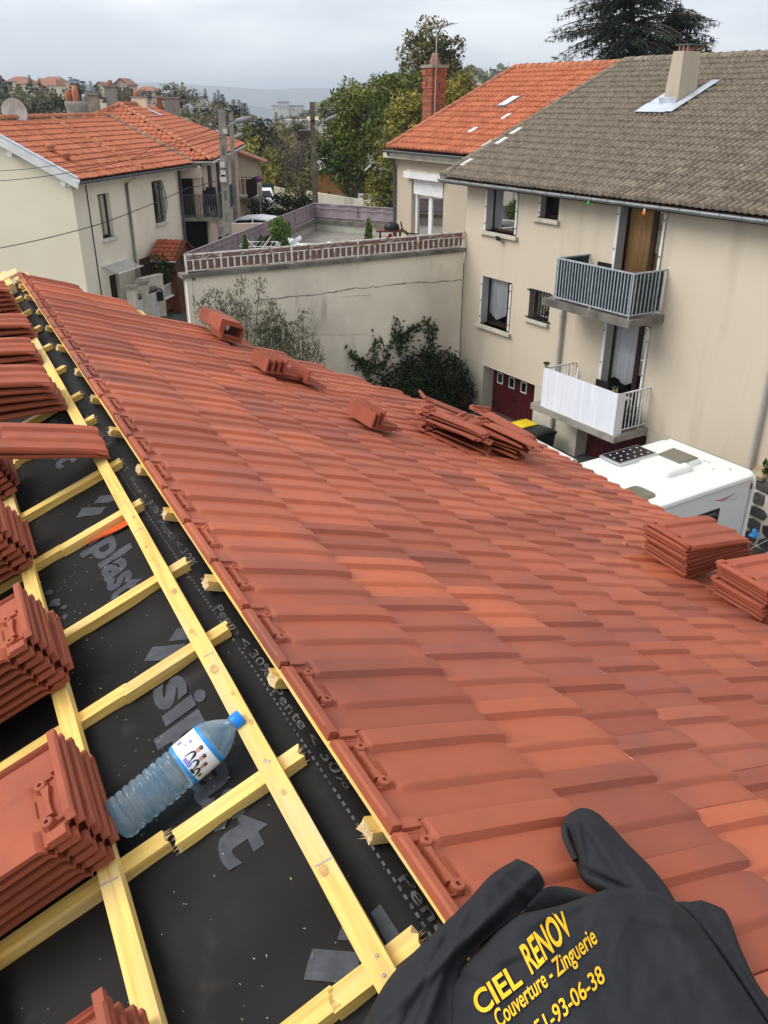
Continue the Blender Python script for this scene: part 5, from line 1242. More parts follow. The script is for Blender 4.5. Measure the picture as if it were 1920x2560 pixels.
for w_ in (2.5, 6.1):
    for a, s_ in ((CF0 + .18, -1), (CF1 - .18, 1)): 
        wh = MB().lathe(cfr(a, w_, .34), F * s_, [(-.1, .34), (.1, .34), (.12, .30), (.12, .2)], 18).build('wheel', M['iron'], camper); MB().lathe(cfr(a, w_, .34), F * s_, [(.10, .2), (.11, .001)], 14).build('rim', M['alu'], wh)
MB().box(cfr, CF0 + .05, CF1 - .05, CW0 + .05, CW1 - .05, .25, .449).build('chassis', M['iron'], camper)
# crazy stone wall by the house corner
sw = thing('stone_wall', 'dark stone wall with thick white joints behind the camper van', 'wall', Ff(8.4, 1.0, 0))
sx0 = 9.98
sfr = lambda a, b, z: Ff(sx0 - a, .14 + b, z)
MB().box(sfr, 0, 3.4, -.12, .0, 0, 1.95).build('wall', M['joint'], sw)
rw = random.Random(4); yy = 0.05
cells = []
for j in range(6):
    xx = rw.uniform(-.1, .1)
    while xx < 3.4:
        wdt = rw.uniform(.34, .62); hh = .32
        if xx + wdt > .02: cells.append((max(.02, xx), min(3.38, xx + wdt), .02 + j * hh, .02 + (j + 1) * hh))
        xx += wdt
for (a, b, z0, z1) in cells:
    k = 7; ca, cz = (a + b) / 2, (z0 + z1) / 2
    pts = [(ca + (b - a) * .46 * math.cos(t) * rw.uniform(.85, 1.12) / max(abs(math.cos(t)), abs(math.sin(t))) ** .7, cz + (z1 - z0) * .47 * math.sin(t) * rw.uniform(.8, 1.15) / max(abs(math.cos(t)), abs(math.sin(t))) ** .7) for t in [2 * math.pi * (q + rw.uniform(-.2, .2)) / k for q in range(k)]]
    pts = [(x + (ca - x) * .02, z + (cz - z) * .02) for x, z in pts]
    MB().prism([sfr(x, .0, z) for x, z in pts], [sfr(x + (ca - x) * .12, .035, z + (cz - z) * .12) for x, z in pts]).build('stone', M['stone'], sw)
for k in range(9):
    c = sfr(.15 + k * .38, -.08, 1.98); mb = MB(); mb.lathe(c - UP * .06, UP, [(0, .2), (.10, .24), (.22, .18), (.28, .05), (.28, .001)], 7, False); mb.build('coping_stone', M['stone_warm'], sw)
mb = MB(); leaves(mb, sfr(.6, -.3, 2.3), .6, .3, .3, 260, .08, rb); t = thing('ivy', 'patch of ivy growing over the top of the stone wall', 'plant', sfr(.6, -.3, 1.95)); mb.build('foliage', M['vine'], t, normals=False)
p = at_plane(1885, 1340, F, Ff(8.2, 0, 0)); t = thing('tarpaulin', 'crumpled blue tarpaulin at the foot of the stone wall', 'tarpaulin', V((p.x, p.y, p.z - .2)))
mb = MB(); mb.grid(lambda u, v: p + V((.16 * (u - .5) + .05 * noise.noise(V((u * 4, v * 4, 1))), .12 * (v - .5), .3 * (.5 - abs(u - .5)) * math.sin(math.pi * v) + .08 * noise.noise(V((u * 6, v * 6, 5))))), 12, 12); mb.build('sheet', mat('blue_tarp', (.02, .16, .38), .5), t)
t = thing('clothes_line', 'thin wires strung across before the stone wall', 'clothes line', Ff(8.0, 2.2, 1.0)); mb = MB()
for k in range(3): mb.tube([at_w(1840, 1450 - 30 * k, 3.2), at_w(1990, 1375 - 30 * k, 2.2)], .005, 4)
mb.build('wire', M['pvc'], t)

# ================================================================== THE CREAM HOUSE ON THE LEFT
M['awning'] = mat('frosted_canopy', (.62, .63, .60), .3, alpha=.30)
LZ = 1.75
cream = thing('cream_house', 'cream house on the left with orange tiled roof, white verge and blank gable wall', 'house', Gf(29, -3, LZ))
gr_ = lambda a, b, z: Gf(a, b, z)                 # facade towards the right
g0, g1 = 25.17, 32.5
eZ, eW, rW, rZ = 7.12, .42, -3.12, 8.80
h1 = (26.57, 27.32, 5.10, 6.52); h2_ = (30.33, 31.15, 5.12, 6.64); h3 = (26.60, 27.25, LZ + .05, 3.84)
mb = MB(); wall_face(mb, gr_, g0, g1, LZ - 1.5, 7.0, [h1, h2_, h3], .22); mb.build('wall', M['cream2'], cream)
mb = MB(); mb.poly(gr_(g0, 0, LZ - 1.5), gr_(g0, -6.6, LZ - 1.5), gr_(g0, -6.6, 7.0), gr_(g0, rW - .1, 8.62), gr_(g0, 0, 7.1)); mb.build('gable_wall', M['cream'], cream)
mb = MB(); mb.poly(gr_(g1, 0, LZ - 1.5), gr_(g1, -6.6, LZ - 1.5), gr_(g1, -6.6, 7.0), gr_(g1, rW, 8.6), gr_(g1, 0, 7.1)); mb.poly(gr_(g0, -6.6, 0), gr_(g1, -6.6, 0), gr_(g1, -6.6, 7), gr_(g0, -6.6, 7)); mb.build('wall', M['cream2'], cream)
window(cream, gr_, h1[0], h1[1], h1[2], h1[3], .20, M['brown_wood'], 1, None)
window(cream, gr_, h2_[0], h2_[1], h2_[2], h2_[3], .16, M['brown_wood'], 2, M['curtain'], .4)
MB().box(gr_, h3[0], h3[1], -.2, -.15, h3[2], h3[3]).build('door', M['brown_wood'], cream)
MB().box(gr_, 26.5, 27.42, -.2, .10, 5.0, 5.10).build('sill', M['white_dirty'], cream); MB().box(gr_, 30.3, 31.2, -.16, .08, 5.03, 5.11).build('sill', M['white_dirty'], cream)
# bellied window grille
grl = MB(); 
for k in range(8):
    a = lerp(30.38, 31.10, k / 7); grl.tube([gr_(a + .03 * math.sin(6.28 * t) * (1 if k % 2 else .3), .04 + .16 * math.sin(math.pi * min(1, max(0, (1 - t) * 1.15))) * (1 - t * .4), lerp(5.2, 6.6, t)) for t in [i / 10 for i in range(11)]], .013, 4)
for z in (5.22, 5.9, 6.35, 6.58): grl.tube([gr_(30.36, .05, z), gr_(31.12, .05, z)], .011, 4)
grl.build('window_grille', M['pvc_dk'], cream)
mb = MB(); mb.tube([gr_(25.95, .02, LZ), gr_(25.95, .02, 7.0)], .018, 5); mb.build('cable', M['iron'], cream)
pipe(cream, [gr_(28.43, .07, LZ), gr_(28.43, .07, 6.72), gr_(28.8, .40, 7.02)], .05, M['zinc']); pipe(cream, [gr_(32.45, .10, LZ + 1), gr_(32.45, .10, 6.9), gr_(32.5, .4, 7.1)], .05, M['pvc_dk'])
MB().box(gr_, 28.62, 29.0, .0, .004, LZ, 7.0).build('render_joint', M['cream'], cream)
mb = MB(); mb.box(gr_, 26.2, 27.9, 0, .06, 4.2, 4.25); aw = mb.build('awning_rail', M['white'], cream); MB().hexa([gr_(26.25, .05, 4.22), gr_(27.85, .05, 4.22), gr_(27.85, .6, 4.0), gr_(26.25, .6, 4.0), gr_(26.25, .05, 4.235), gr_(27.85, .05, 4.235), gr_(27.85, .6, 4.015), gr_(26.25, .6, 4.015)]).build('glass_canopy', M['awning'], cream)
mb = MB(); mb.tube([gr_(26.22, .62, 4.01), gr_(27.9, .62, 4.01)], .022, 6); mb.build('canopy_edge', M['white'], cream)
# roof
csl = math.hypot(eW - rW, rZ - eZ); cu_ = V((eW - rW, rZ - eZ)) / csl
def crf(a, b, n): return Gf(a, eW - cu_.x * b + cu_.y * n, eZ + cu_.y * b + cu_.x * n)
mb = MB(); mb.poly(crf(24.9, 0, -.05), crf(33.2, 0, -.05), crf(33.2, csl, -.05), crf(24.9, csl, -.05)); mb.poly(Gf(24.9, rW, rZ - .05), Gf(33.2, rW, rZ - .05), Gf(33.2, -6.9, 6.9), Gf(24.9, -6.9, 6.9)); mb.build('roof_deck', M['brown_wood'], cream)
cm_ = roll_mesh('field_tile', M['tile_old'], .21, .345, 1, .022, .030)
print('cream', tile_roof(cream, crf, lambda a, b: b < csl - .02, 24.95, 33.1, csl, .21, .345, cm_, 300, seed=6))
ridge_row(cream, Gf(24.9, rW, rZ), Gf(33.2, rW, rZ), M['ridge_old'], 20, .10)
ridge_row(cream, crf(29.15, .1, 0), crf(29.15, csl, 0), M['ridge_old'], 9, .09, up=(crf(0, 0, 1) - crf(0, 0, 0)), lift=.01)
ridge_row(cream, crf(33.15, .1, 0), crf(33.15, csl, 0), M['ridge_grey'], 9, .09, up=(crf(0, 0, 1) - crf(0, 0, 0)), lift=.01)
mb = MB(); mb.hexa([crf(24.86, -.1, -.24), crf(24.90, -.1, -.24), crf(24.90, csl + .1, -.24), crf(24.86, csl + .1, -.24), crf(24.86, -.1, .04), crf(24.90, -.1, .04), crf(24.90, csl + .1, .04), crf(24.86, csl + .1, .04)]); mb.build('verge_board', M['white'], cream)
for k in range(10): MB().box(lambda a, b, n: crf(24.84 + a, .02 + k * .40 + b, n), 0, .14, 0, .39, .05 + .004 * (k % 2), .075 + .004 * (k % 2)).build('verge_cap', M['zinc_lt'], cream)
MB().poly(crf(24.9, 0, -.20), crf(25.17, 0, -.2), crf(25.17, csl, -.2), crf(24.9, csl, -.2)).build('soffit', M['white'], cream); MB().box(gr_, 24.9, 33.2, .01, .40, 6.93, 6.98).build('soffit', M['white_dirty'], cream)
for b in (.35, 2.3): MB().box(lambda a, b_, n: crf(24.92 + a, b + b_, n), 0, .26, 0, .18, -.42, -.2).build('rafter_end', M['white'], cream)
mb = MB(); halfpipe(mb, gr_(24.85, .48, 7.06), gr_(33.25, .48, 7.06), GW, .075); mb.build('gutter', M['pvc_dk'], cream)
def on_cr(x, y): return at_plane(x, y, (crf(0, 0, 1) - crf(0, 0, 0)).normalized(), crf(26, 0, .04))
for x, y in ((330 / 2.592, 170 + 535 / 2.592), (430 / 2.592, 170 + 590 / 2.592)):
    p = on_cr(x, y); MB().lathe(p, UP, [(0, .14), (.10, .13), (.14, .17), (.2, .12), (.22, .001)], 8).build('roof_vent', M['ridge_old'], cream)
p = at_plane(38, 290, G, Gf(27.2, 0, 0)); dsh = thing('satellite_dish', 'white satellite dish standing at the ridge of the cream house', 'satellite dish', p)
nd = (EYE - p).normalized() + V((.5, 0, .1)); nd.normalize(); MB().lathe(p + UP * .12 - nd * .08, nd, [(0, .001), (.02, .2), (.06, .36), (.09, .42), (.09, .43), (.055, .37), (.01, .2), (-.01, .001)], 22).build('reflector', M['white_dirty'], dsh)
mb = MB(); mb.tube([p + UP * -.3, p + UP * .05], .03, 6); mb.tube([p + UP * .1, p + UP * .75 + nd * .02], .012, 5); mb.tube([p + UP * .7 - GW * .12, p + UP * .7 + GW * .12], .012, 5); mb.build('mast', M['pvc'], dsh)
# round chimney behind the ridge, its pots, other chimneys
def stackch(label_name, x, yb, wdt, hgt, g_, m, pots, parent, oval=False):
    p = at_plane(x, yb, G, Gf(g_, 0, 0)); c = lambda a, b, z: V((p.x + a, p.y + b, p.z + z))
    if oval:
        mb = MB(); loft(mb, [[p + V((wdt * .5 * math.cos(t) * s_, .35 * math.sin(t) * s_, z)) for t in [2 * math.pi * k / 20 for k in range(20)]] for z, s_ in ((-.8, .95), (hgt * .25, .97), (hgt * .6, 1.03), (hgt * .9, 1.0), (hgt, .93))]); o = mb.build('chimney', m, parent)
    else:
        o = MB().box(c, -wdt / 2, wdt / 2, -wdt * .4, wdt * .4, -.8, hgt).build('chimney', m, parent); MB().box(c, -wdt / 2 - .05, wdt / 2 + .05, -wdt * .4 - .05, wdt * .4 + .05, hgt, hgt + .08).build('chimney_cap', M['concrete'], o)
    for dx, hh, mm in pots: MB().lathe(p + V((dx, 0, hgt + (.0 if oval else .08))), UP, [(0, .13), (hh * .5, .15), (hh, .10), (hh, .07), (hh * .5, .05)], 10).build('chimney_pot', mm, o)
    return o
stackch('a', 205, 276, 1.42, .36, 36.5, M['concrete'], [(-.52, .42, M['ridge_old']), (-.2, .62, M['ridge_old']), (.2, .3, M['zinc']), (.5, .36, M['pvc_dk'])], cream, True)
stackch('b', 237, 276, .42, .60, 36.0, M['concrete'], [], cream)

# ================================================================== THE SECOND HOUSE WITH THE BALCONY
pinkh = thing('pink_house', 'pinkish house with hipped orange roof and corner balcony behind the cream house', 'house', V((-10, 40, LZ)))
K0 = at_z(530, 400, 7.2); K1 = at_z(613, 359, 7.2); d2 = (K1 - K0).normalized(); n2 = V((d2.y, -d2.x, 0))       # d2 away along the right wall, n2 out to the right
def pf(a, b, z): return V((K0.x + d2.x * a + n2.x * b, K0.y + d2.y * a + n2.y * b, z))                          # a depth, b to the right (0 = eave line)
PK = at_plane(301, 262, d2, pf(4.6, 0, 0)); kb = (PK - K0).dot(n2); PZ = PK.z
ln2 = (K1 - K0).length
mb = MB(); mb.poly(pf(.45, -.45, 0), pf(ln2 - .4, -.45, 0), pf(ln2 - .4, -.45, 7.1), pf(.45, -.45, 7.1)); mb.poly(pf(.45, -.45, 0), pf(.45, -9, 0), pf(.45, -9, 7.1), pf(.45, -.45, 7.1)); mb.poly(pf(ln2 - .4, -.45, 0), pf(ln2 - .4, -9, 0), pf(ln2 - .4, -9, 7.1), pf(ln2 - .4, -.45, 7.1)); mb.build('wall', M['pink'], pinkh)
# front hip and right slope
def plane_frame(o, ax, upx):      # ax along eave, upx up the slope
    a_ = ax.normalized(); u_ = upx.normalized(); n_ = a_.cross(u_); n_ = n_ if n_.z > 0 else -n_
    return lambda a, b, n: o + a_ * a + u_ * b + n_ * n
K0z = pf(0, 0, 7.2)
frontL = abs(kb) * 2
of = pf(0, 2 * kb, 7.2); up1 = pf(4.6, kb, PZ) - pf(0, kb, 7.2); ff_ = plane_frame(of, n2, up1); l1 = up1.length
mb = MB(); mb.poly(pf(0, 0, 7.15), pf(0, 2 * kb, 7.15), pf(4.6, kb, PZ - .05)); 
up2 = pf(4.6, kb, PZ) - pf(4.6, 0, 7.2); l2 = up2.length; rf_ = plane_frame(K0z, d2, up2)
mb.poly(pf(0, 0, 7.15), pf(ln2, 0, 7.15), pf(ln2 - 4, kb, PZ - .05), pf(4.6, kb, PZ - .05)); mb.poly(pf(0, 2 * kb, 7.15), pf(ln2, 2 * kb, 7.15), pf(ln2 - 4, kb, PZ - .05), pf(4.6, kb, PZ - .05)); mb.build('roof_deck', M['brown_wood'], pinkh)
pm = roll_mesh('field_tile', M['tile_old'], .22, .36, 1, .035, .03)
print('pink front', tile_roof(pinkh, ff_, lambda a, b: abs(a - abs(kb)) < abs(kb) * (1 - b / l1) - .05 and a > abs(kb) * .75, 0, frontL, l1, .22, .36, pm, 150, seed=8))
pm2 = roll_mesh('field_tile', M['tile_old'], .24, .36, 1, .02, .03)
print('pink right', tile_roof(pinkh, rf_, lambda a, b: 4.6 * b / l2 + .05 < a < ln2 - 4 * b / l2, 0, ln2, l2, .24, .36, pm2, 150, seed=9))
ridge_row(pinkh, K0z, pf(4.6, kb, PZ), M['ridge_old'], 20, .10, lift=.03); ridge_row(pinkh, pf(4.6, kb, PZ), pf(ln2 - 4, kb, PZ), M['ridge_old'], 16, .10); ridge_row(pinkh, pf(4.6, kb, PZ), pf(0, 2 * kb, 7.2), M['ridge_old'], 18, .10)
mb = MB(); halfpipe(mb, pf(0, .07, 7.14), pf(ln2, .07, 7.14), n2, .07); halfpipe(mb, pf(-.07, 0, 7.14), pf(-.07, -3, 7.14), -d2, .07); mb.build('gutter', M['pvc'], pinkh)
MB().box(pf, .02, ln2 - .1, -.44, -.02, 7.0, 7.05).build('soffit', M['white_dirty'], pinkh)
def on_pf(x, y, b): return at_plane(x, y, n2, pf(0, b, 0))
for (x, yb, w_, h_, a_, m_, pots) in ((282, 264, .42, .75, 5.2, M['concrete'], [(0, .2, M['clay'])]), (351, 276, .62, .55, 8.0, M['cream'], [(-.12, .22, M['ridge_old']), (.15, .2, M['pvc_dk'])]), (432, 286, .7, .75, 12.0, M['concrete'], [(-.15, .2, M['pvc_dk']), (.1, .24, M['pvc_dk'])]), (401, 269, .22, .45, 11, M['brick'], [])):
    p = at_plane(x, yb, d2, pf(a_, 0, 0)); c = lambda a, b, z: V((p.x + a, p.y + b, p.z + z))
    o = MB().box(c, -w_ / 2, w_ / 2, -w_ * .4, w_ * .4, -.9, h_).build('chimney', m_, pinkh); MB().box(c, -w_ / 2 - .05, w_ / 2 + .05, -w_ * .4 - .05, w_ * .4 + .05, h_, h_ + .07).build('chimney_cap', M['concrete'], o)
    for dx, hh, mm in pots: MB().lathe(p + V((dx, 0, h_ + .07)), UP, [(0, .11), (hh * .5, .12), (hh, .09), (hh, .05)], 8).build('chimney_pot', mm, o)
MB().box(lambda a, b, n: rf_(7.4 + a, l2 * .80 + b, n), 0, .5, -.3, .35, .05, .08).build('flashing', M['zinc_lt'], pinkh)
# balcony and loggia at the front corner
bA = at_Y(440 + 60 / 3.456, 240 + 1078 / 3.456, K0.y - .6); bB = at_Y(440 + 385 / 3.456, 240 + 1082 / 3.456, K0.y - .6)
bz = bB.z; a0 = -.6
b_l = (bA - K0).dot(n2); b_r = (bB - K0).dot(n2)
MB().box(pf, a0, 5.5, b_r - .75, b_r, bz, bz + .14).build('balcony_slab', M['concrete'], pinkh); MB().box(pf, a0, .5, b_l, b_r - .751, bz, bz + .14).build('balcony_slab', M['concrete'], pinkh)
bar = MB().box(lambda a, b, c: V((a, b, c)), -.012, .012, -.012, .012, 0, .85).mesh('bar', M['pvc_dk'])
mb = MB(); mb.box(pf, a0, a0 + .03, b_l, b_r, bz + 1.0, bz + 1.03); mb.box(pf, a0, 5.5, b_r - .03, b_r + .001, bz + 1.0, bz + 1.031); mb.box(pf, a0, a0 + .03, b_l, b_r, bz + .2, bz + .22); br_ = mb.build('balcony_rail', M['pvc_dk'], pinkh)
for k in range(17): inst('bar', bar, mfr(n2, -d2, UP, pf(a0 + .015, lerp(b_l, b_r, k / 16), bz + .16)), br_)
mb = MB(); mb.grid(lambda u, v: pf(lerp(a0 + .1, 1.6, u), b_r + .02 + .03 * math.sin(14 * u), lerp(bz + .05 + .25 * math.sin(math.pi * u), bz + 1.02, v)), 16, 4); mb.grid(lambda u, v: pf(lerp(2.2, 5.2, u), b_r + .02 + .03 * math.sin(18 * u), lerp(bz + .15, bz + 1.02, v)), 16, 4); mb.build('railing_cover', M['green_cloth'], None, label='dark cloth strung along the side railing of the pink house balcony', cat='balcony cover')
mb = MB(); mb.box(pf, .40, .449, -1.75, -.95, bz + .14, bz + 2.3); mb.build('doorway_shade', M['room'], pinkh); MB().box(pf, .38, .448, -2.6, -2.05, bz + .14, bz + 2.2).build('door', M['room'], pinkh)  # doorway drawn as a dark slab on the wall, its shade in the colour
MB().box(pf, -.55, .45, -2.3, -.46, 6.55, 6.95).build('loggia_lintel', M['pink'], pinkh); MB().box(pf, -.45, -.2, -.75, -.47, bz, 7.0).build('pillar', M['pink'], pinkh)
for a in (1.6, 4.5): MB().box(pf, a, a + .9, -.452, -.40, bz + .14, bz + 2.2).build('window', M['room'], pinkh)
MB().box(pf, .30, .449, -2.8, -.5, LZ, bz - .05).build('porch_shade', M['dark'], pinkh); MB().box(pf, -.5, -.3, b_r - .45, b_r - .2, 0, bz).build('pillar', M['pink'], pinkh)  # no real hollow: a dark slab stands in for the shade under the balcony
for i, b in enumerate((b_l + .75, b_l + 1.15)):
    q = pf(-.15, b, bz + .14); t = thing('balcony_chair', ['left', 'right'][i] + ' dark chair on the balcony of the pink house', 'chair', q, 'dark chairs on the pink house balcony'); c = lambda x, y, z: V((q.x + x, q.y + y, q.z + z))
    MB().box(c, -.2, .2, -.2, .2, .4, .44).build('seat', M['iron'], t); MB().box(c, -.2, .2, .17, .2, .44, 1.0 + .12 * i).build('backrest', M['iron'], t)
    for x in (-.17, .17):
        for y in (-.17, .17): MB().box(c, x - .02, x + .02, y - .02, y + .02, 0, .4).build('leg', M['iron'], t)

# a third house beyond, gable towards us
M['old_red'] = mat('weathered_red_roof', (.30, .125, .075), .95, col2=(.20, .09, .06), ns=3, bump=.6, bs=18, bd=.03)
p3 = at_Y(582, 470, 52); x30, x31 = p3.x, at_Y(650, 470, 52).x
third = thing('gable_house', 'brownish house with gable end and black covered balcony at the street corner', 'house', V((x30 + 1, 54, 2)))
zt_ = at_Y(640, 400, 52).z; zp = at_Y(590, 378, 52).z
mb = MB(); mb.add([V((x30 - 3, 52, -1)), V((x31, 52, -1)), V((x31, 52, zt_)), V((x30 + .3, 52, zp)), V((x30 - 3, 52, zp - 1.2))], [(0, 1, 2, 3, 4)]); mb.poly(V((x31, 52, -1)), V((x31, 52.9, -1)), V((x31, 52.9, zt_ - .2)), V((x31, 52, zt_ - .1))); mb.build('wall', M['greige'], third)
mb = MB(); mb.hexa([V((x30 + .3, 51.6, zp)), V((x31 + .45, 51.6, zt_ - .18)), V((x31 + .45, 53, zt_ - .18)), V((x30 + .3, 53, zp)), V((x30 + .3, 51.6, zp + .1)), V((x31 + .45, 51.6, zt_ - .06)), V((x31 + .45, 53, zt_ - .06)), V((x30 + .3, 53, zp + .1))]); mb.hexa([V((x30 - 3, 51.6, zp - 1.25)), V((x30 + .3, 51.6, zp)), V((x30 + .3, 53, zp)), V((x30 - 3, 53, zp - 1.25)), V((x30 - 3, 51.6, zp - 1.15)), V((x30 + .3, 51.6, zp + .1)), V((x30 + .3, 53, zp + .1)), V((x30 - 3, 53, zp - 1.15))]); mb.build('roof', M['old_red'], third)
z3 = at_Y(600, 492, 50).z; xb0, xb1 = at_Y(582, 490, 50).x, at_Y(640, 470, 50).x
MB().box(lambda a, b, c: V((a, b, c)), xb0 - .5, xb1, 50.0, 51.99, z3 - .14, z3).build('balcony_slab', M['concrete'], third)
mb = MB(); mb.box(lambda a, b, c: V((a, b, c)), xb0 - .5, xb1, 50.0, 50.03, z3 + .95, z3 + 1.0)
for k in range(9): x = lerp(xb0 - .45, xb0 + .75, k / 8); mb.box(lambda a, b, c: V((a, b, c)), x - .012, x + .012, 50.0, 50.02, z3, z3 + .95)
mb.build('balcony_rail', M['white_dirty'], third)
mb = MB(); mb.hexa([V((xb0 + .85, 49.97, z3 - .1)), V((xb1 + .05, 49.97, z3 + .1)), V((xb1 + .05, 49.99, z3 + .1)), V((xb0 + .85, 49.99, z3 - .1)), V((xb0 + .80, 49.95, z3 + .85)), V((xb1 + .1, 49.95, z3 + 1.1)), V((xb1 + .1, 49.99, z3 + 1.1)), V((xb0 + .8, 49.99, z3 + .85))]); mb.build('balcony_cover', M['iron'], third)
for k in range(4): MB().box(lambda a, b, c: V((xb0 + .1 + .22 * k + a, 51.3 + b, z3 + c)), 0, .14, 0, .1, 0, .95).build('stacked_furniture', M['red_wood'], third)

# ================================================================== PORCH, GATE, FENCE, STREET FURNITURE
sh = thing('garden_shed', 'small dark wooden shed with a red brown tiled gable roof beside the street', 'shed', V((-8.2, 33, LZ)))
A_, B_ = V((-8.56, 33.05, 4.62)), V((-7.66, 32.9, 4.62)); ax_ = (B_ - A_).normalized(); bk = V((-ax_.y, ax_.x, 0)) * 1
def shf(a, b, z): return V((A_.x + ax_.x * a + bk.x * b, A_.y + ax_.y * a + bk.y * b, z))
SLn = (B_ - A_).length
for sgn, nm in ((-1, 'front'), (1, 'back')):
    o = shf(-.12, sgn * 1.12, 4.02); upv = shf(-.12, 0, 4.62) - o; fr3 = plane_frame(o, ax_, upv); lu = upv.length
    mb = MB(); mb.box(fr3, 0, SLn + .24, 0, lu, -.05, -.005); mb.build('roof', M['red_wood'], sh)
    tmm = roll_mesh('shed_tile', M['tile_loose'], .20, .25, 1, .025, .03)
    tile_roof(sh, fr3, lambda a, b: a < SLn + .24 and b < lu, 0, SLn + .05, lu - .1, .20, .25, tmm, 40, seed=12)
MB().box(shf, .02, SLn - .04, -.92, .92, LZ - .3, 4.08).build('wall', M['red_wood'], sh); MB().add([shf(SLn - .03, -.95, 4.08), shf(SLn - .03, .95, 4.08), shf(SLn - .03, 0, 4.56)], [(0, 1, 2)]).build('gable_board', M['red_wood'], sh)
for b in (-.75, -.1, .5): MB().box(shf, SLn - .045, SLn - .03, b, b + .38, 2.7, 3.9).build('window', M['glass_dk'], sh); 
for b in (-.92, -.22, .42, .88): MB().box(shf, SLn - .045, SLn + .01, b - .05, b + .05, LZ, 4.08).build('post', M['red_wood'], sh)
mb = MB(); mb.tube([shf(-.1, -1.16, 4.0), shf(SLn + .1, -1.16, 4.0)], .035, 6); mb.build('gutter', M['pvc'], sh)
# white garden wall with pillars, gates
gw_ = thing('garden_wall', 'pale rendered garden wall with a stepped end before the cream house', 'wall', Gf(29.3, .9, LZ))
q0 = at_g(320 + 150 / 5.53, 560 + 735 / 5.53, .7); q1 = at_g(320 + 452 / 5.53, 560 + 740 / 5.53, 1.0)
def sg(p, q):
    x = V((q.x - p.x, q.y - p.y, 0)); l = x.length; x.normalize(); y = V((x.y, -x.x, 0)); return (lambda a, b, z: V((p.x + x.x * a + y.x * b, p.y + x.y * a + y.y * b, z))), l
wf_, wl_ = sg(q0, q1)
MB().box(wf_, 0, wl_, -.1, .1, LZ - .8, (q0.z + q1.z) / 2).build('wall', M['sill'], gw_)
MB().box(wf_, -.02, wl_ + .02, -.12, .12, (q0.z + q1.z) / 2, (q0.z + q1.z) / 2 + .05).build('coping', M['sill'], gw_)
def pillar(label, x, y, wd_, w_):
    p = at_g(320 + x / 5.53, 560 + y / 5.53, w_); t = thing('gate_pillar', label, 'gate pillar', V((p.x, p.y, LZ - .6)), 'gate pillars by the cream house'); c = lambda a, b, z: V((p.x + a, p.y + b, z))
    MB().box(c, -wd_ / 2, wd_ / 2, -wd_ / 2, wd_ / 2, LZ - .8, p.z).build('shaft', M['sill'], t); MB().box(c, -wd_ / 2 - .06, wd_ / 2 + .06, -wd_ / 2 - .06, wd_ / 2 + .06, p.z, p.z + .10).build('cap', M['concrete'], t)
pillar('left gate pillar with a grey cap before the cream house', 45, 885, .30, 1.1); pillar('right gate pillar between the two white barred gates', 190, 822, .34, 1.0)
def gate(label, x0, y0, x1, y1, ht, n, w_):
    p, q = at_g(320 + x0 / 5.53, 560 + y0 / 5.53, w_), at_g(320 + x1 / 5.53, 560 + y1 / 5.53, w_); f_, l_ = sg(p, q); t = thing('gate', label, 'gate', V((p.x, p.y, p.z - ht)), 'white barred gates by the cream house'); z1 = max(p.z, q.z)
    mb = MB(); mb.box(f_, 0, l_, -.02, .02, z1 - .10, z1 - .05); mb.box(f_, 0, l_, -.021, .019, z1 - ht, z1 - ht + .05); mb.build('frame', M['iron'], t)
    for k in range(n): a = lerp(.05, l_ - .05, k / (n - 1)); MB().box(f_, a - .035, a + .035, -.015, .015, z1 - ht + .05, z1 - .1).build('bar', M['bar_white'], t)
    for k in range(n): a = lerp(.05, l_ - .05, k / (n - 1)); MB().box(f_, a - .01, a + .01, -.01, .01, z1 - .05, z1 + .08 + .04 * math.sin(math.pi * k / (n - 1))).build('finial', M['iron'], t)
gate('white barred gate right of the pillar', 255, 940, 400, 905, 1.3, 7, 1.05); gate('white barred gate left of the pillar, mostly behind the roof edge', 95, 1030, 185, 1000, 1.1, 5, 1.1)
t = thing('wooden_fence', 'short row of pointed brown pickets beside the downpipe of the cream house', 'fence', Gf(29.6, .5, LZ + 1)); pa, pb2 = at_g(320 + 160 / 5.53, 560 + 490 / 5.53, .5), at_g(320 + 290 / 5.53, 560 + 440 / 5.53, .5); f_, l_ = sg(pa, pb2)
for k in range(8): a = l_ * k / 7; MB().box(f_, a - .03, a + .03, -.012, .012, LZ - .2, lerp(pa.z, pb2.z, k / 7)).build('picket', M['brown_wood'], t)
MB().box(f_, 0, l_, -.03, -.012, LZ + 1.0, LZ + 1.08).build('rail', M['brown_wood'], t)
rs2 = random.Random(17)
p = at_g(400, 672, .75); t = thing('hedge_shrub', 'dark green shrub between the pickets and the shed', 'shrub', V((p.x, p.y, LZ))); mb = MB(); leaves(mb, p, .55, .4, .6, 420, .08, rs2); mb.build('foliage', M['vine'], t, normals=False)
t = thing('fence_panel', 'white perforated metal panel fixed beside the shed', 'panel', V((-8.0, 31, LZ))); c4 = [at_g(320 + x / 5.53, 560 + y / 5.53, w_) for x, y, w_ in ((470, 870, 1.0), (610, 800, 1.0), (632, 970, 1.0), (490, 1040, 1.0))]
mb = MB(); mb.prism(c4, [q - GW * .03 for q in c4]); pn = mb.build('panel', M['pvc'], t)
for i in range(4):
    a, b = c4[i], c4[(i + 1) % 4]; MB().tube([a + GW * .01, b + GW * .01], .022, 5).build('frame', M['white'], pn)
t = thing('low_wall', 'low brown brick wall with white capping along the street by the shed', 'wall', V((-8.0, 31, LZ))); c4 = [at_g(320 + x / 5.53, 560 + y / 5.53, 1.05) for x, y in ((495, 1055), (755, 935), (760, 1070), (500, 1225))]
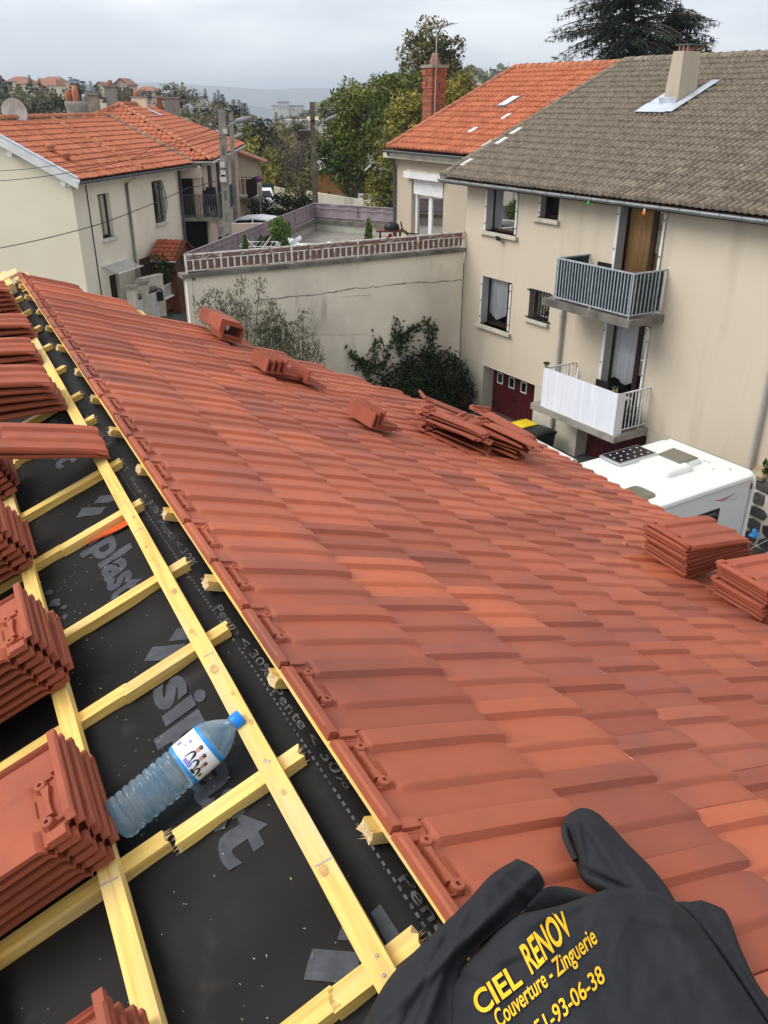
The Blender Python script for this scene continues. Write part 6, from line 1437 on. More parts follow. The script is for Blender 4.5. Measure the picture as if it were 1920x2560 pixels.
MB().prism(c4, [q - GW * .25 for q in c4]).build('wall', M['red_wood'], t); MB().tube([c4[0] + UP * .03, c4[1] + UP * .03], .05, 6).build('capping', M['white'], t)
p = at_g(320 + 430 / 5.53, 560 + 1010 / 5.53, 1.1); t = thing('letter_box', 'small black letter box on the right of the barred gate', 'letter box', p); MB().box(lambda a, b, c: V((p.x + a, p.y + b, p.z + c)), -.14, .14, -.1, .1, -.12, .18).build('box', M['iron'], t); MB().lathe(p + UP * .18, V((0, 1, 0)), [(-.1, .14), (.1, .14)], 10).build('lid', M['iron'], t)

# street poles
def pole(name, label, x0, y0, x1, y1, Y, w0, w1, m, holes=True):
    a = at_Y(x0, y0, Y); b = at_Y(x1, y1, Y); base = V((b.x + (b.x - a.x) * .4, Y, ground_z(b.x, Y) - .2)); t = thing(name, label, 'utility pole', base)
    c = lambda p, w: [p + V((-w, -w * .7, 0)), p + V((w, -w * .7, 0)), p + V((w, w * .7, 0)), p + V((-w, w * .7, 0))]
    MB().prism(c(base, w1), c(a, w0)).build('shaft', m, t)
    if holes:
        for k in range(9):
            q = base.lerp(a, .12 + .09 * k); w = lerp(w1, w0, .12 + .09 * k); MB().box(lambda x, y, z: V((q.x + x, q.y + y, q.z + z)), -w * .42, w * .42, -w * .7 - .004, -w * .7 + .01, -.16, .16).build('recess_shade', M['concrete_dk'], t)  # hollows drawn as darker plates on the shaft, their shade in the colour
    return t, a, base
def street_lamp(parent, base, tip, drop, m=None):
    mb = MB(); mb.tube([cr2([tuple(base), tuple(base.lerp(tip, .35) + UP * (tip - base).length * .10), tuple(tip)], k / 10) for k in range(11)], .035, 6); ar = mb.build('lamp_arm', M['zinc'], parent)
    x = V(((tip - base).x, (tip - base).y, drop)).normalized(); MB().lathe(tip - x * .15, x, [(0, .04), (.1, .08), (.4, .105), (.65, .085), (.78, .02), (.78, .001)], 10).build('lamp_head', M['zinc'], ar)
t, a, b = pole('concrete_pole', 'concrete utility pole with a street lamp before the pink house', 554, 274, 566, 590, 32.5, .115, .165, M['concrete'])
q = at_Y(561, 330, 32.4); tip = at_Y(596, 302, 32.9); street_lamp(t, q, tip, .10)
for x, y, s_ in ((558, 446, .11), (558, 434, .09), (556, 412, .085), (563, 328, .07)):
    q = at_Y(x, y, 32.3); MB().box(lambda a_, b_, c_: V((q.x + a_, q.y + b_, q.z + c_)), -s_, s_, -.06, .06, -s_ * 1.1, s_ * 1.1).build('junction_box', M['white_dirty'], t)
t2, a2, b2 = pole('concrete_pole', 'slender concrete pole standing behind the first one', 577, 282, 579, 420, 41, .085, .11, M['concrete'], False)
q = at_Y(579, 352, 40.9); street_lamp(t2, q, at_Y(588, 343, 41.2), .06)
t3, a3, b3 = pole('wooden_pole', 'tall brownish pole with a lamp at the terrace corner before the trees', 780, 255, 789, 515, 46, .115, .155, mat('pole_brown', (.16, .125, .095), .95, col2=(.11, .085, .065), ns=3))
street_lamp(t3, at_Y(784, 318, 45.9), at_Y(818, 300, 46.4), .28)
MB().box(lambda a_, b_, c_: V((a3.x + a_, a3.y + b_, a3.z + c_)), -.05, .05, -.3, .0, -.9, -.78).build('bracket', M['iron'], t3)
def wire(label, pts, r=.012, sag=0.0):
    mb = MB(); P_ = []
    for p, q in zip(pts[:-1], pts[1:]):
        for k in range(13): s_ = k / 12; P_.append(p.lerp(q, s_) - UP * sag * 4 * s_ * (1 - s_))
    mb.tube(P_, r, 4); return mb.build('overhead_wire', M['iron'], None, label=label, cat='wire', group='overhead wires')
wire('overhead wire from the concrete pole to the tall pole and on into the trees', [a - UP * .35, a3 - UP * .45, at_Y(985, 243, 60)], .016, .15)
wire('short stay wire below the top of the tall pole', [a3 - UP * .6, at_Y(745, 305, 75)], .016, .1)
wire('overhead wire crossing the orange roof of the cream house to the concrete pole', [a - UP * .5, at_g(375, 370, .8), at_g(330, 395, .8)], .010, .05)
wire('lowest wire running across the cream gable and windows', [at_plane(0, 620, G, Gf(24.0, 0, 0)), at_g(250, 560, 1.2), at_g(470, 470, 1.2), a - UP * 2.2], .014, .04)
wire('upper wire crossing the cream gable wall', [at_plane(0, 427, G, Gf(24.0, 0, 0)), at_plane(150, 411, G, Gf(24.4, 0, 0)), a - UP * .8], .008, .03); wire('second wire crossing the cream gable just under the upper one', [at_plane(0, 452, G, Gf(24.0, 0, 0)), at_plane(180, 430, G, Gf(24.4, 0, 0)), a - UP * .9], .010, .03)

# street walls, sign, cars
def rough_wall(label, pts, zt, m, thick=.25, name='street_wall'):
    t = thing(name, label, 'wall', pts[0]); mb = MB()
    for (p, q), (za, zb_) in zip(zip(pts[:-1], pts[1:]), zip(zt[:-1], zt[1:])):
        x = (q - p); x.z = 0; y = V((x.y, -x.x, 0)).normalized() * thick
        mb.hexa([V((p.x, p.y, -2)), V((q.x, q.y, -2)), V((q.x, q.y, -2)) - y, V((p.x, p.y, -2)) - y, V((p.x, p.y, za)), V((q.x, q.y, zb_)), V((q.x, q.y, zb_)) - y, V((p.x, p.y, za)) - y])
    mb.build('wall', m, t); return t
p, q = at_Y(575, 560, 35.2), at_Y(665, 558, 36.4); rough_wall('pinkish street wall behind the terrace screen by the pole', [p, q], [p.z, q.z], M['pink'])
p, q = at_Y(672, 465, 60), at_Y(735, 478, 58); rough_wall('ivy topped beige wall left of the tall pole', [p, q], [p.z, q.z], M['greige'])
p, q = at_Y(765, 478, 52), at_Y(1000, 505, 50); rough_wall('long weathered concrete wall below the trees', [p, q], [p.z, q.z - .2], M['terrace'])
p = at_Y(657, 490, 58); t = thing('green_gate', 'dark green gate leaf beside the parked car in the street', 'gate', V((p.x, p.y, ground_z(p.x, p.y)))); MB().box(lambda a_, b_, c_: V((p.x + a_, p.y + b_, c_)), -.1, .75, 0, .08, -1, p.z + .75).build('leaf', mat('gate_green', (.008, .045, .03), .6), t); MB().box(lambda a_, b_, c_: V((p.x + a_, p.y + b_, c_)), -.2, -.1, -.05, .1, -1, p.z + .85).build('post', M['concrete'], t)
p = at_Y(647, 447, 47); t = thing('road_sign', 'round blue and red parking sign at the corner of the gable house', 'road sign', V((p.x, p.y, p.z - 2.3)))
MB().tube([p - UP * 2.5, p + UP * .3], .03, 6).build('post', M['zinc'], t); MB().lathe(p - V((0, .06, 0)), V((0, -1, 0)), [(0, .17), (.02, .17), (.02, .001)], 20).build('disc', mat('sign_red', (.45, .03, .04), .4), t); MB().lathe(p - V((0, .082, 0)), V((0, -1, 0)), [(0, .135), (.004, .135), (.004, .001)], 20).build('disc_face', mat('sign_blue', (.09, .06, .30), .4), t)
MB().hexa([p + V((a_, -.09 - c_, b_)) for c_ in (0, .004) for a_, b_ in ((-.10, .075), (-.075, .10), (.10, -.075), (.075, -.10))]).build('bar', MATS['sign_red'], t); MB().lathe(p - V((0, .05, .26)), V((0, -1, 0)), [(0, .08), (.02, .08), (.02, .001)], 12).build('plate', M['white_dirty'], t)
def car(label, c, yaw, s=1.0, m='white'):
    t = thing('parked_car', label, 'car', c, 'cars parked in the street'); cx, sx = math.cos(yaw), math.sin(yaw)
    g = lambda a, b, z: V((c.x + (a * cx - b * sx) * s, c.y + (a * sx + b * cx) * s, c.z + z * s))
    prof = [(-2.0, .35), (-2.05, .75), (-1.95, .92), (-1.55, 1.02), (-1.1, 1.42), (-.3, 1.50), (.45, 1.44), (1.05, 1.02), (1.85, .86), (2.02, .65), (2.0, .35)]
    mb = MB(); secs = []
    for b, k in ((-.84, .0), (-.80, .02), (-.62, .0), (.62, .0), (.80, .02), (.84, .0)):
        ins = abs(b) > .7
        secs.append([g(a, b * (.83 if (z > 1.03 and ins) else 1), z - (.04 if abs(b) > .82 else 0)) for a, z in prof])
    n = len(prof); vs = [p_ for s_ in secs for p_ in s_]; fs = [[i * n + k, i * n + (k + 1) % n, (i + 1) * n + (k + 1) % n, (i + 1) * n + k] for i in range(len(secs) - 1) for k in range(n)] + [list(range(n)), [5 * n + k for k in range(n)]]
    mb.add(vs, fs, True); mb.build('body', M[m], t, sharp=40)
    for b in (-.845, .845):
        sg_ = 1 if b > 0 else -1
        for q_ in ([(-1.42, 1.06), (-1.02, 1.38), (-.32, 1.42), (-.32, 1.06)], [(-.24, 1.06), (-.24, 1.42), (.42, 1.37), (.88, 1.06)]):
            MB().add([g(a, sg_ * (.845 - .135 * max(0, (z - 1.03)) / .4 + .004), z) for a, z in q_], [(0, 1, 2, 3)]).build('side_window', M['glass_dk'], t)
        for a in (-1.25, 1.3):
            wh = MB().lathe(g(a, b * .93, .33), g(0, sg_, 0) - g(0, 0, 0), [(-.1, .32), (.08, .32), (.10, .24), (.06, .001)], 14).build('wheel', M['iron'], t); MB().lathe(g(a, b * .93 + sg_ * .09, .33), g(0, sg_, 0) - g(0, 0, 0), [(0, .22), (.015, .2), (.02, .001)], 10).build('rim', M['alu'], wh)
    MB().add([g(.50, -.58, 1.425), g(1.02, -.70, 1.045), g(1.02, .70, 1.045), g(.50, .58, 1.425)], [(0, 1, 2, 3)]).build('windscreen', M['glass_dk'], t); MB().add([g(-1.14, -.55, 1.40), g(-1.54, -.68, 1.045), g(-1.54, .68, 1.045), g(-1.14, .55, 1.40)], [(0, 1, 2, 3)]).build('rear_window', M['glass_dk'], t)
    for b in (-.6, .6): MB().box(g, 1.9, 2.03, b - .17, b + .17, .62, .78).build('headlight', M['alu'], t)
cc = at_Y(642, 562, 40); car('white car with only its roof showing behind the pink street wall', V((cc.x - .2, 40, cc.z - 1.1)), 2.95); cc = at_Y(652, 500, 56); car('white car parked farther up the street by the green gate', V((cc.x, 56, cc.z - .75)), 1.75)
p = at_Y(803, 512, 44); t = thing('notice_board', 'white notice board leaning behind the terrace corner', 'board', V((p.x, p.y, p.z - .6))); MB().hexa([V((p.x + a_, p.y + c_, p.z + b_)) for c_ in (0, .06) for a_, b_ in ((-.2, -.8), (.45, -.7), (.55, .18), (.05, .02))]).build('board', M['white'], t); MB().hexa([V((p.x + a_, p.y - .012 + c_, p.z + b_)) for c_ in (0, .008) for a_, b_ in ((.0, -.45), (.38, -.4), (.42, -.05), (.07, -.12))]).build('print', M['decal_grey'], t)
# wooden playhouse and dark tower among the trees
p = at_Y(850, 437, 70); t = thing('playhouse', 'small orange wooden hut with a pale roof below the big tree', 'hut', V((p.x, p.y, ground_z(p.x, p.y)))); c = lambda a_, b_, z: V((p.x + a_, p.y + b_, p.z + z))
zr = at_Y(800, 425, 70).z - p.z
MB().box(c, -1.75, 1.2, 0, 2.5, -1.4, .0 + zr).build('wall', mat('orange_board', (.36, .16, .05), .8), t); MB().hexa([c(-2.0, -.4, zr), c(2.2, -.4, zr), c(2.2, 2.8, zr), c(-2, 2.8, zr), c(-1.6, .6, zr + .9), c(1.9, .6, zr + .9), c(1.9, 2.3, zr + .9), c(-1.6, 2.3, zr + .9)]).build('roof', M['pvc'], t); MB().box(c, 1.21, 4.2, .5, 2.4, -1.4, zr).build('open_side', M['brown_wood'], t)
for a_ in (-.9, 1.0, 1.9): MB().box(c, a_ - .06, a_ + .06, -.3, -.2, -3.4, -1.2).build('post', M['brown_wood'], t)
p = at_Y(768, 420, 95); t = thing('dark_tower', 'narrow dark brown clad building standing behind the tall pole', 'building', V((p.x, p.y, p.z - 8))); MB().box(lambda a_, b_, c_: V((p.x + a_, p.y + b_, p.z + c_)), -.9, 1.0, 0, 3, -9, 3.6).build('wall', M['brown_wood'], t)
for k in range(2): MB().box(lambda a_, b_, c_: V((p.x + a_, p.y + b_, p.z + c_)), -.5, .5, -.03, 0, -1.5 + 2 * k, -.3 + 2 * k).build('window', M['glass_dk'], t)

# ================================================================== TREES
rtree = random.Random(77)
def clump_cloud(mb, c, rx, ry, rz, n, size, r, per=9, shell=.55):
    """leaves gathered in small sprays over a crown volume, thinner inside"""
    for _ in range(max(1, n // per)):
        while True:
            p = V((r.uniform(-1, 1), r.uniform(-1, 1), r.uniform(-1, 1))); l = p.length
            if l < 1 and (l > shell or r.random() < .3): break
        q = V(c) + V((p.x * rx, p.y * ry, p.z * rz))
        if noise.noise(q * (1.6 / max(rx, .5))) < -.22: continue
        leaves(mb, q, size * 2.4, size * 2.4, size * 1.9, per, size, r, .25, 0)
def tree(name, label, base, blobs, m, size, dens, seed, group=None, cat='tree', trunk_r=.2, limbs=8):
    r = random.Random(seed); t = thing(name, label, cat, base, group); mb = MB(); st = MB()
    for (c, rx, ry, rz) in blobs: clump_cloud(mb, c, rx, ry, rz, int(dens * (rx * ry + ry * rz + rx * rz) / (size * size) * 3.2), size, r)
    mb.build('crown', m, t, normals=False)
    top = max(blobs, key=lambda b: b[0].z)[0]
    mid = V((lerp(base.x, top.x, .5), lerp(base.y, top.y, .5), lerp(base.z, top.z, .45)))
    st.tube([cr2([tuple(base), tuple(mid), tuple(top)], k / 10) for k in range(11)], trunk_r, 8, True, True, trunk_r * .2)
    for (c, rx, ry, rz) in blobs:
        for k in range(limbs): 
            d = V((r.uniform(-.8, .8) * rx, r.uniform(-.8, .8) * ry, r.uniform(-.4, .8) * rz)); s0 = cr2([tuple(base), tuple(mid), tuple(top)], max(.15, min(.9, (c.z - rz - base.z) / max(.1, top.z - base.z) + r.uniform(-.1, .15))))
            limb(st, s0, c + d, trunk_r * .38, .015, r)
    st.build('trunk', M['bark'], t); return t
def B(x, y, Y, rpx, kx=1.0, kz=1.0, ky=1.0):
    c = at_Y(x, y, Y); k = (c - EYE).length / FPX; return (c, rpx * k * kx, rpx * k * ky, rpx * k * kz)
def gb(x, Y): p = at_Y(x, 600, Y); return V((p.x, Y, ground_z(p.x, Y)))
tree('deciduous_tree', 'tall green tree with yellowing top rising behind the brick chimney', gb(1080, 60), [B(1078, 92, 60, 42, .95, 1.0), B(1050, 140, 60, 48, 1.0, .9), B(1095, 150, 60, 46), B(1120, 180, 60, 42), B(1062, 195, 60, 58), B(1105, 215, 60, 52), B(1045, 245, 60, 58, 1.1, .8), B(1120, 250, 60, 55), B(1160, 225, 60, 28), B(1028, 98, 60, 20, 1.2, .7), B(1135, 120, 60, 24), B(1090, 300, 60, 75)], M['leaf_o'], .135, .95, 1, trunk_r=.35)
tree('deciduous_tree', 'spreading green tree left of the tall one with pale upper leaves', gb(990, 56), [B(960, 215, 56, 36, 1.1, .8), B(990, 235, 56, 45), B(1010, 215, 56, 34), B(950, 250, 56, 40), B(1000, 280, 56, 55), B(955, 300, 56, 50)], M['leaf_g'], .135, .95, 2, trunk_r=.3)
tree('deciduous_tree', 'big round green tree in the middle behind the terrace', gb(890, 52), [B(880, 245, 52, 42), B(915, 270, 52, 45), B(850, 285, 52, 50), B(900, 320, 52, 65), B(830, 335, 52, 46), B(950, 340, 52, 52), B(860, 375, 52, 60), B(810, 360, 52, 30), B(800, 400, 52, 34), B(910, 400, 52, 50, 1.1, .7), B(845, 430, 52, 38), B(880, 455, 52, 34)], M['leaf_g'], .12, .95, 3, trunk_r=.32)
tree('deciduous_tree', 'yellowing tree between the big green tree and the orange roofed house', gb(1000, 47), [B(1015, 270, 47, 40), B(1045, 265, 47, 36), B(1000, 310, 47, 45), B(1030, 330, 47, 45), B(975, 365, 47, 38), B(1005, 390, 47, 45), B(970, 430, 47, 42), B(955, 475, 47, 40), B(985, 470, 47, 36), B(940, 500, 47, 28)], M['leaf_y'], .115, .95, 4, trunk_r=.2)
tree('deciduous_tree', 'pale yellow green tree right of the brick chimney', gb(1160, 55), [B(1150, 225, 55, 36), B(1170, 205, 55, 26), B(1130, 260, 55, 40), B(1165, 255, 55, 38), B(1115, 235, 55, 30)], M['leaf_y'], .13, .95, 5, trunk_r=.2)
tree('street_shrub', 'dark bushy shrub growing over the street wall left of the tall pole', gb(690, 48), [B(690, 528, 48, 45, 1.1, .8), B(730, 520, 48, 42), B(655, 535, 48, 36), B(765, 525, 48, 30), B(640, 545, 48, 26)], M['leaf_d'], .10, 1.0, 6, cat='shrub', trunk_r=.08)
tree('street_shrub', 'tangle of dark shrubs below the concrete wall beside the wooden pole', gb(745, 50), [B(745, 495, 50, 30), B(775, 505, 50, 22), B(720, 500, 50, 24)], M['leaf_o'], .14, .9, 7, cat='shrub', trunk_r=.06)
# mid distance trees of the valley side
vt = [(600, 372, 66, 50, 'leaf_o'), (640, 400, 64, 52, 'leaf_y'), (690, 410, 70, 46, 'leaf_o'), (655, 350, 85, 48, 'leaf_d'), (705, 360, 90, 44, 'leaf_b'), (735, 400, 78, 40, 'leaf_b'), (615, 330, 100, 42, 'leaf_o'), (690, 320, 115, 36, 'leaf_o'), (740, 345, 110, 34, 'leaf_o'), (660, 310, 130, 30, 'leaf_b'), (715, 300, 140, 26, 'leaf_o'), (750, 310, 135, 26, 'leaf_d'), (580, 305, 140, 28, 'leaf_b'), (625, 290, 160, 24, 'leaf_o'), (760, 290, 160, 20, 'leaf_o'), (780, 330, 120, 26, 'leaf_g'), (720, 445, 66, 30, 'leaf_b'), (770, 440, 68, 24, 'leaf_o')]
vt = [(x, y + (22 if Y >= 110 else 0), Y, r_ * (.85 if Y >= 110 else 1), l_) for x, y, Y, r_, l_ in vt]
CW_ = {'leaf_o': 'olive green', 'leaf_y': 'yellowing', 'leaf_d': 'dark', 'leaf_b': 'brownish', 'leaf_g': 'fresh green'}
NTH = ['leftmost', 'second', 'third', 'fourth', 'fifth', 'sixth', 'seventh', 'eighth', 'ninth', 'tenth', 'eleventh', 'twelfth', 'thirteenth', 'fourteenth', 'fifteenth', 'sixteenth', 'seventeenth', 'eighteenth', 'nineteenth', 'twentieth'] + ['%s from the far end' % q for q in ('seventh', 'sixth', 'fifth', 'fourth', 'third', 'second')] + ['last'] * 12
def rank(lst, i, key):
    s_ = sorted([j for j in range(len(lst)) if key(lst[j]) == key(lst[i])], key=lambda j: lst[j][0]); return NTH[s_.index(i)]
for i, (x, y, Y, rp_, lm) in enumerate(vt):
    s_ = .09 + Y * .0014
    tree('valley_tree', rank(vt, i, lambda q: q[4]) + ' from left of the ' + CW_[lm] + ' trees on the valley side behind the street', gb(x, Y), [B(x, y, Y, rp_ * .9, .9, 1.0), B(x - rp_ * .5, y + rp_ * .4, Y, rp_ * .6), B(x + rp_ * .45, y + rp_ * .45, Y, rp_ * .65), B(x + rp_ * .1, y + rp_ * .9, Y, rp_ * .8)], M[lm], s_, .75, 40 + i, 'trees on the valley side', trunk_r=.16, limbs=4)
# bare branched trees in the hollow
t = thing('bare_tree', 'leafless grey trees rising in the hollow left of the dark tower', 'tree', gb(725, 75)); st = MB()
for k in range(16):
    x = 690 + R.uniform(0, 75); b = gb(x, 75 + R.uniform(-2, 2)); tp = at_Y(x + R.uniform(-18, 18), R.uniform(335, 410), 75); limb(st, b, tp, .09, .02, R)
    for q in range(7): s_ = b.lerp(tp, R.uniform(.5, .95)); limb(st, s_, s_ + V((R.gauss(0, .7), R.gauss(0, .7), R.uniform(.3, 1.3))), .03, .008, R)
st.build('branches', mat('bare_bark', (.12, .10, .085), .95), t)
# conifers
def fir_mesh(h, r0, m, size, seed, tiers=16):
    r = random.Random(seed); mb = MB()
    for k in range(tiers):
        z = h * (.06 + .94 * k / tiers); rr = r0 * (1 - k / tiers) ** .85 * r.uniform(.85, 1.1); nb = max(6, int(16 * rr / r0 + 5))
        for j in range(nb):
            a = r.uniform(0, 6.2832); L_ = rr * r.uniform(.7, 1.15); d = V((math.cos(a), math.sin(a), -.22 + .25 * k / tiers)); s_ = V((-d.y, d.x, 0))
            p0 = V((0, 0, z)); n = max(3, int(L_ / (size * .9)))
            for q in range(n):
                c = p0 + d * L_ * (q + .6) / n; w_ = size * (1.25 - .7 * q / n) * r.uniform(.7, 1.2); u_ = V((r.uniform(-.3, .3), r.uniform(-.3, .3), r.uniform(-.5, .1)))
                mb.add([c - s_ * w_, c + d * w_ * 1.2 + u_ * w_, c + s_ * w_, c - d * w_ * .8 + V((0, 0, -w_ * .5))], [(0, 1, 2, 3)])
    return mb.mesh('fir_crown', m, normals=False), MB().tube([V((0, 0, -1)), V((0, 0, h * .96))], h * .016 + .04, 6, True, True, .02).mesh('fir_trunk', M['bark'])
FIRS = [fir_mesh(9, 2.5, M['fir'], .55, 5), fir_mesh(11, 2.4, M['fir'], .6, 6), fir_mesh(8, 3.0, M['fir'], .6, 7)]
def fir(x, ytop, ybot, Y, kind, i, label='dark conifer on the hillside behind the left houses', group='conifers on the hillside'):
    tp = at_Y(x, ytop, Y); bt = at_Y(x, ybot, Y); h = tp.z - bt.z; cm, tm = FIRS[kind]; s_ = h / (9, 11, 8)[kind]
    t = thing('conifer', label, 'tree', V((tp.x, Y, bt.z)), group); t.scale = (s_ * 1.7, s_ * 1.7, s_); t.rotation_euler.z = i * 1.3
    for nm, me in (('crown', cm), ('trunk', tm)):
        o = link(nm, me, t); ORG[o.name] = V((0, 0, 0))
fs_ = [(72, 186, 216, 250, 0), (97, 193, 214, 255, 1), (5, 196, 250, 215, 2), (22, 202, 258, 210, 2), (45, 208, 255, 214, 2), (14, 215, 262, 205, 0), (176, 190, 250, 205, 1), (185, 194, 250, 208, 0), (195, 196, 252, 200, 1), (206, 200, 252, 206, 2), (225, 200, 245, 204, 1), (238, 210, 246, 206, 2), (246, 214, 246, 200, 0), (273, 199, 246, 190, 1), (266, 215, 256, 186, 2), (296, 224, 252, 180, 0), (318, 216, 248, 182, 2), (330, 224, 250, 184, 2), (373, 226, 246, 215, 2), (512, 220, 244, 200, 0), (545, 222, 262, 170, 1), (536, 230, 262, 172, 0), (556, 234, 268, 168, 2), (583, 246, 300, 140, 0), (597, 246, 300, 138, 1), (610, 255, 305, 136, 2), (590, 262, 302, 134, 2), (455, 257, 290, 150, 0), (468, 263, 292, 148, 2), (486, 252, 292, 152, 1), (690, 278, 320, 200, 1), (735, 292, 330, 190, 2)]
for i, (x, a_, b_, Y, k) in enumerate(fs_): fir(x, a_, b_, Y, k, i, rank(fs_, i, lambda q: q[4]) + ' from left of the ' + ['short', 'tall slender', 'broad'][k] + ' dark conifers on the hillside')
# low scrub of the left hill
hs = [(30, 268, 150), (70, 262, 165), (110, 255, 175), (150, 268, 140), (40, 245, 190), (120, 240, 195), (160, 245, 170), (85, 275, 130), (20, 285, 120), (330, 250, 150), (345, 240, 170), (420, 250, 165), (520, 268, 150), (540, 285, 140), (565, 285, 145), (505, 282, 135), (480, 300, 125), (525, 305, 120), (550, 320, 110), (570, 330, 100), (430, 232, 250), (465, 240, 230), (300, 238, 210), (95, 228, 230)]
for i, (x, y, Y) in enumerate(hs):
    rp_ = R.uniform(20, 30)
    tree('hillside_scrub', rank([(q, j % 4) for j, q in enumerate([h_[0] for h_ in hs])], i, lambda q: q[1]) + ' from left of the low ' + ['olive', 'brown', 'grey green', 'dark'][i % 4] + ' trees on the hillside', gb(x, Y), [B(x, y, Y, rp_, 1.2, .7), B(x + rp_ * .8, y + 6, Y, rp_ * .7, 1.2, .7)], M[['leaf_o', 'leaf_b', 'herb', 'leaf_d'][i % 4]], .09 + Y * .0013, .7, 120 + i, 'scrubby trees on the hillside', trunk_r=.1, limbs=2)
# the cedar
def cedar(label, x, ytop, ybot, Y, spread, seed, n_br, side=0, keep=None):
    r = random.Random(seed); tp = at_Y(x, ytop, Y); bt = at_Y(x, ybot, Y); base = V((bt.x, Y, ground_z(bt.x, Y))); t = thing('cedar', label, 'tree', base); mb = MB(); st = MB()
    st.tube([base, V((bt.x, Y, bt.z)), tp], .42, 10, True, True, .06); H_ = tp.z - bt.z
    for k in range(n_br):
        u = r.random() ** 1.1; z0 = bt.z + H_ * u * .97; a = r.uniform(0, 6.2832); L_ = spread * (1 - .72 * u) * r.uniform(.55, 1.12)
        if side and math.cos(a) * side < -.3: L_ *= .5
        p0 = V((lerp(bt.x, tp.x, u), Y, z0)); d = V((math.cos(a), math.sin(a), 0)); rise = r.uniform(.02, .30)
        pts = [p0 + d * L_ * q + UP * (L_ * (rise * q * 1.3 - .34 * q * q)) for q in [i / 9 for i in range(10)]]
        st.tube(pts, .075 * (1 - .5 * u), 5, False, True, .012)
        for q in range(2, 10):
            for _ in range(16):
                s_ = V((-d.y, d.x, 0)) * r.choice((-1, 1)) * r.uniform(.0, .22) * L_ * (1.15 - q / 10) ; c = pts[q] + s_ + d * r.uniform(-.25, .25) - UP * (.18 * s_.length + r.uniform(-.05, .22))
                f_ = (d + s_.normalized() * .8 if s_.length > .01 else d).normalized(); w_ = V((-f_.y, f_.x, r.uniform(-.2, .2))); l = r.uniform(.16, .34)
                mb.add([c - f_ * l * .3, c + w_ * l * .17, c + f_ * l - UP * l * .28, c - w_ * l * .17], [(0, 1, 2, 3)])
                if _ % 4 == 0: c2_ = c - UP * r.uniform(.1, .35); mb.add([c, c + w_ * .05, c2_, c - w_ * .05], [(0, 1, 2, 3)])
    mb.build('crown', M['cedar'], t, normals=False); st.build('trunk', M['bark'], t)
cedar('large dark cedar towering behind the grey roof', 1580, -230, 175, 52, 5.0, 3, 175)
cedar('smaller sparse cedar right of the large one behind the chimney', 1700, 10, 190, 56, 4.2, 8, 60, 1)
tree('yellow_shrub', 'small patch of yellow foliage behind the chimney of the grey roof', gb(1760, 54), [B(1757, 132, 54, 14, 1.5, .8)], M['leaf_y'], .14, .9, 222, cat='shrub')

# ================================================================== HOUSES ON THE HILL AND IN THE VALLEY
rh = random.Random(8)
M['far_roof'] = mat('far_red_roof', (.33, .15, .095), .95, col2=(.25, .12, .08), ns=.8)
def far_house(label, x, yb, Y, wpx, hpx, rpx, wallm='cream', roofm='far_roof', wins=3, gable=False, depth=9, flat=False, group='houses on the far hillside'):
    p = at_Y(x, yb, Y); k = (p - EYE).length / FPX; w_, h_, r_ = wpx * k, hpx * k, rpx * k
    t = thing('hillside_house' if not flat else 'valley_building', label, 'house' if not flat else 'building', p, group); c = lambda a, b, z: V((p.x + a, p.y + b, p.z + z))
    mb = MB().box(c, -w_ / 2, w_ / 2, 0, depth, -6, h_)
    if gable: mb.add([c(-w_ / 2, .001, h_), c(w_ / 2, .001, h_), c(0, .001, h_ + r_)], [(0, 1, 2)])
    mb.build('wall', M[wallm], t)
    e = .45
    if flat: MB().box(c, -w_ / 2 - .3, w_ / 2 + .3, -.3, depth, h_, h_ + r_).build('roof', M[roofm], t)
    elif gable:
        mb = MB()
        for s_ in (-1, 1): mb.hexa([c(0, -e, h_ + r_), c(s_ * (w_ / 2 + e), -e, h_ - .1), c(s_ * (w_ / 2 + e), depth, h_ - .1), c(0, depth, h_ + r_), c(0, -e, h_ + r_ + .2), c(s_ * (w_ / 2 + e), -e, h_ + .1), c(s_ * (w_ / 2 + e), depth, h_ + .1), c(0, depth, h_ + r_ + .2)])
        mb.build('roof', M[roofm], t)
    else: MB().hexa([c(-w_ / 2 - e, -e, h_), c(w_ / 2 + e, -e, h_), c(w_ / 2 + e, depth, h_), c(-w_ / 2 - e, depth, h_), c(-w_ / 2 + 1.2, depth * .5 - .1, h_ + r_), c(w_ / 2 - 1.2, depth * .5 - .1, h_ + r_), c(w_ / 2 - 1.2, depth * .5, h_ + r_), c(-w_ / 2 + 1.2, depth * .5, h_ + r_)]).build('roof', M[roofm], t)
    for i in range(wins):
        a = lerp(-w_ / 2, w_ / 2, (i + .5) / wins); ww = min(.9, w_ / wins * .3); f_ = MB().box(c, a - ww / 2, a + ww / 2, -.05, 0, h_ * .35, h_ * .75).build('window', M['white_dirty'], t); MB().box(c, a - ww * .4, a + ww * .4, -.07, -.051, h_ * .38, h_ * .72).build('pane', M['glass_dk'], f_)
far_house('cream house with broad red roof highest on the left hill', 112, 236, 262, 50, 17, 14, wins=4); far_house('cream house on the far left of the hill half hidden by trees', 60, 236, 255, 30, 20, 10, wins=2)
far_house('long low house with red roof behind the two cream ones on the hill', 40, 212, 290, 36, 7, 9, wins=2); far_house('house with red roof in the row above on the hill', 125, 212, 300, 40, 6, 10, wins=3)
far_house('small red roofed house between the conifers on the hill', 250, 232, 240, 18, 10, 10, gable=True, wins=2); far_house('pinkish house with red gable roof right of the tall conifer', 305, 236, 235, 28, 18, 12, 'pink', gable=True, wins=2)
far_house('house with dull red roof and a tree before it at the end of the ridge', 362, 240, 255, 42, 10, 9, 'pink', 'far_roof', 3); far_house('low brown roofed house left of the conifer cluster', 168, 222, 310, 30, 5, 7, wins=2)
